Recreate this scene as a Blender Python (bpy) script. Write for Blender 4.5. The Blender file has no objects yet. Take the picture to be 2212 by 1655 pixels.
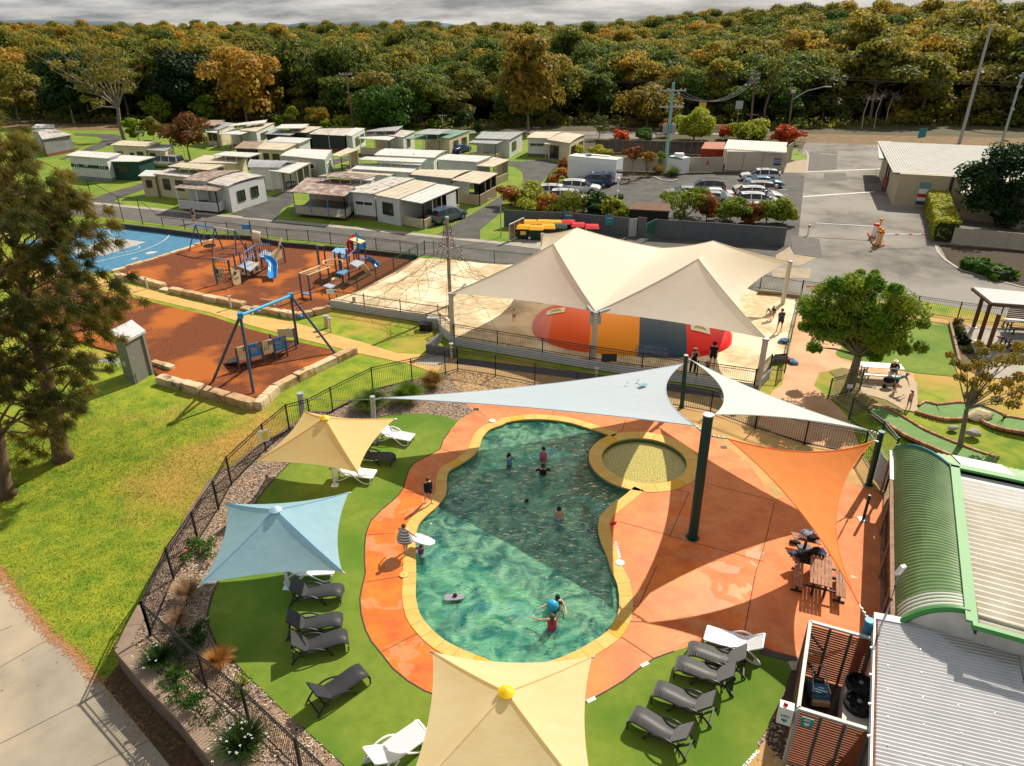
import bpy,bmesh,math,random
from mathutils import Vector as Vc,Matrix,noise as mnoise
sc=bpy.context.scene
R=math.radians
# ---------------------------------------------------------------- camera, sky, sun, exposure
F=1530.0;CH=18.5;PITCH=math.atan((827.5-57)/F)
cd=bpy.data.cameras.new('camera');cam=bpy.data.objects.new('camera',cd);sc.collection.objects.link(cam)
cam.location=(0,0,CH);cam.rotation_euler=(math.pi/2-PITCH,0,0)
cd.sensor_width=36;cd.lens=36*F/2212;cd.clip_end=30000;cd.clip_start=.1
sc.camera=cam
SUN_AZ=R(52);SUN_EL=R(43)
sd=Vc((math.cos(SUN_AZ)*math.cos(SUN_EL),math.sin(SUN_AZ)*math.cos(SUN_EL),math.sin(SUN_EL)))
ld=bpy.data.lights.new('sun','SUN');ld.energy=5.0;ld.angle=R(.55);ld.color=(1,.90,.74)
lo=bpy.data.objects.new('sun',ld);sc.collection.objects.link(lo);lo.rotation_euler=sd.to_track_quat('Z','Y').to_euler()
w=bpy.data.worlds.new('World');sc.world=w;w.use_nodes=True
nt=w.node_tree;nt.nodes.clear();N=nt.nodes.new;L=nt.links.new
out=N('ShaderNodeOutputWorld');bg=N('ShaderNodeBackground');bg.inputs[1].default_value=.7
sky=N('ShaderNodeTexSky');sky.sky_type='NISHITA';sky.sun_disc=False;sky.sun_elevation=SUN_EL;sky.sun_rotation=math.pi/2-SUN_AZ
sky.air_density=1;sky.dust_density=1.5
sm=N('ShaderNodeMix');sm.data_type='RGBA';sm.blend_type='MULTIPLY';sm.inputs[0].default_value=1;sm.inputs[7].default_value=(.085,.085,.085,1);L(sky.outputs[0],sm.inputs[6])
tc=N('ShaderNodeTexCoord');sx=N('ShaderNodeSeparateXYZ');L(tc.outputs['Generated'],sx.inputs[0])
ad=N('ShaderNodeMath');ad.operation='ADD';ad.inputs[1].default_value=.13;L(sx.outputs[2],ad.inputs[0])
dx=N('ShaderNodeMath');dx.operation='DIVIDE';L(sx.outputs[0],dx.inputs[0]);L(ad.outputs[0],dx.inputs[1])
dy=N('ShaderNodeMath');dy.operation='DIVIDE';L(sx.outputs[1],dy.inputs[0]);L(ad.outputs[0],dy.inputs[1])
cx=N('ShaderNodeCombineXYZ');L(dx.outputs[0],cx.inputs[0]);L(dy.outputs[0],cx.inputs[1])
no=N('ShaderNodeTexNoise');no.inputs['Scale'].default_value=.9;no.inputs['Detail'].default_value=7;no.inputs['Roughness'].default_value=.62;L(cx.outputs[0],no.inputs[0])
cr=N('ShaderNodeValToRGB');e=cr.color_ramp.elements;e[0].position=.38;e[0].color=(.28,.30,.315,1);e[1].position=.64;e[1].color=(.88,.86,.82,1)
L(no.outputs[0],cr.inputs[0])
mx=N('ShaderNodeMix');mx.data_type='RGBA';mx.inputs[0].default_value=.82;L(sm.outputs[2],mx.inputs[6]);L(cr.outputs[0],mx.inputs[7])
L(mx.outputs[2],bg.inputs[0]);L(bg.outputs[0],out.inputs[0])
vs=sc.view_settings;vs.view_transform='Standard';vs.look='None';vs.exposure=.42;vs.gamma=1;vs.use_curve_mapping=False
sc.cycles.max_bounces=6;sc.cycles.transparent_max_bounces=12;sc.cycles.caustics_reflective=False;sc.cycles.caustics_refractive=False
# ---------------------------------------------------------------- measuring: a point seen at px,py standing on height z
cP,sP=math.cos(PITCH),math.sin(PITCH)
def P(p,z=0.0):
 u=(p[0]-1106)/F;v=-(p[1]-827.5)/F
 t=(z-CH)/(-sP+v*cP)
 return Vc((t*u,t*(cP+v*sP),z))
def ZT(x,y,py):
 k=(827.5-py)/F
 return CH+y*(k*cP-sP)/(cP+k*sP)
def fr(x0,y0,w):
 return lambda x,y:((x0+x*w/2212)/1.8517,(y0+y*w/2212)/1.8517)
A0,A1,A2,A3=[fr(x,0,1100 if x<3000 else 1096)for x in(0,1000,2000,3000)]
B0,B1,B2,B3=[fr(x,750,1100 if x<3000 else 1096)for x in(0,1000,2000,3000)]
C0,C1,C2,C3=[fr(x,1500,1100 if x<3000 else 1096)for x in(0,1000,2000,3000)]
D0,D1,D2,D3=[fr(x,2264,1100 if x<3000 else 1096)for x in(0,1000,2000,3000)]
FD=lambda x,y:(x,y)
def PP(f,pts,z=0.0):return[P(f(*p),z)for p in pts]
def UP(f,b,t,z=0.0):
 a=P(f(*b),z);return a,Vc((a.x,a.y,ZT(a.x,a.y,f(0,t)[1])))
# ---------------------------------------------------------------- mesh helpers
col=sc.collection
class MB:
 def __init__(s):s.v=[];s.f=[];s.m=[];s.mi=0
 def add(s,vs,fs):
  n=len(s.v);s.v+=[tuple(v)for v in vs];s.f+=[tuple(i+n for i in f)for f in fs];s.m+=[s.mi]*len(fs);return s
 def box(s,c,d,rz=0,rx=0,ry=0):
  m=Matrix.Translation(c)@Matrix.Rotation(rz,4,'Z')@Matrix.Rotation(ry,4,'Y')@Matrix.Rotation(rx,4,'X')
  vs=[m@Vc((x*d[0]/2,y*d[1]/2,z*d[2]/2))for x in(-1,1)for y in(-1,1)for z in(-1,1)]
  return s.add(vs,[(0,1,3,2),(4,6,7,5),(0,4,5,1),(2,3,7,6),(0,2,6,4),(1,5,7,3)])
 def bar(s,a,b,w,h=None):
  a=Vc(a);b=Vc(b);h=h or w;d=(b-a)
  if d.length<1e-6:return s
  dn=d.normalized();up=Vc((0,0,1))if abs(dn.z)<.95 else Vc((1,0,0))
  x=dn.cross(up).normalized();y=x.cross(dn)
  vs=[p+x*i*w/2+y*j*h/2 for p in(a,b)for i,j in((-1,-1),(1,-1),(1,1),(-1,1))]
  return s.add(vs,[(3,2,1,0),(4,5,6,7),(0,1,5,4),(1,2,6,5),(2,3,7,6),(3,0,4,7)])
 def tube(s,a,b,r,r2=None,n=8,caps=True):
  a=Vc(a);b=Vc(b);r2=r if r2 is None else r2
  d=(b-a).normalized();up=Vc((0,0,1))if abs(d.z)<.95 else Vc((1,0,0))
  x=d.cross(up).normalized();y=x.cross(d)
  vs=[p+(x*math.cos(2*math.pi*i/n)+y*math.sin(2*math.pi*i/n))*q for p,q in((a,r),(b,r2))for i in range(n)]
  fs=[(i,(i+1)%n,n+(i+1)%n,n+i)for i in range(n)]
  if caps:fs+=[tuple(range(n-1,-1,-1)),tuple(range(n,2*n))]
  return s.add(vs,fs)
 def path(s,pts,r,n=6):
  pts=[Vc(p)for p in pts];rr=r if isinstance(r,(list,tuple))else[r]*len(pts);vs=[];fs=[]
  for k,p in enumerate(pts):
   d=(pts[min(k+1,len(pts)-1)]-pts[max(k-1,0)]).normalized();up=Vc((0,0,1))if abs(d.z)<.9 else Vc((0,1,0))
   x=d.cross(up).normalized();y=x.cross(d)
   vs+=[p+(x*math.cos(2*math.pi*i/n)+y*math.sin(2*math.pi*i/n))*rr[k]for i in range(n)]
  for k in range(len(pts)-1):fs+=[(k*n+i,k*n+(i+1)%n,(k+1)*n+(i+1)%n,(k+1)*n+i)for i in range(n)]
  fs+=[tuple(range(n-1,-1,-1)),tuple(range((len(pts)-1)*n,len(pts)*n))]
  return s.add(vs,fs)
 def prism(s,poly,z0,z1):
  n=len(poly);a=sum(poly[i][0]*poly[(i+1)%n][1]-poly[(i+1)%n][0]*poly[i][1]for i in range(n))
  if a<0:poly=poly[::-1]
  vs=[(p[0],p[1],z0)for p in poly]+[(p[0],p[1],z1)for p in poly]
  return s.add(vs,[tuple(range(n-1,-1,-1)),tuple(range(n,2*n))]+[(i,(i+1)%n,n+(i+1)%n,n+i)for i in range(n)])
 def sheet(s,poly,z=None):
  poly=[Vc((p[0],p[1],p[2]if z is None else z))for p in poly];n=len(poly)
  a=sum(poly[i][0]*poly[(i+1)%n][1]-poly[(i+1)%n][0]*poly[i][1]for i in range(n))
  if a<0:poly=poly[::-1]
  return s.add(poly,[tuple(range(n))])
 def slab(s,q,t):
  n=len(q);q=[Vc(p)for p in q];a=sum(q[i].x*q[(i+1)%n].y-q[(i+1)%n].x*q[i].y for i in range(n))
  if a<0:q=q[::-1]
  vs=[p-Vc((0,0,t))for p in q]+q
  return s.add(vs,[tuple(range(n-1,-1,-1)),tuple(range(n,2*n))]+[(i,(i+1)%n,n+(i+1)%n,n+i)for i in range(n)])
 def wall(s,a,b,z0,z1,w=.1):
  a=Vc(a[:2]);b=Vc(b[:2]);d=(b-a)
  if d.length<1e-6:return s
  n=Vc((-d.y,d.x)).normalized()*w/2
  return s.prism([a-n,b-n,b+n,a+n],z0,z1)
 def ball(s,c,r,sz=(1,1,1),nu=10,nv=6):
  vs=[];fs=[];c=Vc(c)
  for j in range(1,nv):
   t=math.pi*j/nv
   for i in range(nu):
    p=2*math.pi*i/nu;vs.append(c+Vc((math.sin(t)*math.cos(p)*sz[0],math.sin(t)*math.sin(p)*sz[1],math.cos(t)*sz[2]))*r)
  n=len(vs);vs+=[c+Vc((0,0,r*sz[2])),c-Vc((0,0,r*sz[2]))]
  for j in range(nv-2):
   for i in range(nu):fs.append((j*nu+i,(j+1)*nu+i,(j+1)*nu+(i+1)%nu,j*nu+(i+1)%nu))
  for i in range(nu):fs.append((n,i,(i+1)%nu));fs.append((n+1,(nv-2)*nu+(i+1)%nu,(nv-2)*nu+i))
  return s.add(vs,fs)
 def lathe(s,c,prof,n=16):
  c=Vc(c);vs=[];fs=[];m=len(prof)
  for r,z in prof:
   for i in range(n):vs.append(c+Vc((r*math.cos(2*math.pi*i/n),r*math.sin(2*math.pi*i/n),z)))
  for k in range(m-1):fs+=[(k*n+i,k*n+(i+1)%n,(k+1)*n+(i+1)%n,(k+1)*n+i)for i in range(n)]
  fs+=[tuple(range(n-1,-1,-1)),tuple(range((m-1)*n,m*n))]
  return s.add(vs,fs)
 def build(s,name,mat,parent=None,smooth=False):
  me=bpy.data.meshes.new(name);me.from_pydata(s.v,[],s.f)
  for m in(mat if isinstance(mat,(list,tuple))else[mat]):me.materials.append(m)
  if s.mi:me.polygons.foreach_set('material_index',s.m)
  if smooth:
   me.polygons.foreach_set('use_smooth',[True]*len(s.f))
   if smooth!=2:
    try:me.set_sharp_from_angle(angle=R(40))
    except Exception:pass
  me.update()
  return link(name,me,parent)
def link(name,me,parent=None):
 o=bpy.data.objects.new(name,me);col.objects.link(o)
 if parent is not None:
  o.parent=parent
  if parent.type=='EMPTY':o.matrix_parent_inverse=Matrix.Translation(parent.location).inverted()
 return o
def tag(o,label=None,cat=None,group=None,kind=None):
 if label:o['label']=label
 if cat:o['category']=cat
 if group:o['group']=group
 if kind:o['kind']=kind
 return o
def thing(name,label,cat,loc=(0,0,0),group=None):
 o=bpy.data.objects.new(name,None);col.objects.link(o);o.location=loc;o.empty_display_size=.2
 return tag(o,label,cat,group)
def copytree(o,parent=None):
 c=o.copy();col.objects.link(c)
 if parent is not None:c.parent=parent
 for ch in list(o.children):copytree(ch,c)
 return c
def put(proto,loc,rz=0,label=None,group=None,first=[set()]):
 c=proto if proto.name not in first[0]and not first[0].add(proto.name)else copytree(proto)
 first[0].add(proto.name)
 c.location=loc;c.rotation_euler=(0,0,rz)
 if label:c['label']=label
 if group:c['group']=group
 return c
def struct(mb,name,mat,smooth=False):return tag(mb.build(name,mat,None,smooth),kind='structure')
# ---------------------------------------------------------------- materials
MC={}
def M(name,c,r=.7,c2=None,sc_=3,bump=0,bs=40,lo=.35,hi=.65,spec=.3,metal=0,trans=0,detail=5,stretch=None,c3=None,coat=0,s3=None,lo3=.45,hi3=.6,dist=0):
 if name in MC:return MC[name]
 m=bpy.data.materials.new(name);m.use_nodes=True;t=m.node_tree;b=t.nodes['Principled BSDF']
 b.inputs['Base Color'].default_value=(*c,1);b.inputs['Roughness'].default_value=r;b.inputs['Specular IOR Level'].default_value=spec;b.inputs['Metallic'].default_value=metal
 if coat:b.inputs['Coat Weight'].default_value=coat;b.inputs['Coat Roughness'].default_value=.05
 N=t.nodes.new;L=t.links.new
 src=None
 if c2 or bump:
  tc=N('ShaderNodeTexCoord');src=tc.outputs['Object']
  if stretch:
   mp=N('ShaderNodeMapping');mp.inputs['Scale'].default_value=stretch;L(src,mp.inputs[0]);src=mp.outputs[0]
 colo=None
 if c2:
  n=N('ShaderNodeTexNoise');n.inputs['Scale'].default_value=sc_;n.inputs['Detail'].default_value=detail;n.inputs['Roughness'].default_value=.6;n.inputs['Distortion'].default_value=dist;L(src,n.inputs[0])
  cr=N('ShaderNodeValToRGB');e=cr.color_ramp.elements;e[0].position=lo;e[1].position=hi;e[0].color=(*c,1);e[1].color=(*c2,1);L(n.outputs[0],cr.inputs[0]);colo=cr.outputs[0]
  if c3:
   n2=N('ShaderNodeTexNoise');n2.inputs['Scale'].default_value=s3 or sc_*.2;n2.inputs['Detail'].default_value=6;L(src,n2.inputs[0])
   r2=N('ShaderNodeMapRange');r2.inputs[1].default_value=lo3;r2.inputs[2].default_value=hi3;L(n2.outputs[0],r2.inputs[0])
   mx=N('ShaderNodeMix');mx.data_type='RGBA';L(r2.outputs[0],mx.inputs[0]);L(colo,mx.inputs[6]);mx.inputs[7].default_value=(*c3,1);colo=mx.outputs[2]
  L(colo,b.inputs['Base Color'])
 if bump:
  n=N('ShaderNodeTexNoise');n.inputs['Scale'].default_value=bs;n.inputs['Detail'].default_value=4;L(src,n.inputs[0])
  bp=N('ShaderNodeBump');bp.inputs['Strength'].default_value=bump;bp.inputs['Distance'].default_value=.02;L(n.outputs[0],bp.inputs['Height']);L(bp.outputs[0],b.inputs['Normal'])
 if trans:
  o=t.nodes['Material Output'];ts=N('ShaderNodeBsdfTranslucent');ms=N('ShaderNodeMixShader');ms.inputs[0].default_value=trans
  if colo is not None:L(colo,ts.inputs[0])
  else:ts.inputs[0].default_value=(*c,1)
  L(b.outputs[0],ms.inputs[1]);L(ts.outputs[0],ms.inputs[2]);L(ms.outputs[0],o.inputs[0])
 MC[name]=m;return m
def leafmat(name,ca,cb,cc=None,trans=.35,sc_=.5,rnd=1.0,tcol=None):
 if name in MC:return MC[name]
 m=bpy.data.materials.new(name);m.use_nodes=True;t=m.node_tree;b=t.nodes['Principled BSDF'];N=t.nodes.new;L=t.links.new
 b.inputs['Roughness'].default_value=.6;b.inputs['Specular IOR Level'].default_value=.2
 tc=N('ShaderNodeTexCoord');n=N('ShaderNodeTexNoise');n.inputs['Scale'].default_value=sc_;n.inputs['Detail'].default_value=3;L(tc.outputs['Object'],n.inputs[0])
 oi=N('ShaderNodeObjectInfo')
 a=N('ShaderNodeMath');a.operation='MULTIPLY_ADD';L(oi.outputs['Random'],a.inputs[0]);a.inputs[1].default_value=.5*rnd;L(n.outputs[0],a.inputs[2])
 s=N('ShaderNodeMath');s.operation='SUBTRACT';L(a.outputs[0],s.inputs[0]);s.inputs[1].default_value=.25*rnd
 cr=N('ShaderNodeValToRGB');e=cr.color_ramp.elements;e[0].position=.32;e[0].color=(*ca,1);e[1].position=.62;e[1].color=(*cb,1)
 if cc:q=e.new(.78);q.color=(*cc,1)
 L(s.outputs[0],cr.inputs[0]);L(cr.outputs[0],b.inputs['Base Color'])
 o=t.nodes['Material Output'];ts=N('ShaderNodeBsdfTranslucent');ms=N('ShaderNodeMixShader');ms.inputs[0].default_value=trans
 L(cr.outputs[0],ts.inputs[0]);L(b.outputs[0],ms.inputs[1]);L(ts.outputs[0],ms.inputs[2]);L(ms.outputs[0],o.inputs[0])
 MC[name]=m;return m
black=M('black_paint',(.012,.013,.014),.4);dgreen=M('dark_green_paint',(.006,.05,.045),.4)
white=M('white_paint',(.78,.79,.8),.45);cream=M('cream_paint',(.62,.55,.4),.55);galv=M('galvanised_steel',(.42,.44,.46),.4,metal=.3)
navy=M('blue_grey_steel',(.06,.09,.15),.4);blue=M('playground_blue',(.03,.26,.6),.4);beige=M('playground_cream',(.75,.62,.36),.5)
grey=M('grey_paint',(.2,.21,.23),.5);dgrey=M('charcoal_paint',(.035,.037,.042),.55);glassd=M('dark_glass',(.02,.025,.03),.12,spec=.6)
timber=M('weathered_timber',(.30,.2,.12),.8,(.18,.12,.08),2,stretch=(1,1,6));mulchm=M('bark_mulch',(.36,.26,.19),.95,(.10,.065,.05),26,bump=1,bs=30,lo=.4,hi=.6)
from mathutils.geometry import tessellate_polygon
def sst(a,b,x):t=min(1,max(0,(x-a)/(b-a)));return t*t*(3-2*t)
def cat(pts,n=6,closed=False):
 pts=[Vc(p)for p in pts];m=len(pts);o=[]
 for i in range(m if closed else m-1):
  p0=pts[(i-1)%m]if closed or i>0 else pts[0];p1=pts[i];p2=pts[(i+1)%m];p3=pts[(i+2)%m]if closed or i+2<m else pts[-1]
  for k in range(n):
   t=k/n;o.append(.5*((2*p1)+(p2-p0)*t+(2*p0-5*p1+4*p2-p3)*t*t+(3*p1-p0-3*p2+p3)*t**3))
 if not closed:o.append(pts[-1].copy())
 return o
def holed(mb,outer,holes,z):
 ls=[[Vc((p[0],p[1],z))for p in outer]]+[[Vc((p[0],p[1],z))for p in h]for h in holes]
 tr=tessellate_polygon(ls);fl=[v for l in ls for v in l];fs=[]
 for a,b,c in tr:
  n=(fl[b]-fl[a]).cross(fl[c]-fl[a]);fs.append((a,b,c)if n.z>0 else(a,c,b))
 return mb.add(fl,fs)
def area2(poly):return sum(poly[i][0]*poly[(i+1)%len(poly)][1]-poly[(i+1)%len(poly)][0]*poly[i][1]for i in range(len(poly)))
# ---- terrain
def gz(x,y):return-.92*(1-sst(23,34,y))
def rise(x,y):
 r=3.2*sst(230,480,y)+5.5*sst(40,160,x)*sst(170,300,y)
 return r
ys=[-30,0,8,12,16,20,24,28,32,36,56,60,66,75,100,140,180]+[200+i*25 for i in range(14)]+[600,700,900,1200]
xs=[-900,-600]+[-400+i*50 for i in range(19)]+[600,900]
xs=sorted(set(xs));b=MB()
vs=[(x,y,(-1.6*(1-sst(56,75,y))-.05+rise(x,y)-14*sst(620,1200,y)))for y in ys for x in xs];n=len(xs)
b.add(vs,[(j*n+i,j*n+i+1,(j+1)*n+i+1,(j+1)*n+i)for j in range(len(ys)-1)for i in range(n-1)])
struct(b,'ground',M('forest_floor',(.045,.05,.018),.95,(.10,.075,.04),.12,bump=.5,bs=3),True)
b=MB().sheet([(-15000,1100),(15000,1100),(15000,26000),(-15000,26000)],-6);struct(b,'sea',M('sea_water',(.05,.08,.11),.3))
rnd=random.Random(5)
b=MB()
for k in range(26):
 x=-6500+k*520+rnd.uniform(-150,150);h=90+60*math.sin(k*.9)+rnd.uniform(-20,20);b.ball((x,9500,-30),1,(rnd.uniform(500,900),420,max(25,h*.8)),12,8)
struct(b,'hills',M('far_hills',(.10,.14,.17),.9),True)
# ---- lawn
lawn=M('lawn_grass',(.12,.205,.010),.9,(.26,.295,.018),1.1,bump=.9,bs=22,lo=.35,hi=.62,c3=(.42,.27,.06),s3=.12,lo3=.5,hi3=.64)
b=MB();X=[-75+i*1.5 for i in range(101)];Y=[4+i*1.5 for i in range(48)];n=len(X)
b.add([(x,y,gz(x,y))for y in Y for x in X],[(j*n+i,j*n+i+1,(j+1)*n+i+1,(j+1)*n+i)for j in range(len(Y)-1)for i in range(n-1)if not(-6<X[i]+.75<9.7 and 12.5<Y[j]+.75<33.5)])
struct(b,'lawn',lawn,True)
pg=M('park_grass',(.10,.20,.012),.9,(.19,.23,.02),.35,bump=.4,bs=8,lo=.38,hi=.62)
b=MB().sheet(PP(FD,[(-600,262),(80,272),(300,268),(700,268),(1100,285),(1250,300),(1240,470),(1180,560),(900,560),(430,520),(240,487),(100,480),(-1200,470)]),.006);struct(b,'park_lawn',pg)
# ---- asphalt
asph=M('worn_asphalt',(.20,.18,.155),.9,(.095,.088,.08),.28,bump=.3,bs=60,lo=.4,hi=.62,c3=(.24,.225,.2),s3=.09)
asd=M('dark_asphalt',(.055,.055,.055),.9,(.10,.095,.088),.5,bump=.4,bs=50)
asm=M('lane_asphalt',(.14,.13,.12),.9,(.095,.09,.085),.5,bump=.3,bs=60)
conc=M('pale_concrete',(.38,.35,.30),.85,(.29,.265,.22),1.2,bump=.2,bs=80)
b=MB().sheet(PP(FD,[(1700,372),(1742,306),(2300,316),(2700,330),(2600,720),(2212,690),(1985,650),(1640,650),(1400,640),(1160,590),(1000,560),(1175,545),(1400,500),(1700,505)]),.012);struct(b,'entrance_road',asph)
b=MB().sheet(PP(FD,[(1240,340),(1335,383),(1700,372),(1738,380),(1720,560),(1400,545),(1130,560),(1230,420)]),.018);struct(b,'car_park',asd)
b=MB().sheet(PP(FD,[(-300,425),(100,428),(174,437),(330,452),(594,477),(800,497),(1104,528),(1230,545),(1180,590),(1100,575),(740,530),(560,508),(440,497),(240,470),(60,465),(-300,470)]),.02);struct(b,'lane',asm)
for q in([A0(*p)for p in[(470,1285),(620,1225),(800,1150),(830,1120),(780,1100),(600,1090),(600,1075),(900,1080),(985,1100),(960,1130),(830,1190),(640,1245),(520,1285)]],
  [A0(*p)for p in[(1150,1475),(1155,1525),(1030,1570),(910,1620),(1000,1645),(640,1640),(850,1560)]],
  [B1(*p)for p in[(-60,140),(330,20),(350,130),(210,190),(172,262),(-60,244)]],
  [B1(*p)for p in[(1500,385),(1960,110),(2035,60),(2035,190),(1850,340),(1850,420),(1650,410)]],
  [A2(*p)for p in[(70,1310),(330,1285),(490,1310),(430,1370),(330,1470),(300,1609),(150,1640),(170,1560),(190,1440),(180,1380),(100,1330)]],
  [A1(*p)for p in[(500,1330),(900,1230),(1600,1215),(2000,1280),(2110,1300),(2212,1300),(2212,1350),(2100,1340),(1950,1290),(1500,1250),(900,1260),(560,1360)]],
  [B0(*p)for p in[(1850,215),(2212,105),(2300,130),(2212,270)]]):
 dz_=globals().get('dz_',.008)+.0007;b=MB().sheet([P(p)for p in q],.03+dz_);struct(b,'driveway',asd)
def strip(mb,pts,wd,z,closed=False):
 pts=[Vc((p[0],p[1]))for p in pts];n=len(pts);Ls=[];Rs=[]
 for i in range(n):
  a=pts[i-1]if i or closed else pts[0];c=pts[(i+1)%n]if i<n-1 or closed else pts[-1]
  d=(c-a).normalized();q=Vc((-d.y,d.x))*wd/2;Ls.append(pts[i]+q);Rs.append(pts[i]-q)
 m=n if closed else n-1
 for i in range(m):j=(i+1)%n;mb.sheet([Rs[i],Rs[j],Ls[j],Ls[i]],z)
 return mb
b=MB();strip(b,PP(FD,[(100,429),(174,437),(330,452),(594,477),(800,497),(1104,528),(1175,537)]),.9,.04);struct(b,'kerb',conc)
b=MB();strip(b,[P(A3(*p))for p in[(330,1200),(450,1220),(470,1260),(455,1400),(450,1400)]],.3,.05);strip(b,[P(B3(*p))for p in[(1500,470),(1520,530),(1580,590),(1700,670),(1900,730),(2212,810)]],.3,.06);struct(b,'kerb',conc)
lineW=M('road_paint',(.7,.7,.66),.7,(.45,.44,.4),2)
b=MB()
for a,c,wd in(((463,1390),(1145,1362),.45),((430,1590),(1000,1550),.45)):strip(b,[P(A3(*a)),P(A3(*c))],wd,.034)
for a,c in(((560,1240),(690,1250)),):strip(b,[P(A3(*a)),P(A3(*c))],.2,.034)
for y in(20,58,105,180,257):strip(b,[P(B3(240,y)),P(B3(305,y))],.12,.034)
struct(b,'road_markings',lineW)
b=MB().sheet([P(A3(*p))for p in[(480,1225),(705,1225),(700,1370),(470,1378)]],.030);b.sheet([P(A3(*p))for p in[(600,1400),(770,1398),(785,1460),(590,1455)]],.030)
b.sheet([P(B3(*p))for p in[(320,380),(560,420),(585,570),(350,545)]],.030);b.sheet([P(A3(*p))for p in[(935,1420),(1060,1425),(1050,1470),(945,1480)]],.030)
struct(b,'asphalt_patches',M('patch_asphalt',(.10,.088,.08),.9,(.13,.12,.11),1))
b=MB().sheet([P(B3(*p))for p in[(205,550),(320,480),(355,545),(540,570),(400,640),(210,610)]],.032);b.sheet([P(B3(*p))for p in[(170,655),(490,658),(480,740),(180,730)]],.032);b.sheet([P(A3(*p))for p in[(270,1395),(300,1320),(400,1290),(470,1290),(450,1400)]],.032)
struct(b,'footpath',M('tan_concrete',(.36,.29,.2),.85,(.28,.22,.16),1))
b=MB().sheet([P(A3(*p))for p in[(330,1210),(380,1210),(460,1265),(458,1285),(380,1300),(330,1295)]],.036);struct(b,'grass_verge',pg)
b=MB().sheet([P(B3(*p))for p in[(1530,465),(1640,470),(2300,520),(2600,860),(2212,800),(1900,725),(1700,660),(1590,580)]],.05);struct(b,'garden_bed',M('dark_soil',(.035,.022,.014),.95,(.06,.04,.025),5,bump=1))
dryg=M('dry_verge',(.22,.13,.06),.95,(.12,.09,.04),.6,bump=.5,bs=5)
b=MB().sheet([P(A3(*p))for p in[(380,1080),(2400,1120),(2400,1200),(1500,1190),(480,1150),(370,1140)]],.016);b.sheet([P(A0(*p))for p in[(-400,985),(960,1000),(960,1050),(560,1045),(-400,1020)]],.02);struct(b,'verge',dryg)
b=MB().sheet([P(A2(*p))for p in[(600,1075),(1250,1080),(1250,1118),(640,1118)]],.016);struct(b,'road',asph)
b=MB().sheet([P(A3(*p))for p in[(-3500,1085),(-1000,1080),(380,1100),(370,1090),(-1000,1062),(-3500,1062)]],.018);struct(b,'road',asph)
# ---- concrete path, bottom left (lower than the terrace)
cpm=M('path_concrete',(.34,.30,.235),.85,(.24,.21,.165),.55,bump=.25,bs=90,lo=.3,hi=.7,c3=(.40,.33,.24),s3=.25)
LZ=-.92
def joints(name,f,segs,z,wd,mat,parent=None):
 b=MB()
 for a,c in segs:strip(b,[P(f(*a),z),P(f(*c),z)],wd,z)
 o=b.build(name,mat,parent)
 if parent is None:tag(o,kind='structure')
 return o
edge=PP(D0,[(-500,-180),(0,20),(60,100),(110,190),(230,330),(430,560),(560,650),(700,800),(820,945),(960,1110),(1200,1400),(1420,1680),(1700,2100)],LZ)
b=MB().sheet([Vc((-40,20,0)),Vc((-40,6,0)),Vc((0,6,0))][::-1][:0]+edge+[Vc((-2,8,0)),Vc((-40,8,0)),Vc((-40,edge[0].y,0))],LZ+.008);path=struct(b,'concrete_path',cpm)
joints('path_joint',D0,[((0,815),(430,565)),((0,1430),(960,880+60)),((560,1700),(1250,1380)),((-400,700),(100,480))],LZ+.012,.025,M('joint_dark',(.09,.08,.065),.9),path)
# fallen needles along the path edge
rnd=random.Random(8);b=MB()
for i in range(len(edge)-3):
 a,c=edge[i],edge[i+1]
 for k in range(int((c-a).length*(200 if i<8 else 30))):
  q=a.lerp(c,rnd.random())+Vc((rnd.gauss(-.06,.13),rnd.gauss(-.03,.12),0));an=rnd.random()*6.28;l=rnd.uniform(.04,.1)
  d=Vc((math.cos(an)*l,math.sin(an)*l,0));nn=Vc((-d.y,d.x,0)).normalized()*.012
  z=LZ+.014+rnd.random()*.01;b.add([(q.x-nn.x,q.y-nn.y,z),(q.x+d.x-nn.x,q.y+d.y-nn.y,z),(q.x+d.x+nn.x,q.y+d.y+nn.y,z+.004),(q.x+nn.x,q.y+nn.y,z+.004)],[(0,1,2,3)])
tag(b.build('fallen_needles',M('orange_needles',(.42,.19,.08),.9)),'orange brown fallen she-oak needles lining the edge of the concrete path','needle litter',kind='stuff')
# ---- pool outlines
WE=[C2(1085,905),C2(1000,980),C2(880,1070),C2(812,1140),C2(795,1230),C2(810,1330),C2(860,1450),C2(900,1575),D2(948,150),D2(966,280),D2(955,380),D2(900,500),D2(800,585),D2(640,680),D2(500,745),D2(300,800),D2(60,820),
 D1(1900,760),D1(1700,680),D1(1560,605),D1(1460,520),D1(1365,400),D1(1328,250),D1(1330,100),C1(1328,1450),C1(1325,1330),C1(1350,1210),C1(1420,1130),C1(1500,1060),C1(1572,960),C1(1578,850),C1(1600,775),C1(1700,715),C1(1800,645),C1(1840,580),C1(1870,500),C1(1930,440),C1(2050,395),
 C2(30,390),C2(130,368),C2(250,358),C2(400,362),C2(560,385),C2(680,420),C2(800,458),C2(915,500)]
WE=[P(p,0)for p in WE];WS=cat(WE,5)
la,lb=P(C2(803,650)),P(C2(1505,690));lc,ld_=P(C2(1150,515)),P(C2(1165,878))
RC=Vc(((la.x+lb.x)/2,(lc.y+ld_.y)/2,0));r1=((lb-la).length+(ld_-lc).length)/4;r2=r1+.62
def arc(r,a0,a1,n):return[RC+Vc((math.cos(a0+(a1-a0)*i/n)*r,math.sin(a0+(a1-a0)*i/n)*r,0))for i in range(n+1)]
def angl(p):return math.atan2(p.y-RC.y,p.x-RC.x)
aS=angl(WS[0]);aE=angl(WS[-1])
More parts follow.
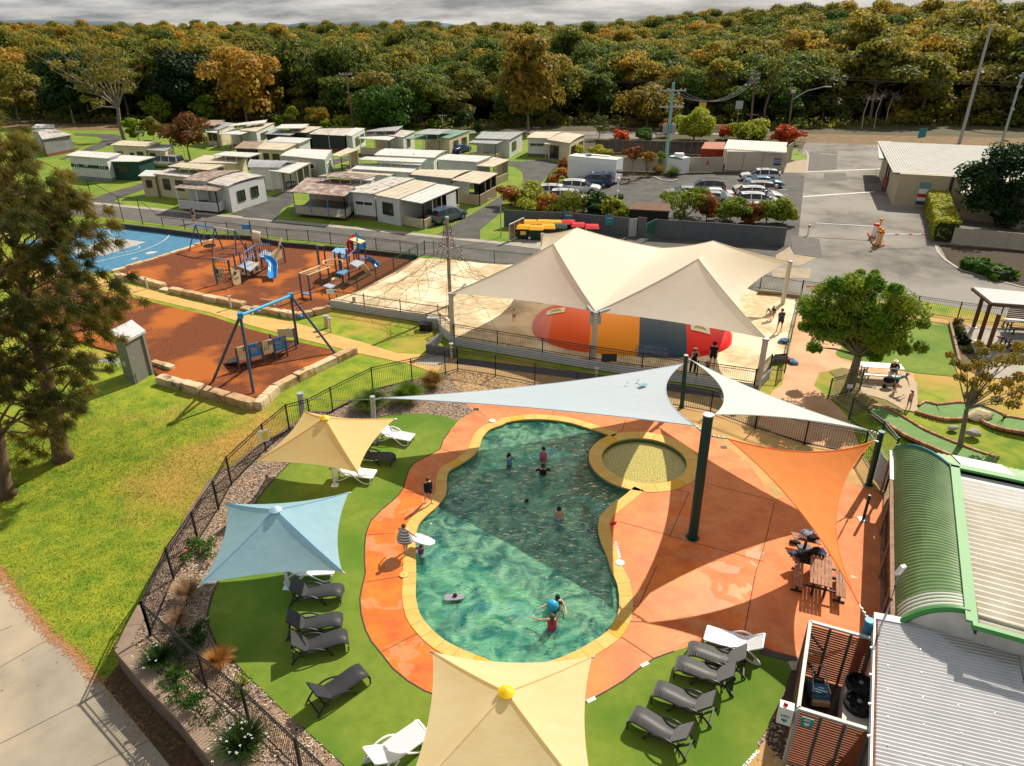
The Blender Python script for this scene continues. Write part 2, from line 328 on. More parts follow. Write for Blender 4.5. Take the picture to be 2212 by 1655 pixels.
if aS<0:aS+=2*math.pi
# water edge: WS then along the ring's pool side back to the start
water=WS+arc(r2,aE,aS,24)[1:-1]
hole=WS+arc(r1+.15,aE,aS-2*math.pi,30)[1:-1]
if area2(water)>0:sgn=1
else:sgn=-1
# ---- deck, turf, mulch terrace
terr=[P(D0(950,660)),P(D0(1140,310)),P(C0(1230,1660)),P(C0(1330,1440)),P(C0(1510,1130)),P(C0(1680,860)),P(C0(1790,760)),P(C0(1870,735)),P(C1(0,610)),P(C1(220,480)),P(C1(480,290)),P(C1(640,290)),P(C1(985,120)),P(B1(1300,1555)),P(B1(1570,1490)),P(B1(1680,1462)),P(B2(280,1575)),P(C2(615,140)),P(C2(1450,250)),P(C2(1690,295)),P(C2(2050,425)),P(C3(435,555)),P(C3(905,640)),P(C3(1090,950)),P(C3(1110,1000)),Vc((19.5,20,0)),Vc((19.5,6,0)),P(D1(200,3200)),P(D1(-900,2600)),P(D0(2100,2080)),P(D0(1440,1180)),P(D0(1200,945)),P(D0(1000,720))]
b=MB();holed(b,terr,[hole],.006);
struct(b,'mulch_ground',M('mulch_bed',(.40,.31,.25),.95,(.13,.085,.065),16,bump=1,bs=26,lo=.35,hi=.6,c3=(.30,.2,.13),s3=.6))
b=MB().sheet([P(p)for p in[B1(1500,1450),B1(1600,1385),B1(1665,1372),B2(760,1500),B2(2060,1680),C3(20,170),C3(240,480),C3(435,560),C2(2050,435),C2(1690,305),C2(1460,262),C2(615,150),C2(280,78),B1(1975,1522),B1(1672,1473),B1(1572,1502)]],.008);struct(b,'walkway',M('brown_paving',(.36,.24,.11),.85,(.28,.18,.085),1,bump=.2,bs=60))
b=MB();strip(b,[P(B1(1665,1395)),P(B2(760,1530)),P(B2(2060,1705))],.9,.013);struct(b,'gravel_strip',M('dark_gravel',(.09,.09,.095),.95,(.05,.05,.055),12,bump=1,bs=30))  # gravel coloured dark to carry the shadow of the sand pit wall
# deck material with damp patches
def deckmat():
 m=bpy.data.materials.new('orange_concrete');m.use_nodes=True;t=m.node_tree;bs=t.nodes['Principled BSDF'];N=t.nodes.new;L=t.links.new
 tc=N('ShaderNodeTexCoord');n=N('ShaderNodeTexNoise');n.inputs['Scale'].default_value=.75;n.inputs['Detail'].default_value=8;n.inputs['Roughness'].default_value=.55;n.inputs['Distortion'].default_value=.35;L(tc.outputs['Object'],n.inputs[0])
 sx=N('ShaderNodeSeparateXYZ');L(tc.outputs['Object'],sx.inputs[0])
 vd=N('ShaderNodeVectorMath');vd.operation='DISTANCE';vd.inputs[1].default_value=(.6,20.4,0);L(tc.outputs['Object'],vd.inputs[0])
 mr=N('ShaderNodeMapRange');mr.inputs[1].default_value=5.5;mr.inputs[2].default_value=10;mr.inputs[3].default_value=.13;mr.inputs[4].default_value=-.12;L(vd.outputs['Value'],mr.inputs[0])
 ad=N('ShaderNodeMath');ad.operation='ADD';L(n.outputs[0],ad.inputs[0]);L(mr.outputs[0],ad.inputs[1])
 cr=N('ShaderNodeValToRGB');e=cr.color_ramp.elements;e[0].position=.535;e[0].color=(0,0,0,1);e[1].position=.548;e[1].color=(1,1,1,1);L(ad.outputs[0],cr.inputs[0])
 n2=N('ShaderNodeTexNoise');n2.inputs['Scale'].default_value=.9;n2.inputs['Detail'].default_value=8;n2.inputs['Roughness'].default_value=.7;L(tc.outputs['Object'],n2.inputs[0])
 c1=N('ShaderNodeValToRGB');e=c1.color_ramp.elements;e[0].position=.3;e[0].color=(.48,.135,.045,1);e[1].position=.7;e[1].color=(.68,.265,.105,1);L(n2.outputs[0],c1.inputs[0])
 c2=N('ShaderNodeValToRGB');e=c2.color_ramp.elements;e[0].position=.3;e[0].color=(.44,.075,.006,1);e[1].position=.7;e[1].color=(.76,.20,.01,1);L(n2.outputs[0],c2.inputs[0])
 mx=N('ShaderNodeMix');mx.data_type='RGBA';L(cr.outputs[0],mx.inputs[0]);L(c1.outputs[0],mx.inputs[6]);L(c2.outputs[0],mx.inputs[7]);L(mx.outputs[2],bs.inputs['Base Color'])
 rr=N('ShaderNodeMapRange');rr.inputs[3].default_value=.85;rr.inputs[4].default_value=.5;L(cr.outputs[0],rr.inputs[0]);L(rr.outputs[0],bs.inputs['Roughness'])
 n3=N('ShaderNodeTexNoise');n3.inputs['Scale'].default_value=60;L(tc.outputs['Object'],n3.inputs[0]);bp=N('ShaderNodeBump');bp.inputs['Strength'].default_value=.15;bp.inputs['Distance'].default_value=.01;L(n3.outputs[0],bp.inputs['Height']);L(bp.outputs[0],bs.inputs['Normal'])
 return m
deckm=deckmat()
dL=[P(C1(*p))for p in[(1735,225),(1800,300),(1680,365),(1610,450),(1552,530),(1530,600),(1440,650),(1330,705),(1280,760),(1250,850),(1235,910),(1195,970),(1130,1030),(1050,1095),(970,1180),(930,1290),(922,1400),(922,1520)]]+[P(D1(*p))for p in[(928,60),(905,160),(884,270),(895,400),(930,520),(975,610),(1060,715),(1150,830),(1270,930),(1400,1008),(1560,1070)]]+[P(D2(*p))for p in[(300,1190),(690,1100),(860,1010),(1000,925),(1120,830),(1240,748),(1400,690),(1560,640),(1660,603),(1900,600),(2130,660),(2212,690)]]+[P(D3(*p))for p in[(100,665),(390,745),(420,1200)]]+[Vc((19.5,13,0)),Vc((19.5,25,0)),P(C3(1080,965)),P(C3(800,870)),P(C3(740,860)),P(C2(2212,1000)),P(C2(1980,690)),P(C2(1700,500)),P(C2(1500,405)),P(C2(1000,340)),P(C2(500,270)),P(C2(0,235))]
holeD=hole
b=MB();holed(b,dL,[hole],.022);deck=struct(b,'pool_deck',deckm)
tan=M('tan_paving',(.52,.32,.12),.85,(.40,.24,.09),.8,bump=.2,bs=60)
b=MB().sheet([P(C1(1735,225)),P(C1(1690,150)),P(C1(1605,0)),P(B1(1590,1480)),P(B1(1670,1465)),P(B2(280,1578)),P(C2(615,145)),P(C2(1450,255)),P(C2(1690,300)),P(C2(2050,430)),P(C3(435,560)),P(C3(905,650)),P(C3(1090,955)),P(C3(800,870)),P(C2(2212,1000)),P(C2(1980,690)),P(C2(1700,500)),P(C2(1500,405)),P(C2(1000,340)),P(C2(500,270)),P(C2(0,235))],.014);struct(b,'tan_paving',tan)
jd=M('joint_line',(.16,.06,.03),.9)
joints('deck_joint',C2,[((1380,910),(1520,945)),((1520,945),(1365,1295)),((1365,1295),(2121,1500)),((960,1180),(1365,1290)),((1500,830),(2200,1010)),((440,270),(420,330)),((1010,360),(980,450))],.026,.03,jd,deck)
joints('deck_joint',D2,[((1260,0),(1110,330)),((1050,315),(1110,330)),((1030,445),(1180,450)),((960,560),(1240,745)),((2052,75),(1960,560))],.026,.035,jd,deck)
joints('deck_joint',C1,[((1550,598),(1690,640)),((1240,932),(1400,965)),((925,1285),(1170,1275)),((1760,230),(1900,340))],.026,.03,jd,deck)
joints('deck_joint',D1,[((920,130),(1200,85)),((1050,695),(1360,535))],.026,.03,jd,deck)
joints('deck_joint',C3,[((200,1030),(110,1400)),((110,1400),(40,1609)),((750,1130),(880,1160))],.026,.03,jd,deck)
turfm=M('artificial_turf',(.125,.20,.018),.9,(.185,.25,.028),2.2,bump=.8,bs=90,lo=.3,hi=.7,c3=(.09,.18,.012),s3=.3)
tb=[P(C1(*p))for p in[(1680,368),(1560,335),(1400,315),(1250,315),(1150,322),(1020,345),(700,480),(430,640),(330,700),(200,835),(120,930),(60,1010),(-120,1400)]]+[P(D0(*p))for p in[(1770,100),(1715,220),(1672,380),(1680,500),(1740,630),(1830,730),(1960,860),(2212,1095)]]+[P(D1(*p))for p in[(210,1110),(440,1315),(760,1609),(1000,1850),(1500,2300)]]+[P(D2(900,2300)),P(D2(1700,1900)),P(D2(1960,1609)),P(D2(2080,1480)),P(D3(60,1440)),P(D3(140,1310)),P(D3(240,1110)),P(D3(330,860)),P(D3(345,795)),P(D3(100,700)),P(D3(80,665)),P(D2(2130,660)),P(D2(1660,603))]
ti=[P(D2(*p))for p in[(1560,640),(1400,690),(1240,748),(1120,830),(1000,925),(860,1010),(690,1100),(300,1190)]]+[P(D1(*p))for p in[(1560,1070),(1400,1008),(1270,930),(1150,830),(1060,715),(975,610),(930,520),(895,400),(884,270),(905,160),(928,60)]]+[P(C1(*p))for p in[(922,1520),(922,1400),(930,1290),(970,1180),(1050,1095),(1130,1030),(1195,970),(1235,910),(1250,850),(1280,760),(1330,705),(1440,650),(1530,600),(1552,530),(1610,450)]]
b=MB().sheet(tb+ti,.03);struct(b,'artificial_turf',turfm)
b=MB();strip(b,[v for v in tb[4:20]],.07,.036);strip(b,[Vc(v)for v in ti[1:]],.05,.0365);struct(b,'turf_edging',M('edging',(.05,.04,.03),.8))
b=MB().sheet([P(D3(*p))for p in[(110,1420),(260,1580),(600,2000),(-60,2000),(-60,1640),(30,1540)]],.034);struct(b,'tan_paving',tan)
b=MB().sheet([P(D3(*p))for p in[(345,797),(400,820),(420,1100),(330,1590),(260,1580),(110,1420),(150,1310),(250,1110)]],.012);struct(b,'garden_soil',M('dark_soil2',(.06,.04,.028),.95,(.11,.08,.055),6,bump=1))
# drain grate
b=MB();strip(b,[P(D3(80,690)),P(D3(405,775))],.3,.033);dr=tag(b.build('drain_frame',M('drain_dark',(.05,.045,.04),.6)),'long grey slotted drain at the edge of the orange deck beside the turf','drain')
dr.name='drain_channel'
b=MB();a,c=P(D3(80,690)),P(D3(405,775));d=(c-a).normalized();nn=Vc((-d.y,d.x,0))
for i in range(int((c-a).length/.045)):q=a+d*(.02+i*.045);b.bar(q-nn*.13+Vc((0,0,.042)),q+nn*.13+Vc((0,0,.042)),.02,.012)
tag(b.build('grate_bars',M('grate_dark',(.10,.09,.08),.6),dr),kind='stuff')
b=MB();a=P(D3(362,815));b.box((a.x,a.y,.045),(.34,.36,.03));pit=tag(b.build('pit_cover',conc),'small pale square pit cover beside the screen enclosure','pit cover')
# ---- coping tiles
copm=[M('coping_yellow_%d'%i,c,.7,c2,2.5,bump=.15,bs=60)for i,(c,c2)in enumerate([((.66,.42,.12),(.58,.34,.085)),((.70,.45,.14),(.62,.38,.10)),((.62,.37,.085),(.66,.41,.12)),((.68,.36,.03),(.6,.33,.04))])]
def coping(pts,wd,root,closed=False,out=1,tl=.62):
 pts=[Vc((p.x,p.y))for p in pts];L=[0]
 for i in range(1,len(pts)):L.append(L[-1]+(pts[i]-pts[i-1]).length)
 def atl(s):
  s=min(max(s,0),L[-1])
  for i in range(1,len(L)):
   if s<=L[i]+1e-9:
    t=(s-L[i-1])/max(1e-9,L[i]-L[i-1]);return pts[i-1].lerp(pts[i],t)
  return pts[-1]
 def nrm(s):
  d=(atl(s+.12)-atl(s-.12)).normalized();return Vc((d.y,-d.x))*out
 n=max(1,round(L[-1]/tl));st=L[-1]/n
 for k in range(n):
  b=MB();s0,s1=k*st+.006,(k+1)*st-.006;m=3;ip=[];op=[]
  for j in range(m+1):
   s=s0+(s1-s0)*j/m;p=atl(s);q=nrm(s);ip.append(p-q*.03);op.append(p+q*wd)
  b.prism(ip+op[::-1],-.03,.044);b.build('coping_tile',copm[3]if rc.random()<.06 else copm[rc.randrange(3)],root)
rc=random.Random(3)
pool=thing('swimming_pool','kidney shaped teal swimming pool with rippled water and yellow tiled edge','swimming pool',(0,20,0))
spl=thing('splash_pool','small round shallow splash pool with pebble floor beside the main pool','splash pool',(RC.x,RC.y,0))
outw=1 if sgn>0 else-1
coping(WS,.46,pool,out=outw)
coping(arc(r1,0,2*math.pi,60),.6,spl,out=1)
WZ=-.10
def shrinkless(poly,z,mb):mb.sheet(poly,z);return mb
# walls + floor
def tilewall():
 m=M('pool_wall_tile',(.05,.16,.10),.5,(.10,.20,.12),6);return m
b=MB();n=len(water)
for i in range(n):
 a=water[i];c=water[(i+1)%n];b.add([(a.x,a.y,-1.0),(c.x,c.y,-1.0),(c.x,c.y,-.02),(a.x,a.y,-.02)],[(0,1,2,3)])
b.build('pool_wall',tilewall(),pool)
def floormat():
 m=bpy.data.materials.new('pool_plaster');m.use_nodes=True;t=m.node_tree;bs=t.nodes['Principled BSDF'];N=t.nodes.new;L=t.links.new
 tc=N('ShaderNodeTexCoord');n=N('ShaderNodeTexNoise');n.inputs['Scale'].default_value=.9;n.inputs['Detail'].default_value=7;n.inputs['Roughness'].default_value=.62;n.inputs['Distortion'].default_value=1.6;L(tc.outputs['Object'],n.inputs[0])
 cr=N('ShaderNodeValToRGB');e=cr.color_ramp.elements;e[0].position=.36;e[0].color=(.02,.22,.17,1);e[1].position=.66;e[1].color=(.50,.74,.44,1);q=e.new(.52);q.color=(.13,.46,.27,1);L(n.outputs[0],cr.inputs[0])  # pale veins in the floor colour stand in for caustic sunlight
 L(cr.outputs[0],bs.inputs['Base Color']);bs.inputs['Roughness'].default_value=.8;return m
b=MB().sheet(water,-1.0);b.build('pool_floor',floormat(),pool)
# painted motifs on the pool floor
def blob(c,r,seed,z,n=26,sx=1,sy=1):
 rr=random.Random(seed);ph=[rr.random()*6.28 for _ in range(4)]
 return[Vc((c.x+math.cos(a)*r*sx*(1+.16*math.sin(3*a+ph[0])+.12*math.sin(5*a+ph[1])+.07*math.sin(9*a+ph[2])),c.y+math.sin(a)*r*sy*(1+.16*math.sin(3*a+ph[0])+.12*math.sin(5*a+ph[1])),z))for a in[2*math.pi*i/n for i in range(n)]]
mb_=M('mural_blue',(.10,.45,.62),.8,(.16,.52,.45),2.5,lo=.4,hi=.6);mo_=M('mural_olive',(.26,.40,.06),.8,(.14,.46,.27),2.5,lo=.4,hi=.62);zz_=-.997
for f,p,r,mm in((D1,(2100,300),.8,mo_),(D1,(1950,450),.6,mo_),(D2,(60,330),.8,mo_),(D2,(60,460),.6,mo_),(D1,(1660,410),.36,mb_),(D1,(1900,385),.5,mb_),(D1,(2130,390),.36,mb_),(D2,(120,400),.55,mb_),(D2,(180,460),.35,mb_),(C2,(390,690),.75,mb_),(C1,(1530,1500),.4,mb_),(D1,(1500,20),.35,mb_)):
 zz_+=.002;b=MB().sheet(blob(P(f(*p),-1.3),r,int(p[0]),0,sx=1.2,sy=.8),zz_);b.build('floor_motif',mm,pool)
shelf=[P(C2(*p),-.35)for p in[(760,480),(720,540),(690,640),(640,700),(608,800),(603,880),(610,960),(640,1060),(690,1140),(745,1210),(795,1300)]]
shelf2=cat(shelf,3)+[P(C2(*p),-.35)for p in[(850,1350),(860,1150),(1000,1040),(1120,920)]]+arc(r2-.1,aS,aE,12)
b=MB().prism([(p.x,p.y)for p in shelf2],-.99,-.36);b.build('pool_shelf',M('shelf_plaster',(.17,.115,.04),.8,(.30,.22,.09),1.6,detail=6,dist=1),pool)
for p,r in(((660,995),.36),((820,1055),.62),((735,770),.2),((730,490),.3)):b=MB().sheet(blob(P(C2(*p),-.36),r,int(p[0]),0,sx=1.2,sy=.75),-.352);b.build('floor_motif',M('mural_pale',(.28,.40,.38),.8),pool)
def watermat(name,tint,rip,bsc,st,milky=False):
 m=bpy.data.materials.new(name);m.use_nodes=True;t=m.node_tree;N=t.nodes.new;L=t.links.new;t.nodes.remove(t.nodes['Principled BSDF'])
 o=t.nodes['Material Output'];tr=N('ShaderNodeBsdfTransparent');tr.inputs[0].default_value=(*tint,1);gl=N('ShaderNodeBsdfGlossy');gl.inputs['Roughness'].default_value=.06
 lw=N('ShaderNodeLayerWeight');lw.inputs[0].default_value=.5;pw_=N('ShaderNodeMath');pw_.operation='POWER';pw_.inputs[1].default_value=4.6;fz=N('ShaderNodeMath');fz.operation='MULTIPLY_ADD';fz.inputs[1].default_value=2.6;fz.use_clamp=True;fz.inputs[2].default_value=.02;ms=N('ShaderNodeMixShader')
 tc=N('ShaderNodeTexCoord');mp=N('ShaderNodeMapping');mp.inputs['Scale'].default_value=(.8,1.5,1);L(tc.outputs['Object'],mp.inputs[0]);n=N('ShaderNodeTexNoise');n.inputs['Scale'].default_value=bsc;n.inputs['Detail'].default_value=4;n.inputs['Distortion'].default_value=.8;L(mp.outputs[0],n.inputs[0])
 bp=N('ShaderNodeBump');bp.inputs['Strength'].default_value=st;bp.inputs['Distance'].default_value=rip;L(n.outputs[0],bp.inputs['Height'])
 L(bp.outputs[0],gl.inputs['Normal']);L(bp.outputs[0],lw.inputs['Normal']);L(lw.outputs['Facing'],pw_.inputs[0]);L(pw_.outputs[0],fz.inputs[0]);L(fz.outputs[0],ms.inputs[0]);
 if milky:
  df=N('ShaderNodeBsdfDiffuse');nn_=N('ShaderNodeTexNoise');nn_.inputs['Scale'].default_value=1.1;nn_.inputs['Detail'].default_value=6;nn_.inputs['Distortion'].default_value=1.2;L(tc.outputs['Object'],nn_.inputs[0]);cr=N('ShaderNodeValToRGB');e=cr.color_ramp.elements;e[0].position=.38;e[0].color=(.001,.15,.14,1);e[1].position=.66;e[1].color=(.30,.70,.42,1);L(nn_.outputs[0],cr.inputs[0]);L(cr.outputs[0],df.inputs[0]);m2=N('ShaderNodeMixShader');m2.inputs[0].default_value=.5;L(tr.outputs[0],m2.inputs[1]);L(df.outputs[0],m2.inputs[2]);tr=m2;q1,q2,q3=[P(C2(*p))for p in((720,540),(605,860),(790,1290))];D_=2*(q1.x*(q2.y-q3.y)+q2.x*(q3.y-q1.y)+q3.x*(q1.y-q2.y));S=[q.x**2+q.y**2 for q in(q1,q2,q3)];ux=(S[0]*(q2.y-q3.y)+S[1]*(q3.y-q1.y)+S[2]*(q1.y-q2.y))/D_;uy=(S[0]*(q3.x-q2.x)+S[1]*(q1.x-q3.x)+S[2]*(q2.x-q1.x))/D_;vd=N('ShaderNodeVectorMath');vd.operation='DISTANCE';vd.inputs[1].default_value=(ux,uy,WZ);L(tc.outputs['Object'],vd.inputs[0]);mr=N('ShaderNodeMapRange');rd=math.hypot(q2.x-ux,q2.y-uy);mr.inputs[1].default_value=rd-.15;mr.inputs[2].default_value=rd+.12;mr.inputs[3].default_value=.04;mr.inputs[4].default_value=.5;L(vd.outputs['Value'],mr.inputs[0]);L(mr.outputs[0],m2.inputs[0])  # light and dark swirls in the milky water's colour imitate caustics
 L(tr.outputs[0],ms.inputs[1]);L(gl.outputs[0],ms.inputs[2]);L(ms.outputs[0],o.inputs[0]);return m
# rippled water sheet: real waves
def wavesheet(poly,z,step,amp,scl):
 poly=poly if area2(poly)>0 else poly[::-1]
 bm=bmesh.new();f=bm.faces.new([bm.verts.new((p.x,p.y,z))for p in poly]);bmesh.ops.triangulate(bm,faces=[f])
 x0=min(p.x for p in poly);x1=max(p.x for p in poly);y0=min(p.y for p in poly);y1=max(p.y for p in poly)
 x=x0+step
 while x<x1:bmesh.ops.bisect_plane(bm,geom=bm.verts[:]+bm.edges[:]+bm.faces[:],plane_co=(x,0,0),plane_no=(1,0,0));x+=step
 y=y0+step
 while y<y1:bmesh.ops.bisect_plane(bm,geom=bm.verts[:]+bm.edges[:]+bm.faces[:],plane_co=(0,y,0),plane_no=(0,1,0));y+=step
 for v in bm.verts:
  q=Vc((v.co.x*scl,v.co.y*scl*1.3,0));w_=mnoise.noise(q)+.5*mnoise.noise(q*2.1+Vc((5,3,0)));q2=Vc((v.co.x*.35,v.co.y*.35,4))
  v.co.z=z+amp*w_*(1+.6*mnoise.noise(q2))
 me=bpy.data.meshes.new('water');bm.to_mesh(me);bm.free();me.polygons.foreach_set('use_smooth',[True]*len(me.polygons));return me
me=wavesheet(water,WZ,.13,.045,2.6);me.materials.append(watermat('pool_water',(.40,.9,.84),.17,5.5,1,True));wo=link('water',me,pool)
sp=arc(r1,0,2*math.pi,40)[:-1]
b=MB().sheet(sp,-.22);b.build('pebble_floor',M('pebbles',(.9,.70,.24),.7,(.36,.25,.09),14,bump=1,bs=16,detail=3),spl)
b=MB();n=len(sp)
for i in range(n):a=sp[i];c=sp[(i+1)%n];b.add([(a.x,a.y,-.22),(c.x,c.y,-.22),(c.x,c.y,-.02),(a.x,a.y,-.02)],[(0,1,2,3)])
b.build('basin_wall',tilewall(),spl)
b=MB().sheet(sp,-.13);b.build('water',watermat('splash_water',(.8,.85,.75),.006,16,.6),spl)
b=MB()
for q in(WS[0],WS[-1]):b.sheet([q+Vc((.32*math.cos(i*.785),.32*math.sin(i*.785),0))for i in range(8)],.03)
b.build('coping_infill',copm[1],pool)
b=MB();q=arc(r2-.02,0,2*math.pi,40)[:-1];b2=len(q)
for i in range(b2):a=q[i];c=q[(i+1)%b2];b.add([(a.x,a.y,-1.3),(c.x,c.y,-1.3),(c.x,c.y,-.03),(a.x,a.y,-.03)],[(0,1,2,3)])
b.build('ring_wall',tilewall(),spl)
# skimmer lids
for f,p,lab in((C1,(1948,374),'round white skimmer lid at the upper left of the pool edge'),(C2,(1215,355),'round white skimmer lid under the edge of the pale blue sail'),(C2,(965,1518),'round white skimmer lid on the right edge of the pool'),(D1,(1238,78),'round yellowish skimmer lid on the left edge of the pool')):
 a=P(f(*p));b=MB().lathe((a.x,a.y,.044),[(.17,0),(.17,.02),(.12,.03)],20);o=b.build('skimmer_lid',white if 'white' in lab else copm[1],None,True);tag(o,lab,'skimmer lid')
 b=MB().box((a.x,a.y,.077),(.1,.02,.006));b.build('lid_slot',dgrey,o)
# ---------------------------------------------------------------- shade sails
def lines(mb,pts,r,n=5):mb.path(pts,r,n)
def patch(corn,sag,n=14,dip=.25,mid=0):
 """four or three sided fabric patch; sag[i] = how far edge i (corner i to i+1) curves in, in metres"""
 c=[Vc(p)for p in corn];m=len(c);ctr=sum(c,Vc())/m
 def ed(i,t):
  a,b=c[i],c[(i+1)%m];p=a.lerp(b,t);k=4*t*(1-t)
  if sag[i]<0:return p+Vc((0,0,sag[i]*k))
  inn=(ctr-(a+b)/2);inn.z=0
  if inn.length>0:inn.normalize()
  return p+inn*sag[i]*k-Vc((0,0,dip*sag[i]*k))
 vs=[];fs=[]
 if m==4:
  for j in range(n+1):
   v=j/n
   for i in range(n+1):
    u=i/n;p=(1-v)*ed(0,u)+v*ed(2,1-u)+(1-u)*ed(3,1-v)+u*ed(1,v)-((1-u)*(1-v)*c[0]+u*(1-v)*c[1]+u*v*c[2]+(1-u)*v*c[3])
    p=p-Vc((0,0,mid*16*u*(1-u)*v*(1-v)));vs.append(p)
  fs=[(j*(n+1)+i,j*(n+1)+i+1,(j+1)*(n+1)+i+1,(j+1)*(n+1)+i)for j in range(n)for i in range(n)]
 else:
  for j in range(n+1):
   v=j/n
   for i in range(n+1):
    u=i/n;l=ed(2,1-v);r=ed(1,v);l0=c[0].lerp(c[2],v);r0=c[1].lerp(c[2],v)
    p=(ed(0,u)-c[0].lerp(c[1],u))*(1-v)**1.5+l.lerp(r,u)-Vc((0,0,mid*4*u*(1-u)*v*(1-v)*4));vs.append(p)
  fs=[(j*(n+1)+i,j*(n+1)+i+1,(j+1)*(n+1)+i+1,(j+1)*(n+1)+i)for j in range(n)for i in range(n)]
 return vs,fs
def sailmat(name,c,c2,tr=.4):
 return M(name,c,.75,c2,1.4,bump=.25,bs=5,trans=tr,spec=.15,stretch=(1,2.2,1))
def fab(patches,name,mat,parent):
 b=MB()
 for vs,fs in patches:b.add(vs,fs)
 o=b.build(name,mat,parent,2);bm=bmesh.new();bm.from_mesh(o.data);bmesh.ops.remove_doubles(bm,verts=bm.verts,dist=.002);bm.to_mesh(o.data);bm.free()
 o.data.set_sharp_from_angle(angle=R(32))
 return o
def edgeband(parent,pts,mat,r=.035):
 b=MB().path(pts,r,5);b.build('edge_cord',mat,parent,True)
# big cream canopy over the jumping pillow
SZ=.6
cpo=M('sail_post',(.55,.5,.42),.5)
BS=thing('cream_shade_canopy','huge cream double peaked shade canopy on pale posts over the jumping pillow','shade canopy',(P(B2(745,1450)).x,P(B2(745,1450)).y,0))
def top(f,b,t,z=0):return UP(f,b,t,z)
FLb,FL=UP(B1,(1632,1255),850);FMb,FM=UP(B2,(745,1450),1000);FRb,FR=UP(B2,(2065,1640),1215)
BRb,BR=UP(B3,(262,940),595,SZ)
hB=(FL.z+BR.z)/2
dep=(BR-FR);dep.z=0
BL=P(B2(345,372),BR.z);BLb=Vc((BL.x,BL.y,SZ))
BM=(BL+BR)/2;BM.z=BR.z-.1;BMb=Vc((BM.x,BM.y,SZ))
PK=max(FL.z,BR.z)+2.1
r1a,r1b=P(B2(430,455),PK),P(B2(617,325),PK);r2a,r2b=P(B2(1595,575),PK),P(B2(1712,430),PK)
cfab=sailmat('cream_fabric',(.84,.79,.67),(.88,.83,.71))
ps=[patch([FL,FM,r1a],[.9,-.12,-.12],mid=.1),patch([FM,FR,r2a],[.9,-.12,-.12],mid=.1),patch([BR,BM,r2b],[.9,-.12,-.12],mid=.1),patch([BM,BL,r1b],[.9,-.12,-.12],mid=.1),
 patch([BL,FL,r1a,r1b],[1.7,-.12,0,-.12],mid=.2),patch([FM,BM,r1b,r1a],[0,-.12,0,-.12],mid=.15),patch([BM,FM,r2a,r2b],[0,-.12,0,-.12],mid=.15),patch([FR,BR,r2b,r2a],[2.3,-.12,0,-.12],mid=.2)]
fab(ps,'canopy_fabric',cfab,BS)
seamm=M('seam_cream',(.62,.54,.38),.7)
for a,c in((FL,r1a),(FM,r1a),(FM,r2a),(FR,r2a),(BL,r1b),(BR,r2b),(BM,r1b),(BM,r2b)):
 d=c-a;hz=Vc((d.y,-d.x,0)).normalized();b=MB()
 b.path([a.lerp(c,t)-Vc((0,0,.12*4*t*(1-t)))for t in[i/10 for i in range(11)]],.035,5);b.build('seam',seamm,BS,True)
for a,c in((FLb,FL),(FMb,FM),(FRb,FR),(BRb,BR),(BLb,BL),(BMb,BM)):
 b=MB().tube(a-Vc((0,0,.3)),c-Vc((0,0,.1)),.16,n=14);p_=b.build('post',cpo,BS,True)
 b=MB().tube(c-Vc((0,0,.12)),c+Vc((0,0,.02)),.19,n=14);b.build('post_cap',galv,p_,True)
for a,c in((FM,r1a),(FM,r2a)):
 d=(c-FM).normalized();b=MB();q=FM+Vc((.22 if c is r2a else-.22,0,-.75));b.tube(q,q+Vc((0,0,.55)),.12,n=10);b.path([q+Vc((0,0,.5)),q+Vc((0,0,.72)),q+d*.7+Vc((0,0,.6))],.1,8);b.build('knuckle',galv,BS,True)
b=MB();q=FLb.lerp(FL,.9);b.bar(q,q+Vc((.9,.6,.75)),.1);b.build('strut',cpo,BS)
# three tensioned pool sails
def pole(name,lab,cat_,f,base,tp,mat,r,z=0,lean=None,capm=None,grp=None):
 a=P(f(*base),z);h=ZT(a.x,a.y,f(0,tp[1])[1]);t=P(f(*tp),h);
 o=thing(name,lab,cat_,tuple(a),grp);b=MB().tube(a,t,r,n=20);b.build('shaft',mat,o,True)
 b=MB().tube(t,t+Vc((0,0,.04)),r*1.05,n=20);b.build('cap',capm or galv,o,True)
 b=MB().tube(a-Vc((0,0,.01)),a+Vc((0,0,.03)),r*1.5,n=20);b.build('base_plate',mat,o,True)
 return o,a,t
_,pb,pt=pole('sail_pole','thick dark green steel pole standing on the orange pool deck','sail pole',C2,(1548,1310),(1676,325),dgreen,.19,capm=galv)
_,qb,qt=pole('sail_pole','dark green sail pole behind the two white sails by the black fence','sail pole',C2,(1460,262),(1497,-155),dgreen,.11)
_,rb_,rt=pole('sail_pole','dark green leaning sail pole beside the green roofed building','sail pole',C3,(955,890),(1062,462),dgreen,.13,capm=M('pole_cap_green',(.03,.2,.2),.5))
bluep=M('pole_blue',(.03,.2,.32),.5)
st_=P(D3(965,445),2.6);so_=thing('sail_pole','short blue pole at the corner of the screen enclosure','sail pole',(st_.x,st_.y,0));b=MB().tube((st_.x,st_.y,0),st_,.13,n=20);b.build('shaft',bluep,so_,True);b=MB().tube(st_,st_+Vc((0,0,.04)),.135,n=20);b.build('cap',M('pole_cap_blue',(.06,.3,.45),.5),so_,True)
_,gb,gt=pole('sail_pole','grey metal post beside the white lounger and grass clumps','sail pole',C1,(1005,555),(985,178),galv,.12)
_,hb,ht=pole('sail_pole','thick grey post with rounded top behind the upper yellow umbrella','sail pole',C1,(432,400),(402,150),galv,.16)
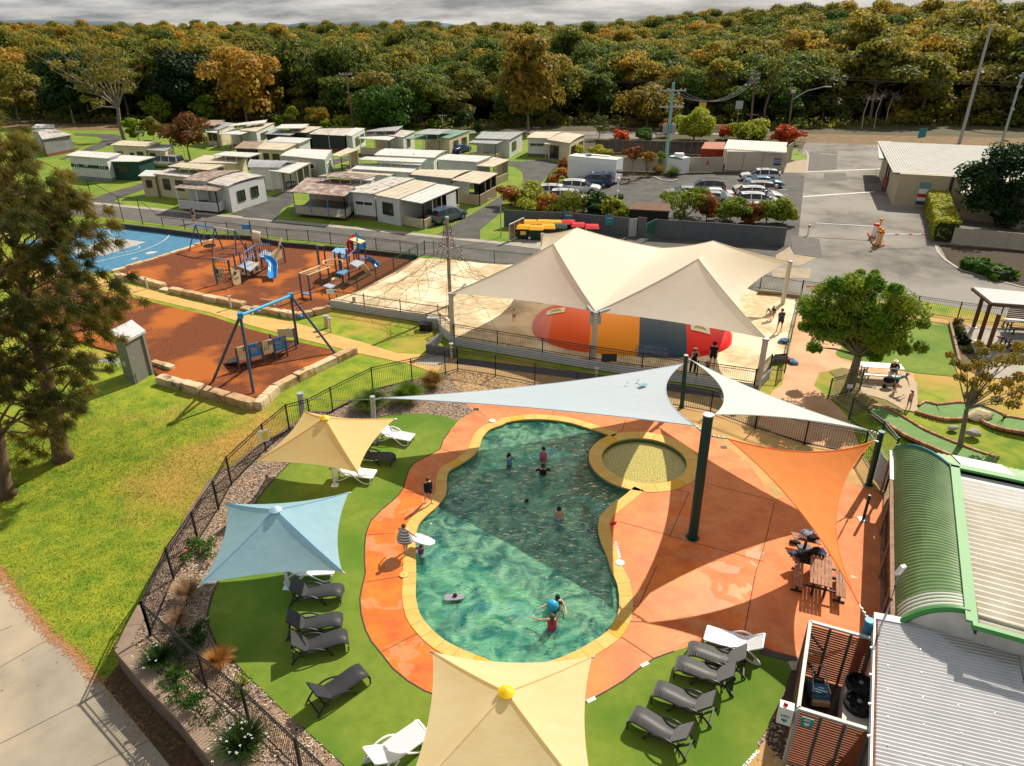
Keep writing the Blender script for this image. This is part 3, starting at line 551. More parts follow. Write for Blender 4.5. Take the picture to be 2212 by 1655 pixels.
for nm,lab,cor,sg,m in(
 ('shade_sail','long pale blue triangular sail stretched over the top of the pool',[P(C1(1060,185),gt.z-.15),P(B2(1470,1420),qt.z-.9),P(C2(1575,410),4.95)],[.45,1.0,.5],sailmat('sail_pale_blue',(.50,.60,.70),(.54,.64,.73),.35)),
 ('shade_sail','white triangular sail between the green poles right of the pale blue sail',[P(B2(1540,1390),qt.z-.3),P(C2(1730,318),5.3),P(C3(955,445),3.1)],[.9,.5,.35],sailmat('sail_white',(.64,.73,.71),(.68,.77,.75),.35)),
 ('shade_sail','bright orange triangular sail over the picnic table',[P(C2(1832,512),4.95),P(C3(1000,532),3.5),P(D3(885,318),2.5)],[.75,1.0,.7],sailmat('sail_orange',(.90,.32,.09),(.94,.36,.11),.45))):
 ctr=sum(cor,Vc())/3;o=thing(nm,lab,'shade sail',(ctr.x,ctr.y,ctr.z));fab([patch(cor,sg,n=20,dip=.1,mid=.08)],'fabric',m,o)
 cs=[Vc(c)for c in cor];ct=ctr
 b=MB()
 for i in range(3):
  a,c=cs[i],cs[(i+1)%3];inn=ct-(a+c)/2;inn.z=0;inn.normalize()
  b.path([a.lerp(c,t)+inn*sg[i]*4*t*(1-t)-Vc((0,0,.1*sg[i]*4*t*(1-t)))for t in[j/16 for j in range(17)]],.022,5)
 b.build('hem',m,o,True)
def cable(a,c,parent,lab=None):
 b=MB().path([a,a.lerp(c,.5)-Vc((0,0,.03)),c],.025,6)
 for k in range(3):b.ball(a.lerp(c,.25+.25*k),.05,(1,1,1),6,4)
 return b.build('tension_cable',galv,parent,True)
sails=[o for o in bpy.data.objects if o.name.startswith('shade_sail')]
for s_,a,c in((sails[0],P(C1(1060,185),gt.z-.15),gt-Vc((0,0,.15))),(sails[0],P(B2(1470,1420),qt.z-.9),qt-Vc((0,0,.8))),(sails[0],P(C2(1575,410),4.95),pt-Vc((.1,0,.75))),(sails[1],P(B2(1540,1390),qt.z-.3),qt-Vc((0,0,.2))),(sails[1],P(C2(1730,318),5.3),pt-Vc((0,0,.3))),(sails[1],P(C3(955,445),3.1),rt-Vc((0,0,.15))),(sails[2],P(C2(1832,512),4.95),pt-Vc((-.1,0,.85))),(sails[2],P(C3(1000,532),3.5),rt-Vc((0,0,.5))),(sails[2],P(D3(885,318),2.5),st_)):cable(a,c,s_)
b=MB().path([ht-Vc((0,0,.25)),ht.lerp(gt,.5)-Vc((0,0,.3)),gt-Vc((0,0,.12))],.02,5);tag(b.build('stay_chain',galv,None,True),'thin steel chain between the two grey posts above the yellow umbrella','chain')
# pale repair patches on the blue sail
b=MB();pm=M('sail_patch',(.16,.36,.42),.7)
z0=(qt.z-.9+pt.z-1.6)/2
ccor=[P(C1(1060,185),gt.z-.15),P(B2(1470,1420),qt.z-.9),P(C2(1575,410),4.95)]
def onplane(px,cor):
 n=(cor[1]-cor[0]).cross(cor[2]-cor[0]).normalized()
 a=P(px,0);o=Vc((0,0,CH));d=a-o;t=(cor[0]-o).dot(n)/d.dot(n);return o+d*t
for q in([(1110,80),(1170,70),(1190,82),(1130,97)],[(1100,45),(1115,42),(1122,50),(1107,53)],[(1015,68),(1028,66),(1032,71),(1019,73)]):
 b=MB();pts=[onplane(C2(*p),ccor)+Vc((0,0,.05))for p in q];b.slab(pts,.02);b.build('repair_patch',pm,sails[0])
# ---- square umbrellas
def umbrella(lab,cor,apex,base,mat,capm,zc,grp='square umbrellas round the pool'):
 a=P(base,0.03);zap=ZT(a.x,a.y,apex[1]);ap=P(apex,zap)
 cs=[P(c,zc)for c in cor]
 o=thing('square_umbrella',lab,'umbrella',tuple(a),grp)
 fab([patch([cs[i],cs[(i+1)%4],ap],[.28,-.05,-.05],n=14,mid=.04,dip=.1)for i in range(4)],'canopy',mat,o)
 b=MB().tube(a,ap-Vc((0,0,.1)),.06,n=12);b.build('pole',white,o,True)
 b=MB().lathe(ap-Vc((0,0,.02)),[(.21,0),(.22,.03),(.12,.1),(.02,.16)],20);b.build('cap',capm,o,True)
 b=MB().box((a.x,a.y,.04),(.3,.3,.02));b.build('base_plate',white,o)
 for c in cs:
  b=MB().bar(ap-Vc((0,0,.3)),c-Vc((0,0,.08)),.035);b.build('rib',white,o)
  b=MB();d=(c-ap).normalized();b.tube(c-d*.08-Vc((0,0,.03)),c+d*.1-Vc((0,0,.03)),.035,n=8);b.build('corner_bracket',galv,o,True)
  b=MB().path([ap.lerp(c,t)+Vc((0,0,.012-.05*4*t*(1-t)))for t in[i/8 for i in range(9)]],.018,4);b.build('seam',mat,o,True)
 return o
yf=sailmat('umbrella_yellow',(.92,.66,.30),(.95,.71,.36),.5);yf2=sailmat('umbrella_pale_yellow',(.93,.75,.44),(.96,.80,.51),.5);bf=sailmat('umbrella_blue',(.37,.60,.76),(.42,.65,.80),.5)
ycap=M('cap_yellow',(.8,.5,.01),.4);bcap=M('cap_blue',(.35,.52,.66),.5)
umbrella('upper yellow square umbrella beside the grey posts and black fence',[C1(435,290),C1(1165,352),C1(868,785),C1(42,697)],C1(600,345),C1(683,888),yf,ycap,2.35)
umbrella('pale blue square umbrella between the two yellow ones',[C0(1827,1032),C1(795,945),C1(742,1578),D0(1607,150)],C1(205,1085),D1(303,172),bf,bcap,2.25)
apx=D1(2060,1015);g_=P(apx,3.4)
umbrella('large pale yellow square umbrella at the bottom edge of the picture',[D1(1467,690),D2(742,728),D2(800,1990),D1(1190,1960)],apx,(lambda q:(1106+F*q.x/(q.y*cP+(CH-.03)*sP),827.5-F*((.03-CH)*cP+q.y*sP)/(q.y*cP+(CH-.03)*sP)))(g_),yf2,ycap,2.35)
# ---------------------------------------------------------------- fences
def fence(name,lab,pts,h,mat,sp=.11,z=0,spear=False,group=None,panel=2.4,base=.08,pr=.006,post=.032,posts_at=None,ph=None):
 pts=[Vc((p.x,p.y,0))for p in pts];o=thing(name,lab,'fence',(pts[0].x,pts[0].y,z),group);ph=ph or h+.04
 rl=[];pk=MB()
 for i in range(len(pts)-1):
  a,c=pts[i],pts[i+1];d=c-a;n=max(1,round(d.length/panel));
  for k in range(n):
   s=a+d*k/n;e=a+d*(k+1)/n
   b=MB().bar(s+Vc((0,0,z-.05)),s+Vc((0,0,z+ph)),post*2);b.build('post',mat,o)
   for zz in((base+.04),h-(.12 if spear else 0)):
    b=MB().bar(s+Vc((0,0,z+zz)),e+Vc((0,0,z+zz)),.035);b.build('rail',mat,o)
   m=int((e-s).length/sp)
   if not spear:b=MB().bar(s+Vc((0,0,z+h-.14)),e+Vc((0,0,z+h-.14)),.025);b.build('rail',mat,o)
   for j in range(1,m):q=s.lerp(e,j/m);pk.bar(q+Vc((0,0,z+base)),q+Vc((0,0,z+h)),pr*2)
 b=MB();s=pts[-1];b.bar(s+Vc((0,0,z-.05)),s+Vc((0,0,z+ph)),post*2);b.build('post',mat,o)
 tag(pk.build('pickets',mat,o),kind='stuff');return o
PFp=[P(C2(2050,435)),P(C2(1690,305)),P(C2(1460,262)),P(C2(615,150)),P(C2(280,78)),P(B1(1975,1522)),P(B1(1672,1473)),P(B1(1572,1502)),P(B1(1305,1565)),P(C1(992,132)),P(C1(668,300)),P(C1(490,400)),P(C1(318,445)),P(C1(130,610)),P(C0(1865,887)),P(C0(1762,1087)),P(C0(1597,1347)),P(D0(1400,110)),P(D0(1215,560))]
fence('pool_fence','black pool fence curving along the left side of the pool garden',PFp[6:],1.48,black,panel=3)
fence('pool_fence','black pool fence along the walkway behind the pool sails',PFp[:7],1.35,black,panel=3)
fence('pool_fence','black pool fence below the white sail with a curved run to the teal gate',[PFp[0],P(C3(435,567)),P(C3(905,650)),P(C3(1085,955))],1.35,black,panel=3)
fence('pool_fence','black pool fence running down to the bottom edge in front of the flowering plants',[P(D0(1215,560)),P(D0(1665,985)),P(D0(2010,1270)),P(D1(420,1680)),P(D1(800,2050))],1.48,black,panel=2.6)
# retaining kerb and wall round the terrace
rw=M('wall_brown_block',(.20,.145,.11),.9,(.13,.095,.075),2,bump=.8,bs=14)
capm_=M('wall_cap',(.32,.235,.175),.9,(.24,.175,.13),2,bump=.3,bs=30)
o=thing('retaining_wall','low brown block retaining wall around the lower left of the pool garden','retaining wall',tuple(P(D0(950,660))))
wl=[P(D0(*p))for p in[(1145,320),(958,662),(1010,725),(1210,955),(1450,1190),(1790,1620),(2200,2150)]]
for i in range(len(wl)-1):
 a,c=wl[i],wl[i+1];d=c-a;m=max(1,round(d.length/.9))
 for k in range(m):
  s=a+d*(k/m);e=a+d*((k+1)/m);g=d.normalized()*.008
  for r_ in range(5):b=MB().wall(s+g,e-g,-1.06+r_*.2,-.875+r_*.2,.26);b.build('block',rw,o)
  n=Vc((-d.y,d.x,0)).normalized();
  if(n.x*1+n.y*.5)<0:n=-n
  b=MB().prism([s+g-n*.15,e-g-n*.15,e-g+n*.34,s+g+n*.34],-.055,.055+.002*i+.0005*k);b.build('capstone',capm_,o)
kb=[P(C0(1240,1630)),P(C0(1340,1440)),P(C0(1520,1130)),P(C0(1690,860)),P(C0(1795,765)),P(C0(1870,740)),P(C1(0,620)),P(C1(225,485)),P(C1(485,300)),P(C1(645,300)),P(C1(985,125)),P(B1(1300,1553))]
kb=[P(D0(1140,310))]+kb;o=thing('garden_kerb','thin brown concrete kerb just outside the black pool fence','kerb',tuple(kb[3]))
for i in range(len(kb)-1):
 d=(kb[i+1]-kb[i]);g=d.normalized()*.01;b=MB().wall(kb[i]+g,kb[i+1]-g,-1.0,.05,.16);b.build('kerb_piece',rw,o)
# ---------------------------------------------------------------- text as real flat lettering
def lettering(body,size,mat,parent,fn,name='lettering',align='CENTER',bold=0,ls=1.0):
 cu=bpy.data.curves.new('t','FONT');cu.body=body;cu.size=size;cu.align_x=align;cu.align_y='CENTER';cu.offset=bold;cu.space_line=ls;cu.resolution_u=2
 to=bpy.data.objects.new('t',cu);col.objects.link(to);dg=bpy.context.evaluated_depsgraph_get();me=bpy.data.meshes.new_from_object(to.evaluated_get(dg));bpy.data.objects.remove(to);bpy.data.curves.remove(cu)
 for v in me.vertices:v.co=fn(v.co.x,v.co.y)
 me.materials.clear();me.materials.append(mat);me.name=name;o=link(name,me,parent);return o
# ---------------------------------------------------------------- sand and jumping pillow
sandm=M('sand',(.66,.545,.37),.95,(.46,.355,.21),2.6,bump=1,bs=6,lo=.3,hi=.55,c3=(.74,.63,.45),s3=.35)
sp_=[P(p,SZ)for p in[B1(1372,570),B1(1700,590),B1(2060,625),B2(700,560),B2(1700,700),B3(60,848),B3(400,885),B3(300,1340),B3(200,1345),B3(70,1590),B2(2040,1580),B2(760,1390),B2(0,1262),B1(1645,1202),B1(1530,1100),B1(1515,1040),B1(640,905),B1(880,835)]]
sb_=MB();sb_.prism([(p.x,p.y)for p in sp_],-.02,SZ-.2);struct(sb_,'sand_base',M('block_grey',(.20,.195,.19),.9,(.15,.145,.14),3,bump=.5,bs=20))
bm=bmesh.new();poly=sp_ if area2(sp_)>0 else sp_[::-1];f=bm.faces.new([bm.verts.new(p)for p in poly]);bmesh.ops.triangulate(bm,faces=[f])
for ax in(0,1):
 lo_=min(p[ax]for p in poly);hi_=max(p[ax]for p in poly);t=lo_+.5
 while t<hi_:
  no=(1,0,0)if ax==0 else(0,1,0);co=(t,0,0)if ax==0 else(0,t,0);bmesh.ops.bisect_plane(bm,geom=bm.verts[:]+bm.edges[:]+bm.faces[:],plane_co=co,plane_no=no);t+=.5
for v in bm.verts:v.co.z=SZ+.05*mnoise.noise(v.co*1.1)+.05*mnoise.noise(v.co*.4)
me=bpy.data.meshes.new('sand_pit');bm.to_mesh(me);bm.free();me.polygons.foreach_set('use_smooth',[True]*len(me.polygons));me.materials.append(sandm);tag(link('sand_pit',me),kind='structure')
# pillow
pl,pr_=P(B2(262,1090),SZ),P(B2(1872,1185),SZ);pm_=(pl+pr_)/2;ax=(pr_-pl);PA=ax.length/2;ax.normalize();ay=Vc((-ax.y,ax.x,0))
pf=P(B2(1070,1352),SZ);PB=abs((pf-pm_).dot(ay))+.1
pcx=pm_+ay*0.0
back=P(B2(480,905),SZ);
def dome(u,v):
 q=(abs(u)/PA)**2.6+(abs(v)/PB)**2.4;return SZ+1.35*max(0,1-q)**.55
JP=thing('jumping_pillow','long inflatable jumping pillow striped pink, red, orange and navy in the sand pit','jumping pillow',tuple(pm_))
cuts=[(P(B2(x,y),SZ+.9)-pm_).dot(ax)for x,y in((400,1110),(725,1170),(1120,1200),(1510,1240))]
ed=[-PA]+cuts+[PA];pc=[M('pillow_pink',(.70,.16,.12),.35,(.75,.22,.17),1),M('pillow_red_orange',(.80,.10,.012),.35),M('pillow_orange',(.85,.30,.01),.35),M('pillow_navy',(.025,.065,.12),.35,(.035,.08,.14),.6),M('pillow_red',(.75,.012,.01),.32)]
for i in range(5):
 vs=[];n=12;m=26;u0,u1=ed[i],ed[i+1]
 for j in range(n+1):
  u=u0+(u1-u0)*j/n;w_=PB*max(0,1-(abs(u)/PA)**2.6)**(1/2.4)
  for k in range(m+1):
   a=-math.pi/2+math.pi*k/m;v=w_*math.sin(a);z=dome(u,v);p=pm_+ax*u+ay*v;vs.append((p.x,p.y,z-.05 if abs(v)>=w_*.999 else z))
 b=MB().add(vs,[(j*(m+1)+k,(j+1)*(m+1)+k,(j+1)*(m+1)+k+1,j*(m+1)+k+1)for j in range(n)for k in range(m)]);b.build('stripe',pc[i],JP,2)
pt_=M('pillow_print',(.14,.18,.22),.6)
def onpil(c,rot=0):
 q=P(c,SZ+1.1)-pm_;u0,v0=q.dot(ax),q.dot(ay)
 def fn(x,y):
  X=u0+x*math.cos(rot)-y*math.sin(rot);Y=v0+x*math.sin(rot)+y*math.cos(rot);p=pm_+ax*X+ay*Y;return Vc((p.x,p.y,dome(X,Y)+.03))
 return fn
lettering('NO SOMERSAULTS OR\nINVERTED MANOEUVRES\nCAUTION WHEN WET',.18,pt_,JP,onpil(B2(1230,1225)),bold=.004)
lettering('NO JUMPING\nNEAR EDGE',.26,pt_,JP,onpil(B2(1385,1345)),bold=.004)
lw=M('logo_white',(.8,.78,.7),.6);lg=M('logo_green',(.05,.35,.08),.6);ly=M('logo_yellow',(.8,.6,.05),.6)
for c in(B2(450,978),B2(1612,1122)):
 fn=onpil(c);b=MB();n=6
 vs=[fn(-.6+1.2*i/n,-.45+.9*j/n)+Vc((0,0,.01))for j in range(n+1)for i in range(n+1)];b.add(vs,[(j*(n+1)+i,j*(n+1)+i+1,(j+1)*(n+1)+i+1,(j+1)*(n+1)+i)for j in range(n)for i in range(n)]);s_=b.build('emblem_patch',lw,JP)
 for r0,r1_,mm in((.36,.28,lg),(.26,.18,ly),(.16,.1,lg)):
  b=MB();k=10
  vs=[fn(r*math.cos(math.pi*i/k),r*math.sin(math.pi*i/k)-.12)+Vc((0,0,.025))for i in range(k+1)for r in(r0,r1_)];b.add(vs,[(2*i,2*i+1,2*i+3,2*i+2)[::-1]for i in range(k)]);b.build('emblem_arc',mm,s_)
# walls of the sand pit: corrugated panels
corrL=M('corrugated_light',(.50,.50,.49),.45,metal=.2);corrD=M('corrugated_shadow_gap',(.05,.05,.05),.7)
def corr(name,lab,pts,z0,z1,pitch=.14,parent=None):
 o=thing(name,lab,'retaining panel',(pts[0].x,pts[0].y,z0))if parent is None else parent
 for i in range(len(pts)-1):
  a,c=pts[i],pts[i+1];d=c-a;d.z=0;n=Vc((d.y,-d.x,0)).normalized();n=n if n.y<0 or abs(n.y)<.2 and n.x<0 else-n
  m=max(1,round(d.length/3))
  for k in range(m):
   s=a+d*(k/m)+d.normalized()*.01;e=a+d*((k+1)/m)-d.normalized()*.01;vs=[];q=int((z1-z0)/pitch*4)
   for j in range(q+1):
    z=z0+(z1-z0)*j/q;off=n*(.06+.045*math.sin(j*math.pi/2));vs+=[(s.x+off.x,s.y+off.y,z),(e.x+off.x,e.y+off.y,z)]
   b=MB().add(vs,[(2*j,2*j+1,2*j+3,2*j+2)for j in range(q)]);b.build('corrugated_panel',corrL,o,2)
 return o
w1=[P(B1(640,905),SZ),P(B1(1515,1040),SZ)];w2=[P(B1(1515,1045),SZ),P(B1(1530,1100),SZ),P(B1(1645,1205),SZ)];w3=[P(B1(1645,1205),SZ),P(B2(720,1385),SZ),P(B2(2045,1582),SZ)]
corr('sand_wall','corrugated steel side of the sand pit facing the small lawn',w1,.03,SZ+.02);corr('sand_wall','short angled corrugated corner of the sand pit beside the gate',w2,.03,SZ+.02)
corr('sand_wall','long corrugated steel side of the sand pit facing the pool walkway',w3,.03,SZ+.02);corr('sand_wall','corrugated right end of the sand pit below the railed landing',[P(B2(2045,1582),SZ),P(B3(160,1460),SZ),P(B3(165,1450),SZ)],.03,SZ+.02)
fence('sand_fence','black railing on the corrugated wall next to the small lawn',w1+[P(B1(1600,1052),SZ)],.85,black,z=SZ,panel=3.5,spear=True)
fence('sand_fence','long black railing on the corrugated wall between sand pit and pool walkway',w3,.9,black,z=SZ,panel=3.4)
fence('sand_gate','black gate panel at the corner of the sand pit above the block planter',w2[1:],.95,black,z=SZ-.2)
fence('sand_fence','black railing on the right side of the sand pit beside the path',[P(B3(165,1455),SZ),P(B3(285,1460),SZ),P(B3(300,1340),SZ),P(B3(405,900),SZ)],1.0,dgreen,z=SZ-.25,panel=2.4)
fence('sand_fence','short black railing at the landing on the right end of the sand pit',[P(B2(2045,1582),SZ),P(B3(160,1460),SZ)],.9,black,z=SZ)
grn=M('fence_green',(.01,.09,.055),.5)
fence('spear_fence','green spear topped fence between the mulch playground and the sand',[P(B1(700,912),.1),P(B1(868,835),.1),P(B1(1017,752),.1),P(B1(1158,672),.1),P(B1(1288,598),.1),P(B1(1407,530),.1)],1.25,grn,spear=True,panel=6)
fence('spear_fence','green spear topped fence along the lane behind the rope tower',[P(B1(1407,530),.1),P(B1(1480,535),.1),P(B1(1700,575),.1),P(B1(1965,605),.1),P(B2(250,635),.1),P(B2(1100,700),.1),P(B2(2000,800),.1),P(B3(80,810),.1),P(B3(410,865),.1)],1.25,grn,spear=True,panel=6)
fence('pool_fence','black fence between the road and the putting green, right of the round tree',[P(B3(410,885)),P(B3(545,905)),P(B3(1000,960)),P(B3(1335,1015)),P(B3(1670,1068)),P(B3(2000,1110)),P(B3(2400,1160))],1.3,black,panel=4)
# timber edge round the sand
b=MB();o=thing('timber_edging','pale timber sleepers edging the sand below the green fence','edging',tuple(P(B1(880,840))))
sl=[P(B1(740,905),SZ),P(B1(880,838),SZ),P(B1(1035,765),SZ),P(B1(1175,690),SZ),P(B1(1300,610),SZ),P(B1(1372,568),SZ)]
for i in range(5):b=MB().wall(sl[i],sl[i+1],SZ-.15,SZ+.06,.16);b.build('sleeper',timber if i%2 else M('pale_timber',(.45,.33,.2),.85),o)
o=thing('timber_edging','weathered sleepers along the back right edge of the sand','edging',tuple(P(B3(200,860))))
sl=[P(B3(60,855),SZ),P(B3(230,870),SZ),P(B3(400,895),SZ)]
for i in range(2):
 for k in range(2):b=MB().wall(sl[i],sl[i+1],SZ+.22*k-.15,SZ+.2+.22*k-.15,.18);b.build('sleeper',timber,o)
# grey block planter corner
bg_=M('grey_block',(.16,.16,.165),.9,(.12,.12,.12),3,bump=.6,bs=20)
o=thing('block_planter','small grey concrete block planter at the sand pit gate','planter',tuple(P(B1(1430,1335))))
q=[P(B1(1428,1335)),P(B1(1660,1370)),P(B1(1660,1290)),P(B1(1530,1170)),P(B1(1425,1260))]
for i,(a,c)in enumerate(((q[0],q[1]),(q[0],P(B1(1530,1240))))):
 L_=(c-a).length;m=max(2,round(L_/.42))
 for k in range(m):
  for r_ in range(3):s=a.lerp(c,k/m);e=a.lerp(c,(k+1)/m);g=(e-s).normalized()*.006;b=MB().wall(s+g,e-g,.01+r_*.205,.2+r_*.205,.2);b.build('block',bg_,o)
a,c=P(B1(1660,1372)),P(B2(760,1500));m=round((c-a).length/.8)
b=MB();
# ---------------------------------------------------------------- yellow path, mulch, court
yp=M('yellow_path',(.60,.38,.13),.85,(.52,.31,.10),1.2,bump=.2,bs=60)
b=MB().sheet([P(p)for p in[B0(-300,520),B0(200,590),B0(620,690),B0(1100,800),B0(1500,905),B0(1900,1000),B1(0,1030),B1(330,1080),B1(640,1175),B1(900,1245),B1(1180,1335),B1(1420,1345),B1(1560,1400),B1(1500,1500),B1(1290,1425),B1(850,1330),B1(400,1215),B1(0,1110),B0(1700,1010),B0(1050,860),B0(600,760),B0(-300,640)]],.02);ypo=struct(b,'yellow_path',yp)
b=MB().sheet([P(p)for p in[B1(1330,1420),B1(1440,1330),B1(1560,1330),B1(1600,1390),B1(1500,1440),B1(1380,1425)]],.026);struct(b,'footpath',conc)
mul=M('orange_mulch',(.22,.058,.014),.95,(.075,.022,.009),9,bump=1,bs=26,lo=.3,hi=.7,c3=(.38,.105,.016),s3=.22,lo3=.5,hi3=.6)
b=MB().sheet([P(p,.1)for p in[B0(960,672),B0(1160,600),B0(1370,530),B0(1520,480),B0(1790,400),B1(0,410),B1(280,470),B1(640,495),B1(1000,530),B1(1370,560),B1(1300,605),B1(1030,755),B1(880,830),B1(700,912),B1(640,930),B1(600,970),B1(370,1005),B1(0,950),B0(1970,935),B0(1340,795),B0(960,695)]],.1);struct(b,'mulch_playground',mul)
b=MB().sheet([P(p,.2)for p in[B0(300,700),B0(600,775),B0(1050,872),B0(1700,1025),B1(0,1130),B1(400,1235),B1(700,1300),B1(640,1370),B1(180,1590),C0(2030,180),C0(1255,-20),B0(1200,1390),B0(700,1250),B0(300,1100)]],.1);struct(b,'mulch_playground',mul)
blc=M('court_blue',(.05,.17,.30),.7,(.065,.21,.34),1.5,bump=.1,bs=60,c3=(.12,.26,.36),s3=.4,lo3=.6,hi3=.8)
cz=.03
b=MB().sheet([P(p,cz)for p in[B0(200,440),B0(600,330),B0(960,325),B0(1300,365),B0(1665,415),B0(1560,470),B0(1370,525),B0(1150,595),B0(905,672),B0(640,700),B0(200,600)]],cz);crt=struct(b,'basketball_court',blc)
b=MB().sheet([P(p,cz)for p in[B0(890,405),B0(1168,440),B0(830,548),B0(560,520)]],cz+.006);b.build('key_area',M('court_grey',(.38,.37,.36),.8),crt)
def wl_(segs,wd=.09):
 b=MB()
 for s in segs:strip(b,[P(p,cz)for p in s],wd,cz+.012)
 return b
b=wl_([[B0(890,405),B0(1168,440),B0(830,548),B0(560,522)],[B0(860,345),B0(905,380),B0(1040,340)],cat([P(B0(*p),cz)for p in[]],1)if 0 else[B0(250,570),B0(480,510)]])
strip(b,cat([P(B0(*p),cz)for p in[(1362,378),(1350,400),(1280,450),(1120,515),(940,560),(740,605),(500,630)]],5),.09,cz+.013)
strip(b,cat([P(B0(*p),cz)for p in[(1085,466),(1125,480),(1080,505),(1000,520),(920,524)]],5),.08,cz+.014)
tag(b.build('court_lines',lineW,crt),kind='stuff')
b=MB().sheet([P(B0(*p),cz)for p in[(1165,530),(1210,515),(1270,515),(1240,530),(1185,538)]],cz+.011);b.sheet([P(B0(*p),cz)for p in[(1055,575),(1110,560),(1090,575),(1060,583)]],cz+.011);b.build('worn_patch',M('court_wear',(.5,.47,.4),.8),crt)
# block wall behind court and playground
b=MB();pts=[P(B0(960,325)),P(B0(1300,365)),P(B0(1665,415)),P(B1(0,425)),P(B1(280,480)),P(B1(640,510)),P(B1(1000,545)),P(B1(1350,585))]
o=thing('block_wall','long low dark block wall between the lane and the playground','block wall',tuple(pts[0]))
for i in range(len(pts)-1):
 m=max(1,round((pts[i+1]-pts[i]).length/1.2))
 for k in range(m):
  s=pts[i].lerp(pts[i+1],k/m);e=pts[i].lerp(pts[i+1],(k+1)/m);g=(e-s).normalized()*.012
  for r_ in range(2):b=MB().wall(s+g,e-g,.01+r_*.24,.235+r_*.24,.25);b.build('block',M('block_dark',(.075,.07,.065),.9,(.05,.048,.045),3,bump=.5,bs=15),o)
fence('lane_fence','black railing along the lane behind the mulch playground',[P(B0(1835,375)),P(B1(145,415)),P(B1(305,430)),P(B1(475,440)),P(B1(652,460)),P(B1(1018,508)),P(B1(1212,530)),P(B1(1350,550))],1.15,black,panel=6,spear=False)
# court mesh fence: tall posts with wire top
o=thing('court_fence','tall black chain wire fence posts round the basketball court','fence',tuple(P(B0(770,215))))
cfp=[((770,215),-60),((995,278),75),((1150,298),90),((1313,315),240),((1490,340),258),((1665,360),275),((1835,375),292)]
tops=[]
for(x,y),ty in cfp:
 a,t=UP(B0,(x,y),ty);b=MB().tube(a,t,.04,n=8);b.build('post',black,o);tops.append((a,t))
for(a,t),(a2,t2)in zip(tops,tops[1:]):b=MB().tube(t,t2,.03,n=6);b.tube(a+Vc((0,0,.08)),a2+Vc((0,0,.08)),.015,n=5);b.build('rail',black,o)
# ---------------------------------------------------------------- sandstone blocks
ssm=[M('sandstone_%d'%i,c,.9,c2,1.6,bump=1,bs=7,c3=(.12,.09,.07),s3=1.3,lo3=.58,hi3=.72)for i,(c,c2)in enumerate((((.60,.45,.25),(.50,.33,.17)),((.55,.42,.27),(.62,.50,.34)),((.50,.36,.22),(.42,.25,.12))))]
rs=random.Random(11)
def stones(lab,pts,zt,zb,wd,ln=1.5,seed=1):
 o=thing('sandstone_wall',lab,'stone wall',tuple(pts[0]))
 for i in range(len(pts)-1):
  d=pts[i+1]-pts[i];d.z=0;m=max(1,round(d.length/ln));cutsx=[0]+[(k+rs.uniform(-.2,.2))/m for k in range(1,m)]+[1]
  for k in range(m):
   s=pts[i]+d*cutsx[k]+d.normalized()*.015;e=pts[i]+d*cutsx[k+1]-d.normalized()*.015;n=Vc((-d.y,d.x,0)).normalized()
   bm=bmesh.new();g=3;L_=(e-s).length;q=max(2,int(L_/.3))
   c0=s.copy();x=(e-s)/q;vs={}
   zt_=zt+rs.uniform(-.04,.04)
   for a in range(q+1):
    for b_ in range(g+1):
     for c_ in range(g+1):
      if a in(0,q)or b_ in(0,g)or c_ in(0,g):
       p=c0+x*a+n*(wd*(b_/g-.5));p=Vc((p.x,p.y,zb+(zt_-zb)*c_/g));edge_=(a in(0,q))+(b_ in(0,g))+(c_ in(0,g))
       cen=(s+e)/2;cen.z=(zb+zt_)/2
       p+=Vc((mnoise.noise(p*2.3),mnoise.noise(p*2.3+Vc((7,0,0))),mnoise.noise(p*2.3+Vc((0,9,0)))*.7))*.05
       if edge_>=2:p=p.lerp(cen,.03 if edge_==2 else .06)
       vs[(a,b_,c_)]=bm.verts.new(p)
   def fc(*k):
    try:bm.faces.new([vs[j]for j in k])
    except Exception:pass
   for a in range(q):
    for b_ in range(g):
     for z_ in(0,g):fc((a,b_,z_),(a+1,b_,z_),(a+1,b_+1,z_),(a,b_+1,z_))
     for y_ in(0,g):fc((a,y_,b_),(a+1,y_,b_),(a+1,y_,b_+1),(a,y_,b_+1))
   for a in range(g):
    for b_ in range(g):
     for x_ in(0,q):fc((x_,a,b_),(x_,a+1,b_),(x_,a+1,b_+1),(x_,a,b_+1))
   bmesh.ops.recalc_face_normals(bm,faces=bm.faces[:]);me=bpy.data.meshes.new('stone_block');bm.to_mesh(me);bm.free();me.materials.append(ssm[rs.randrange(3)]);link('stone_block',me,o)
 return o
ST=.42
stones('long sandstone block wall on the upper side of the yellow path',[P(B0(930,690),ST),P(B0(1110,720),ST),P(B0(1320,775),ST)],ST,0,.5)
stones('sandstone block wall with lamp bollards between path and ship playground',[P(B0(1365,800),ST),P(B0(1640,860),ST),P(B0(1965,925),ST)],ST,0,.5)
stones('pale sandstone blocks curving from the path to the corrugated sand wall',[P(B0(2025,950),ST),P(B1(165,970),ST),P(B1(370,1010),ST),P(B1(500,985),ST),P(B1(640,950),ST)],ST,0,.5)
stones('low sandstone steps between the two stretches of wall beside the path',[P(B0(1300,805),.2),P(B0(1365,820),.2)],.2,0,.6,.8)
stones('low sandstone slab between wall and pale blocks near the big swing',[P(B0(1950,955),.2),P(B0(2030,975),.2)],.2,0,.6,.8)
stones('thin sandstone edging between the blue court and the mulch',[P(B0(900,668),.2),P(B0(1150,592),.2),P(B0(1370,525),.2),P(B0(1560,460),.2),P(B0(1790,385),.2)],.2,-.02,.35,1.6)
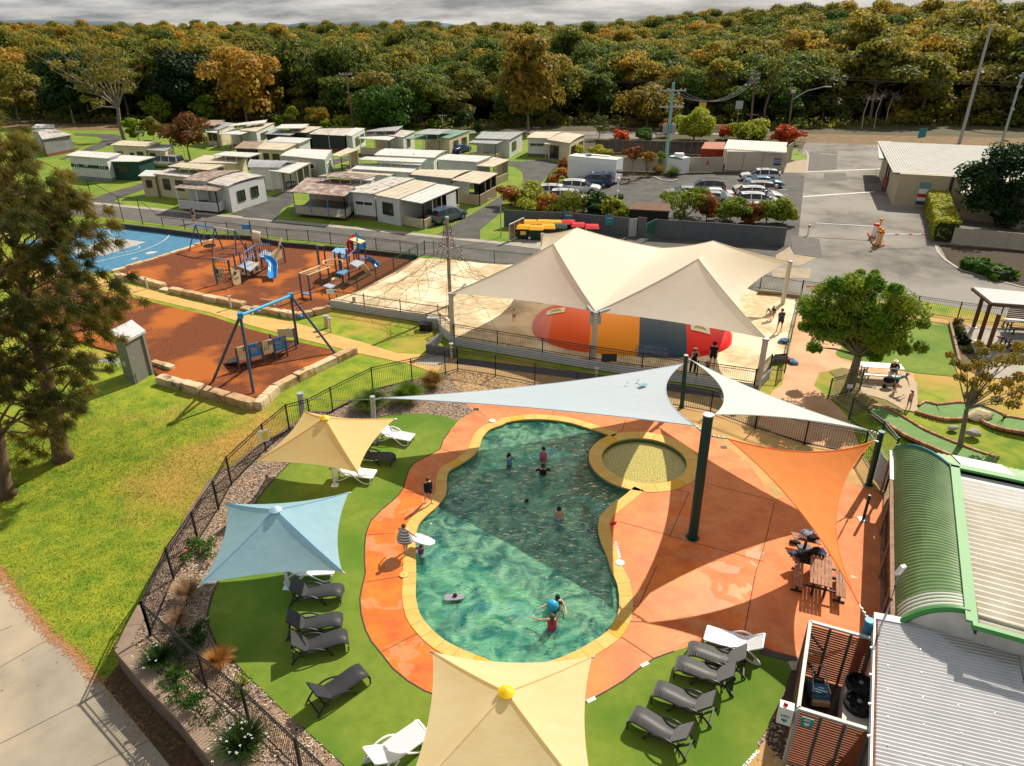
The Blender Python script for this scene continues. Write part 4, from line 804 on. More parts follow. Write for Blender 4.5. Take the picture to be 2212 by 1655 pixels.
stones('rough sandstone wall along the lower left edge of the swing mulch',[P(C0(1270,-5),.5),P(C0(1620,90),.5),P(C0(1830,150),.5),P(C0(2045,210),.5)],.5,-.1,.55,1.5)
stones('rough sandstone boulder wall rising right of the big swing',[P(C0(2060,215),.5),P(C1(200,75),.5),P(B1(490,1440),.5),P(B1(680,1350),.5),P(B1(840,1275),.5)],.5,-.05,.55,1.3)
stones('small sandstone blocks behind the grey utility shed',[P(B0(1225,1390),.3),P(B0(1390,1440),.3)],.3,0,.4,.9)
# ---------------------------------------------------------------- bollard lights
def bollard(f,base,t,lab):
 a,tp=UP(f,base,t,.02);o=thing('bollard_light',lab,'bollard light',tuple(a),'cream bollard lights along the yellow path');b=MB().tube(a,tp-Vc((0,0,.08)),.07,n=10);b.build('post',M('bollard_cream',(.6,.52,.38),.6),o,True)
 b=MB().lathe(tp,[(.09,-.1),(.14,-.02),(.15,0),(.02,.03)],12);b.build('lamp_head',galv,o,True)
bollard(B0,(1188,815),722,'cream bollard light standing before the first long sandstone wall')
bollard(B0,(1860,972),872,'cream bollard light at the right end of the lamp bollard wall')
bollard(B0,(622,683),600,'cream bollard light seen through the she-oak branches near the court')
bollard(B1,(652,1162),1048,'cream bollard light next to the drinking fountain')
bollard(B1,(1622,1375),1255,'cream bollard light in front of the grey block planter')
bollard(C2,(772,40),-55,'bollard light on the walkway below the middle canopy post')
a,t=UP(B1,(620,1128),1040,.02);o=thing('drinking_fountain','beige drinking fountain with steel bowl beside the yellow path','drinking fountain',tuple(a));b=MB().tube(a,t,.17,.15,n=12);b.build('pedestal',M('fountain_beige',(.50,.38,.24),.6),o,True);b=MB().lathe(t,[(.17,0),(.22,.08),(.2,.1),(.05,.06)],14);b.build('bowl',galv,o,True);b=MB().path([t+Vc((-.15,0,.05)),t+Vc((-.2,0,.18)),t+Vc((-.1,0,.22))],.02,6);b.build('tap',galv,o)
for p,lab,mm in((B1(407,1058),'small blue ball on the grass verge beside the pale sandstone blocks',blue),):
 a=P(p,.02);b=MB().ball((a.x,a.y,.2),.17,nu=16,nv=10);tag(b.build('play_ball',mm,None,True),lab,'ball')
for p,lab,mm,s in((B1(1475,1130),'grey metal outdoor box beside the sand pit corner',galv,(.7,.5,.75)),(B1(1415,1145),'black plastic box on the lawn next to the grey metal box',black,(.8,.6,.45))):
 a=P(p,.01);o=thing('garden_box',lab,'storage box',tuple(a));b=MB().box((a.x,a.y,s[2]/2+.01),s);b.build('box_body',mm,o);b=MB().box((a.x,a.y,s[2]+.04),(s[0]+.06,s[1]+.06,.06));b.build('lid',mm,o)
b=MB().box((P(B1(840,920),SZ).x,P(B1(840,920),SZ).y,SZ+.2),(.25,.2,.4));tag(b.build('valve_box',cream),'small cream box on the sand beside the spear fence','valve box')
b=MB();a=P(B1(655,838),SZ+.7);b.box(a,(.75,.03,.35));tag(b.build('fence_sign',white),'small white notice on the left end of the sand railing','sign')
# ---------------------------------------------------------------- big two bay swing
def aframe(f,leg1,f2,leg2,fa,apexpx,parent,mat,r=.08,z=.1):
 l1,l2=P(f(*leg1),z),P(f2(*leg2),z);mid=(l1+l2)/2;h=ZT(mid.x,mid.y,fa(*apexpx)[1]);ap=P(fa(*apexpx),h)
 for l in(l1,l2):b=MB().tube(l,ap,r,n=10);b.build('leg',mat,parent,True)
 return ap
sw=thing('swing','big A-frame swing with bright blue top beam over the orange mulch','swing frame',tuple(P(B0(1710,1560))))
a1=aframe(B0,(1712,1560),B0,(2040,1652),B0,(1932,1030),sw,navy);a2=aframe(B1,(385,1258),B1,(682,1333),B1,(328,870),sw,navy)
b=MB().tube(a1,a2,.09,n=12);b.build('top_beam',M('beam_blue',(.06,.33,.58),.4),sw,True)
for a in(a1,a2):b=MB().box(a,(.3,.3,.3),.4);b.build('corner_joint',blue,sw)
for t in(.2,.33,.62,.8):q=a1.lerp(a2,t);b=MB().tube(q-Vc((.02,.1,.14)),q+Vc((.02,.1,-.14)),.07,n=8);b.build('swing_clamp',galv,sw,True)
# panel play wall
pw=thing('play_wall','row of cream and blue slotted play panels under the big swing','play panel',tuple(P(B1(205,1395),.1)))
pa,pb2=P(B0(1925,1462),.1),P(B1(305,1360),.1);d=pb2-pa;cols=[beige,blue,beige,blue]
for i in range(4):
 s=pa+d*(i/4);e=pa+d*((i+1)/4);
 for q in((s,)if i<3 else(s,e)):
  b=MB().tube(Vc((q.x,q.y,.05)),Vc((q.x,q.y,1.5)),.06,n=8);b.build('post',navy,pw,True)
 b=MB();L_=(e-s).length;x=(e-s).normalized()
 def seg(u0,u1,z0,z1):b.wall(s+x*u0,s+x*u1,z0,z1,.05)
 g=.07;seg(g,L_-g,.65,.82);seg(g,L_-g,1.25,1.5);us=[g,L_*.18,L_*.27,L_*.35,L_*.44,L_*.52,L_*.61,L_-g]
 for k in range(0,8,2):seg(us[k],us[k+1],.82,1.25)
 b.build('panel',cols[i],pw);b=MB();q=s+x*L_*.8;b.box((q.x,q.y-.05,1.32),(.34,.05,.26),math.atan2(x.y,x.x));b.build('plaque',grey,pw)
b=MB();q=P(B0(1790,1420),.1);q2=pa+Vc((-.1,.5,0));b.slab([q,pa+Vc((0,-.1,.55)),pa+Vc((0.3,.9,.55)),q+Vc((.3,1.0,0))],.06);b.build('ramp',dgrey,pw)
b=MB().slab([pa+Vc((0,.1,.62)),pb2+Vc((0,.1,.62)),pb2+Vc((.2,1.2,.62)),pa+Vc((.2,1.2,.62))],.06);b.build('deck',dgrey,pw)
for q in(pa,pa+d*.5,pb2):b=MB().tube(Vc((q.x+.2,q.y+1.2,.05)),Vc((q.x+.2,q.y+1.2,1.5)),.06,n=8);b.build('post',navy,pw,True)
q=pb2+Vc((.2,1.2,0));b=MB().wall(q-Vc((1.0,.1,0)),q,.9,1.5,.05);b.build('panel',beige,pw)
# ---------------------------------------------------------------- far swing set with basket
s2=thing('swing_set','blue topped swing set with round net basket seat and two flat seats','swing set',tuple(P(B0(1520,515),.1)))
w1_=M('beam_white',(.6,.58,.5),.5)
e1=aframe(B0,(1520,515),B0,(1625,465),B0,(1572,302),s2,navy,.055);e2=aframe(B0,(1705,543),B0,(1795,500),B0,(1724,322),s2,navy,.055);e3=aframe(B0,(1905,550),B0,(1990,515),B0,(1885,345),s2,navy,.055)
b=MB().tube(e1,e2,.07,n=8);b.build('top_beam',blue,s2);b=MB().tube(e2,e3,.07,n=8);b.build('top_beam',w1_,s2)
m_=e1.lerp(e2,.55);bz=.55;b=MB()
b.path([Vc((m_.x+.5*math.cos(a),m_.y+.5*math.sin(a),bz))for a in[i*math.pi/8 for i in range(17)]],.06,6)
for k in range(-2,3):
 h_=math.sqrt(max(0,.25-(k*.16)**2));b.bar((m_.x+k*.16,m_.y-h_,bz),(m_.x+k*.16,m_.y+h_,bz),.03);b.bar((m_.x-h_,m_.y+k*.16,bz),(m_.x+h_,m_.y+k*.16,bz),.03)
b.build('basket_seat',black,s2)
for sgx in(-.42,.42):
 for sgy in(-.2,.2):b=MB().tube(m_+Vc((sgx*.5,0,0)),Vc((m_.x+sgx,m_.y+sgy,bz)),.014,n=4);b.build('chain',galv,s2)
for t in(.4,.8):
 q=e2.lerp(e3,t);b=MB().box((q.x,q.y,.55),(.45,.2,.05));b.build('seat',dgrey,s2)
 for sx_ in(-.22,.22):b=MB().tube(q+Vc((sx_,0,0)),Vc((q.x+sx_,q.y,.55)),.012,n=4);b.build('chain',galv,s2)
# ---------------------------------------------------------------- ship playset
sh=thing('ship_playset','ship shaped playset with cream hull panels, mast, sail and blue curved slide','playset',tuple(P(B0(1990,750),.1)))
def post(f,base,t,parent,mat=navy,r=.07,z=.1,name='post'):
 a,tp=UP(f,base,t,z);b=MB().tube(a,tp,r,n=8);b.build(name,mat,parent,True);return a,tp
ms,mt=post(B0,(2060,600),268,sh,r=.06,name='mast')
b=MB();q=Vc((ms.x,ms.y,mt.z));b.prism([(q.x-.03,q.y),(q.x-.75,q.y+.05),(q.x-.75,q.y+.1),(q.x-.03,q.y+.05)],q.z-.75,q.z-.35);b.build('pennant',blue,sh)
b=MB();n=8;vs=[]
for j in range(n+1):
 for i in range(n+1):vs.append((q.x+.1+.7*i/n,q.y-.35*math.sin(math.pi*j/n),q.z-1.9+1.1*j/n-.15*i/n))
b.add(vs,[(j*(n+1)+i,j*(n+1)+i+1,(j+1)*(n+1)+i+1,(j+1)*(n+1)+i)for j in range(n)for i in range(n)]);s_=b.build('sail_shell',M('sail_tan',(.62,.5,.36),.6),sh,2);s_.modifiers.new('t','SOLIDIFY').thickness=.04
D_={}
for k,(x,y,t)in{'a':(1895,640,535),'b':(1955,700,520),'c':(1990,745,575),'d':(2045,640,545),'e':(2085,690,500),'f':(2000,600,445),'g':(2110,640,490),'h':(2180,625,500),'i':(1850,690,590)}.items():D_[k]=post(B0,(x,y),t,sh)
dk=[P(B0(*p),1.0)for p in((1905,630),(1990,585),(2080,610),(2010,670))];b=MB().slab(dk,.1);b.build('platform',M('platform_grey',(.35,.4,.48),.6),sh)
dk2=[P(B0(*p),1.3)for p in((2075,545),(2130,500),(2195,530),(2130,575))];b=MB().slab(dk2,.1);b.build('platform',M('platform_grey',(.35,.4,.48),.6),sh)
def vpanel(parent,f,bl,br,z0,z1,mat,shape=None,name='panel',zb=.1,th=.05):
 a,c=P(f(*bl),zb),P(f(*br),zb);d=c-a;L_=d.length;x=d.normalized();n=Vc((-x.y,x.x,0))*th/2
 pts=shape or[(0,0),(1,0),(1,1),(0,1)]
 fr_=[a+x*(u*L_)+Vc((0,0,z0-a.z+(z1-z0)*v))for u,v in pts];m=len(fr_)
 b=MB().add([p-n for p in fr_]+[p+n for p in fr_],[tuple(range(m)),tuple(range(2*m-1,m-1,-1))]+[(i,i+m,(i+1)%m+m,(i+1)%m)for i in range(m)]);o=b.build(name,mat,parent);return o,a,x,L_
prow=[(0,.15),(.3,0),(.9,0),(1,.5),(.95,.75),(.6,.7),(.3,.85),(0,1)]
for bl,br in(((1735,780),(1810,762)),((1880,800),(1945,775))):
 o_,a,x,L_=vpanel(sh,B0,bl,br,.15,1.75,beige,prow);c=a+x*L_*.35;b=MB()
 b.tube(c+Vc((0,-.05,1.05)),c+Vc((0,.05,1.05)),.17,n=14);b.build('porthole',navy,o_)
 b=MB()
 for k in range(4):q=a+x*L_*(.3+.14*k);b.tube(q+Vc((0,-.05,.62)),q+Vc((0,.05,.62)),.05,n=8)
 tag(b.build('rivet_holes',navy,o_),kind='stuff')
ps1=[post(B0,(1750,780),565,sh),post(B0,(1875,790),582,sh,)]
b=MB().tube(ps1[0][1],ps1[1][1],.045,n=8);b.build('rail',M('rail_pale',(.25,.4,.6),.5),sh)
b=MB();net=[]
for k in range(5):
 p=ps1[0][0].lerp(ps1[1][0],(k+.5)/5);q=ps1[0][1].lerp(ps1[1][1],(k+.5)/5);b.tube(p+Vc((0,.3,0)),q,.012,n=4)
for k in range(1,7):b.tube(ps1[0][0].lerp(ps1[0][1],k/7),ps1[1][0].lerp(ps1[1][1],k/7),.012,n=4)
tag(b.build('climbing_net',black,sh),kind='stuff')
st=[(0,0),(.75,.1),(.8,1),(1,1.3),(.85,1.35),(.55,.75),(0,.6)]
o_,a,x,L_=vpanel(sh,B1,(190,640),(290,605),.5,1.9,beige,st);c=a+x*L_*.72;b=MB().tube(c+Vc((0,-.06,1.5)),c+Vc((0,.06,1.5)),.2,n=14);b.build('porthole',navy,o_)
post(B1,(285,605),480,sh)
b=MB();o_,a,x,L_=vpanel(sh,B0,(2045,720),(2100,690),.35,1.1,beige);b=MB();c=a+x*L_*.5;b.box(c+Vc((0,-.05,.65)),(.45,.05,.45),math.atan2(x.y,x.x));b.build('game_board',navy,o_)
for bl,br in(((2095,640),(2200,640)),((1990,720),(2080,650))):
 a,c=P(B0(*bl),.1),P(B0(*br),.1)
 for k in range(7):q=a.lerp(c,k/6);b=MB().bar(q+Vc((0,0,1.15)),q+Vc((0,0,2.0)),.05);b.build('railing_slat',M('slat_brown',(.2,.1,.07),.6)if k%2 else navy,sh)
 b=MB().bar(a+Vc((0,0,2.0)),c+Vc((0,0,2.0)),.06);b.build('rail',blue,sh)
def slide(parent,pts,wd,mat):
 pts=cat(pts,5);vs=[];n=len(pts);prof=[(-.5,.28),(-.46,.3),(-.4,.1),(-.25,.01),(0,-.02),(.25,.01),(.4,.1),(.46,.3),(.5,.28)]
 for k,p in enumerate(pts):
  d=pts[min(k+1,n-1)]-pts[max(k-1,0)];s_=Vc((-d.y,d.x,0)).normalized();
  for u,h in prof:vs.append(p+s_*u*wd+Vc((0,0,h*wd*1.1)))
 m=len(prof);b=MB().add(vs,[(k*m+i,k*m+i+1,(k+1)*m+i+1,(k+1)*m+i)for k in range(n-1)for i in range(m-1)]);o=b.build('slide',mat,parent,2);q=o.modifiers.new('t','SOLIDIFY');q.thickness=.05;return o
sb1=M('slide_blue',(.02,.22,.55),.3)
slide(sh,[P(B1(105,575),1.3),P(B1(150,590),1.15),P(B1(185,635),.8),P(B1(185,690),.45),P(B1(180,735),.3)],.75,sb1)
for x_,y_,t in((2140,640,540),):pass
for x0,y0,x1,y1,z_ in((1995,545,2050,535,1.9),(1960,600,2000,570,1.9),(1990,590,2055,560,1.6)):b=MB().path([P(B0(x0,y0),z_),(P(B0(x0,y0),z_)+P(B0(x1,y1),z_))/2+Vc((0,0,.25)),P(B0(x1,y1),z_)],.035,6);b.build('rail',blue,sh)
b=MB();q=P(B0(1975,690),.5);b.lathe(q,[(.3,-.05),(.32,0),(.3,.05)],12);b.build('round_seat',beige,sh)
# ---------------------------------------------------------------- tower playset
tw=thing('tower_playset','climbing tower playset with red and blue panels, monkey bars and slide','playset',tuple(P(B1(800,750),.1)))
tp={}
for k,(x,y,t)in{'a':(700,720,515),'b':(750,770,520),'c':(800,755,495),'d':(725,670,500),'e':(845,640,415),'f':(885,660,410),'g':(935,610,425),'h':(800,600,440),'i':(860,590,500),'j':(610,620,470),'k':(575,790,470),'l':(645,800,630),'m':(560,620,465)}.items():tp[k]=post(B1,(x,y),t,tw)
z1=ZT(*[tp['e'][0].x,tp['e'][0].y],B1(0,415)[1])
q=(tp['e'][0]+tp['g'][0]+tp['f'][0]+tp['h'][0])/4
b=MB();ps=[P(B1(*p),z1)for p in((792,415),(835,398),(928,428),(885,447))];b.slab(ps,.1);b.build('roof_panel',beige,tw)
z2=ZT(tp['a'][0].x,tp['a'][0].y,B1(0,520)[1]);b=MB();ps=[P(B1(*p),z2)for p in((652,520),(690,485),(785,490),(765,535))];b.slab(ps,.08);b.build('roof_panel',M('roof_pale_blue',(.2,.38,.6),.5),tw)
b=MB().slab([P(B1(*p),1.2)for p in((690,685),(740,650),(800,665),(750,700))],.1);b.build('platform',M('platform_blue',(.12,.25,.42),.5),tw)
b=MB().slab([P(B1(*p),1.6)for p in((800,610),(850,580),(920,600),(860,640))],.1);b.build('platform',M('platform_grey',(.35,.4,.48),.6),tw)
b=MB().slab([P(B1(*p),.5)for p in((585,790),(640,765),(700,785),(645,810))],.1);b.build('platform',M('platform_grey',(.35,.4,.48),.6),tw)
def facing(parent,f,px,z,mat,name='panel',dep=.06):
 pts=[P(f(*p),zz)for p,zz in zip(px,z)];nrm=(pts[1]-pts[0]).cross(pts[2]-pts[0]).normalized()*dep;m=len(pts)
 b=MB().add(pts+[p+nrm for p in pts],[tuple(range(m))[::-1],tuple(range(m,2*m))]+[(i,(i+1)%m,(i+1)%m+m,i+m)for i in range(m)]);return b.build(name,mat,parent)
o_,a,x,L_=vpanel(tw,B1,(800,650),(870,620),1.3,2.75,M('panel_red',(.55,.015,.02),.45),[(0,0),(1,0),(1,1),(.75,1.05),(0,.75)])
n_=Vc((x.y,-x.x,0))
for ch,zz in(('L L',2.15),('L L',1.8)):lettering(ch,.42,white,o_,(lambda zz:lambda u,v:a+x*(L_*.42+u)+Vc((0,0,zz-a.z+v))+n_*.04)(zz),name='lettering')
b=MB();c=a+x*L_*.78;b.tube(c+n_*.05+Vc((0,0,1.75)),c+n_*.0+Vc((0,0,1.75)),.3,n=14);b.build('arch_cutout',beige,o_)
vpanel(tw,B1,(872,618),(945,590),1.3,2.9,blue,[(0,0),(1,0),(1,.45),(.55,.6),(.1,1),(0,1)])
slide(tw,[P(B1(925,575),1.5),P(B1(950,590),1.1),P(B1(985,610),.6),P(B1(1020,640),.3)],.7,sb1)
o_=vpanel(tw,B1,(738,700),(792,672),1.2,2.1,M('panel_pale',(.4,.45,.5),.5))[0]
facing(tw,B1,[(893,620),(920,615),(985,695),(940,712)],[1.5,1.5,.12,.12],beige,'climbing_ramp')
mb0=[post(B1,(423,895),692,tw),post(B1,(492,908),705,tw)];mb1=[P(B1(560,628),mb0[0][1].z),P(B1(640,640),mb0[0][1].z)]
for k in range(2):b=MB().tube(mb0[k][1],mb1[k],.04,n=8);b.build('bar_rail',beige,tw)
for k in range(7):b=MB();t=(k+.3)/7;b.tube(mb0[0][1].lerp(mb1[0],t),mb0[1][1].lerp(mb1[1],t),.025,n=6);b.build('rung',beige,tw)
b=MB();c=(mb0[0][0]+mb0[1][0])/2;b.slab([mb0[0][0]+Vc((0,0,.4)),mb0[1][0]+Vc((0,0,.4)),mb0[1][0]+Vc((0,.5,.4)),mb0[0][0]+Vc((0,.5,.4))],.06);b.build('step_board',M('platform_blue',(.12,.25,.42),.5),tw)
b=MB();c=P(B1(665,600),2.2);b.path([c+Vc((.75*math.cos(a),.75*math.sin(a),0))for a in[i*math.pi/7 for i in range(12)]],.04,6);b.build('hoop',beige,tw,True)
b=MB().tube(tp['j'][1],tp['m'][1],.04,n=6);b.build('rail',beige,tw)
for k1,k2 in(('a','d'),('b','c'),('e','f'),('c','f'),('l','a')):b=MB();q1,q2=tp[k1][0]+Vc((0,0,2.0)),tp[k2][0]+Vc((0,0,2.0));b.tube(q1,q2,.035,n=6);b.build('rail',blue,tw)
b=MB();q=P(B1(688,738),.55);b.lathe(q,[(.3,-.05),(.33,0),(.3,.05)],12);b.build('round_seat',beige,tw)
b=MB();a,c=P(B1(80,897),.3),P(B1(215,912),.2);b.tube(a,c,.035,n=6);tag(b.build('balance_bar',beige),'thin cream bar lying low over the mulch left of the monkey bars','balance bar')
# ---------------------------------------------------------------- rope net tower
rn=thing('rope_net_tower','tall mast climbing net with brown ropes spread over the sand','climbing net',tuple(P(B1(1612,945),SZ)))
a,t=UP(B1,(1612,945),245,SZ);b=MB().tube(a,t,.13,.1,n=12);b.build('mast',M('mast_steel',(.22,.18,.15),.5,(.3,.28,.26),3,stretch=(1,1,.5)),rn,True)
b=MB().lathe(t,[(.14,-.02),(.14,.08),(.02,.12)],12);b.build('mast_cap',galv,rn)
ropem=M('rope',(.16,.09,.04),.9);b=MB();rg=random.Random(4);NA=12;H_=t.z-SZ;prev=None;rings=[]
for lv in range(9):
 f_=lv/8;z=SZ+H_*(1-f_)*.93;rad=.25+(1.2 if f_<.5 else 0)*0+6.3*f_**2.1*(1-.0);rings.append([Vc((a.x+rad*math.cos(2*math.pi*i/NA+lv*.0)*rg.uniform(.86,1.1),a.y+rad*.8*math.sin(2*math.pi*i/NA)*rg.uniform(.86,1.1),max(SZ+.08,z+rg.uniform(-.25,.25)if 0<lv<8 else z)))for i in range(NA)])
for lv in range(8):
 for i in range(NA):
  p,q=rings[lv][i],rings[lv+1][i];b.path([p,(p+q)/2-Vc((0,0,.12)),q],.012,4)
  if lv>0:q=rings[lv][(i+1)%NA];b.path([p,(p+q)/2-Vc((rg.uniform(-.1,.1),rg.uniform(-.1,.1),.15)),q],.011,4)
  if lv in(4,5,6)and i%2:b.path([rings[lv][i],rings[lv+1][(i+1)%NA]],.012,4)
tag(b.build('net_ropes',ropem,rn),kind='stuff')
b=MB()
for lv in range(1,6):
 for i in range(NA):b.ball(rings[lv][i],.04,(1,1,1),6,4)
tag(b.build('rope_clamps',white,rn),kind='stuff')
# ---------------------------------------------------------------- grey shed
shc=M('shed_grey_green',(.20,.21,.18),.7,(.17,.18,.155),3)
c0,cl,crr=P(B0(1092,1585)),P(B0(1005,1535)),P(B0(1240,1492));h_=ZT(c0.x,c0.y,B0(0,1242)[1])
o=thing('utility_shed','narrow grey utility shed with white sloping roof beside the she-oak','shed',tuple(c0));u=(cl-c0);v=(crr-c0)
b=MB().prism([(p.x,p.y)for p in(c0,crr,crr+u,cl)],0,h_);b.build('shed_walls',shc,o)
b=MB();e=.1;uu=u.normalized()*e;vv=v.normalized()*e;b.slab([c0-uu-vv+Vc((0,0,h_+.05)),crr-uu+vv+Vc((0,0,h_+.05)),crr+u+uu+vv+Vc((0,0,h_+.35)),cl+uu-vv+Vc((0,0,h_+.35))],.14);b.build('roof',M('shed_roof',(.5,.52,.54),.5),o)
b=MB();q=crr-v*.12-uu*.6;b.tube(q,q+Vc((0,0,h_)),.05,n=8);b.build('downpipe',galv,o);b=MB();q=cl.lerp(c0,.45)-v.normalized()*.03;b.box(q+Vc((0,0,h_*.42)),(.35,.06,.3),math.atan2(u.y,u.x));b.build('vent',galv,o)
b=MB();q=c0.lerp(crr,.15)-uu*.5;b.path([q+Vc((0,0,.1)),q+Vc((0,0,.7)),q+Vc((.12,0,.75))],.02,5);b.build('tap_pipe',galv,o)
def bench(lab,c,rz,ln=1.6,back=False,mat=galv):
 o=thing('park_bench',lab,'bench',(c.x,c.y,c.z));
 def T(x,y,z):return Vc((c.x+x*math.cos(rz)-y*math.sin(rz),c.y+x*math.sin(rz)+y*math.cos(rz),c.z+z))
 for k in range(4):b=MB().box(T(0,-.15+.1*k,.45),(ln,.085,.03),rz);b.build('seat_slat',mat,o)
 for s_ in(-1,1):b=MB().path([T(s_*ln*.4,-.15,0),T(s_*ln*.4,-.1,.43),T(s_*ln*.4,.15,.43),T(s_*ln*.4,.2,0)],.03,6);b.build('leg',mat,o)
bench('silver slatted bench half hidden behind the grey utility shed',P(B0(880,1450)),-.25,1.7)
# ---------------------------------------------------------------- cabins and caravans of the park
rfW=M('roof_white',(.60,.60,.58),.55,(.52,.52,.50),.7);rfC=M('roof_cream',(.56,.50,.40),.7,(.46,.40,.31),.8);rfG=M('roof_grey',(.36,.37,.38),.6,(.28,.29,.30),.8)
rfB=M('roof_lichen',(.22,.145,.12),.85,(.42,.38,.35),1.6,lo=.45,hi=.62,detail=8);rfL=M('roof_weathered',(.50,.47,.43),.85,(.22,.19,.17),1.4,lo=.5,hi=.68,detail=8);rfGn=M('roof_green',(.20,.33,.27),.6,(.15,.27,.22),.8);rfDk=M('roof_brown',(.25,.17,.12),.8,(.34,.27,.22),1)
wlW=M('wall_white',(.62,.63,.64),.7,(.56,.57,.57),1);wlC=M('wall_cream',(.62,.54,.38),.75,(.55,.47,.32),1);wlG=M('wall_grey',(.22,.235,.25),.7,(.18,.19,.2),1);wlD=M('wall_dark',(.03,.033,.04),.7);wlR=M('wall_red',(.45,.02,.015),.6);wlGn=M('wall_dark_green',(.012,.055,.048),.6);wlB=M('wall_beige',(.52,.42,.30),.75,(.46,.37,.26),1);wlBr=M('wall_brown',(.20,.07,.04),.8)
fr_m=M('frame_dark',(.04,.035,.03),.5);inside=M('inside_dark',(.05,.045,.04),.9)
def cwin(parent,a,c,u0,u1,z0,z1,fm=fr_m,gm=glassd,out=None):
 d=c-a;d.z=0;x=d.normalized();n=Vc((x.y,-x.x,0))if out is None else out;L_=d.length
 p=a+x*(L_*u0)+n*.03;q=a+x*(L_*u1)+n*.03;b=MB()
 for s,e,lo_,hi_ in((p,q,z0,z0+.07),(p,q,z1-.07,z1)):b.wall(s,e,lo_,hi_,.08)
 for s in(p,p.lerp(q,.5),q):b.wall(s-x*.03,s+x*.03,z0+.07,z1-.07,.08)
 f=b.build('window',fm,parent);b=MB().wall(p,q,z0+.05,z1-.05,.03);b.build('pane',gm,f)
CR=random.Random(2)
def block(parent,f,quad,z,roof,wall=None,tilt=.25,WF=(),WR=(),z0=0.0,open_=False,ov=.22,rail=None,railh=.95,raised=False,skirt=None,wf=fr_m,posts=3,arch=0,stripe=None,railgap=0,bw=None,rear=True):
 FLp,BLp,BRp,FRp=[P(f(*p),z)for p in quad]
 BLp.z+=tilt;BRp.z+=tilt
 n=10 if arch else 1;b=MB();top_=[]
 for i in range(n+1):
  t=i/n;a=FLp.lerp(BLp,t)if not arch else FLp.lerp(BLp,t);c=FRp.lerp(BRp,t);h=arch*4*t*(1-t);top_.append((a+Vc((0,0,h)),c+Vc((0,0,h))))
 for(a,c),(a2,c2)in zip(top_,top_[1:]):b.slab([a,c,c2,a2],.07)
 o=b.build('roof',roof,parent)
 L_=(FRp-FLp).length;m=max(2,int(L_/.75));b=MB()
 for i in range(m+1):
  t=i/m;pts=[a.lerp(c,t)+Vc((0,0,.02))for a,c in top_];b.path(pts,.025,4)if arch else b.bar(pts[0],pts[-1],.05,.03)
 tag(b.build('roof_ribs',roof,o),kind='stuff')
 if raised:
  for a,c in((FLp,FRp),(BLp,BRp)):
   m=max(2,int((c-a).length/1.4))
   for i in range(m+1):q=a.lerp(c,(i+.15)/(m+.3));b=MB().bar(q-Vc((0,0,.08)),Vc((q.x,q.y,z-.75)),.07);b.build('roof_post',rfW if roof is rfW else wlC,parent)
  return o
 ctr=(FLp+BLp+BRp+FRp)/4
 def ins(p,k):
  d=ctr-p;d.z=0;return p+d.normalized()*k*1.3
 a,bk,br,c=[ins(p,ov)for p in(FLp,BLp,BRp,FRp)]
 zw=z-.06
 if wall and not open_:
  zs=z0
  if skirt:b=MB().prism([(p.x,p.y)for p in(a,c,br,bk)],z0,z0+.45);b.build('skirting',skirt,parent);zs=z0+.45
  b=MB().prism([(ins(p,.02 if skirt else 0).x,ins(p,.02 if skirt else 0).y)for p in(a,c,br,bk)],zs,zw+tilt*.3);b.build('wall',wall,parent)
  if stripe:b=MB().wall(a+(a-bk).normalized()*.03,c+(c-br).normalized()*.03,1.6,2.0,.06);b.build('wall_stripe',stripe,parent)
  for u0,u1,v0,v1 in WF:cwin(parent,a,c,u0,u1,v0,v1,wf)
  for u0,u1,v0,v1 in WR:cwin(parent,c,br,u0,u1,v0,v1,wf)
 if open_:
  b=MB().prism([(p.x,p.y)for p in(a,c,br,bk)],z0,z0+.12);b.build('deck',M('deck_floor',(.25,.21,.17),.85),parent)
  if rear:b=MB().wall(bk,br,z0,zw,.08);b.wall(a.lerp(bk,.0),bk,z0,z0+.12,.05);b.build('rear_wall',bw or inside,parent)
  m=posts
  for s,e in((a,c),(c,br)):
   k=max(1,round((e-s).length/2.2))
   for i in range(k+1):q=s.lerp(e,i/k);b=MB().bar(Vc((q.x,q.y,z0)),Vc((q.x,q.y,zw)),.09);b.build('post',wf if wf is not fr_m else wlC,parent)
   if rail:
    x=(e-s).normalized();mm=max(2,int((e-s).length/.22))
    if railgap:
     b=MB()
     for i in range(mm*2):q=s.lerp(e,(i+.5)/(mm*2));b.bar(Vc((q.x,q.y,z0+.1)),Vc((q.x,q.y,z0+railh)),.045,.03)
     for zz in[.12+.13*k2 for k2 in range(7)]:b.bar(Vc((s.x,s.y,z0+zz)),Vc((e.x,e.y,z0+zz)),.045,.03)
     tag(b.build('lattice',rail,parent),kind='stuff')
    else:
     b=MB().wall(s,e,z0+.05,z0+railh,.06)
     for i in range(mm):q=s.lerp(e,(i+.5)/mm)+Vc((x.y,-x.x,0))*.04;b.bar(Vc((q.x,q.y,z0+.06)),Vc((q.x,q.y,z0+railh-.02)),.05,.03)
     b.build('balustrade',rail,parent)
    b=MB().bar(Vc((s.x,s.y,z0+railh)),Vc((e.x,e.y,z0+railh)),.08,.05);b.build('handrail',wf if wf is not fr_m else rail,parent)
  if CR.random()<.7:
   q=a.lerp(br,.45);b=MB().box((q.x,q.y,z0+.75),(1.2,.8,.05));
   for sx_,sy_ in((-.5,-.3),(.5,-.3),(-.5,.3),(.5,.3)):b.bar((q.x+sx_,q.y+sy_,z0+.12),(q.x+sx_,q.y+sy_,z0+.75),.05)
   b.build('verandah_table',dgrey,parent)
 return o
def cabin(lab,at_,cat_='cabin',name='park_cabin',grp=None):return thing(name,lab,cat_,tuple(P(at_)),grp)
W2=[(.1,.32,1.1,2.2),(.6,.85,1.1,2.2)]
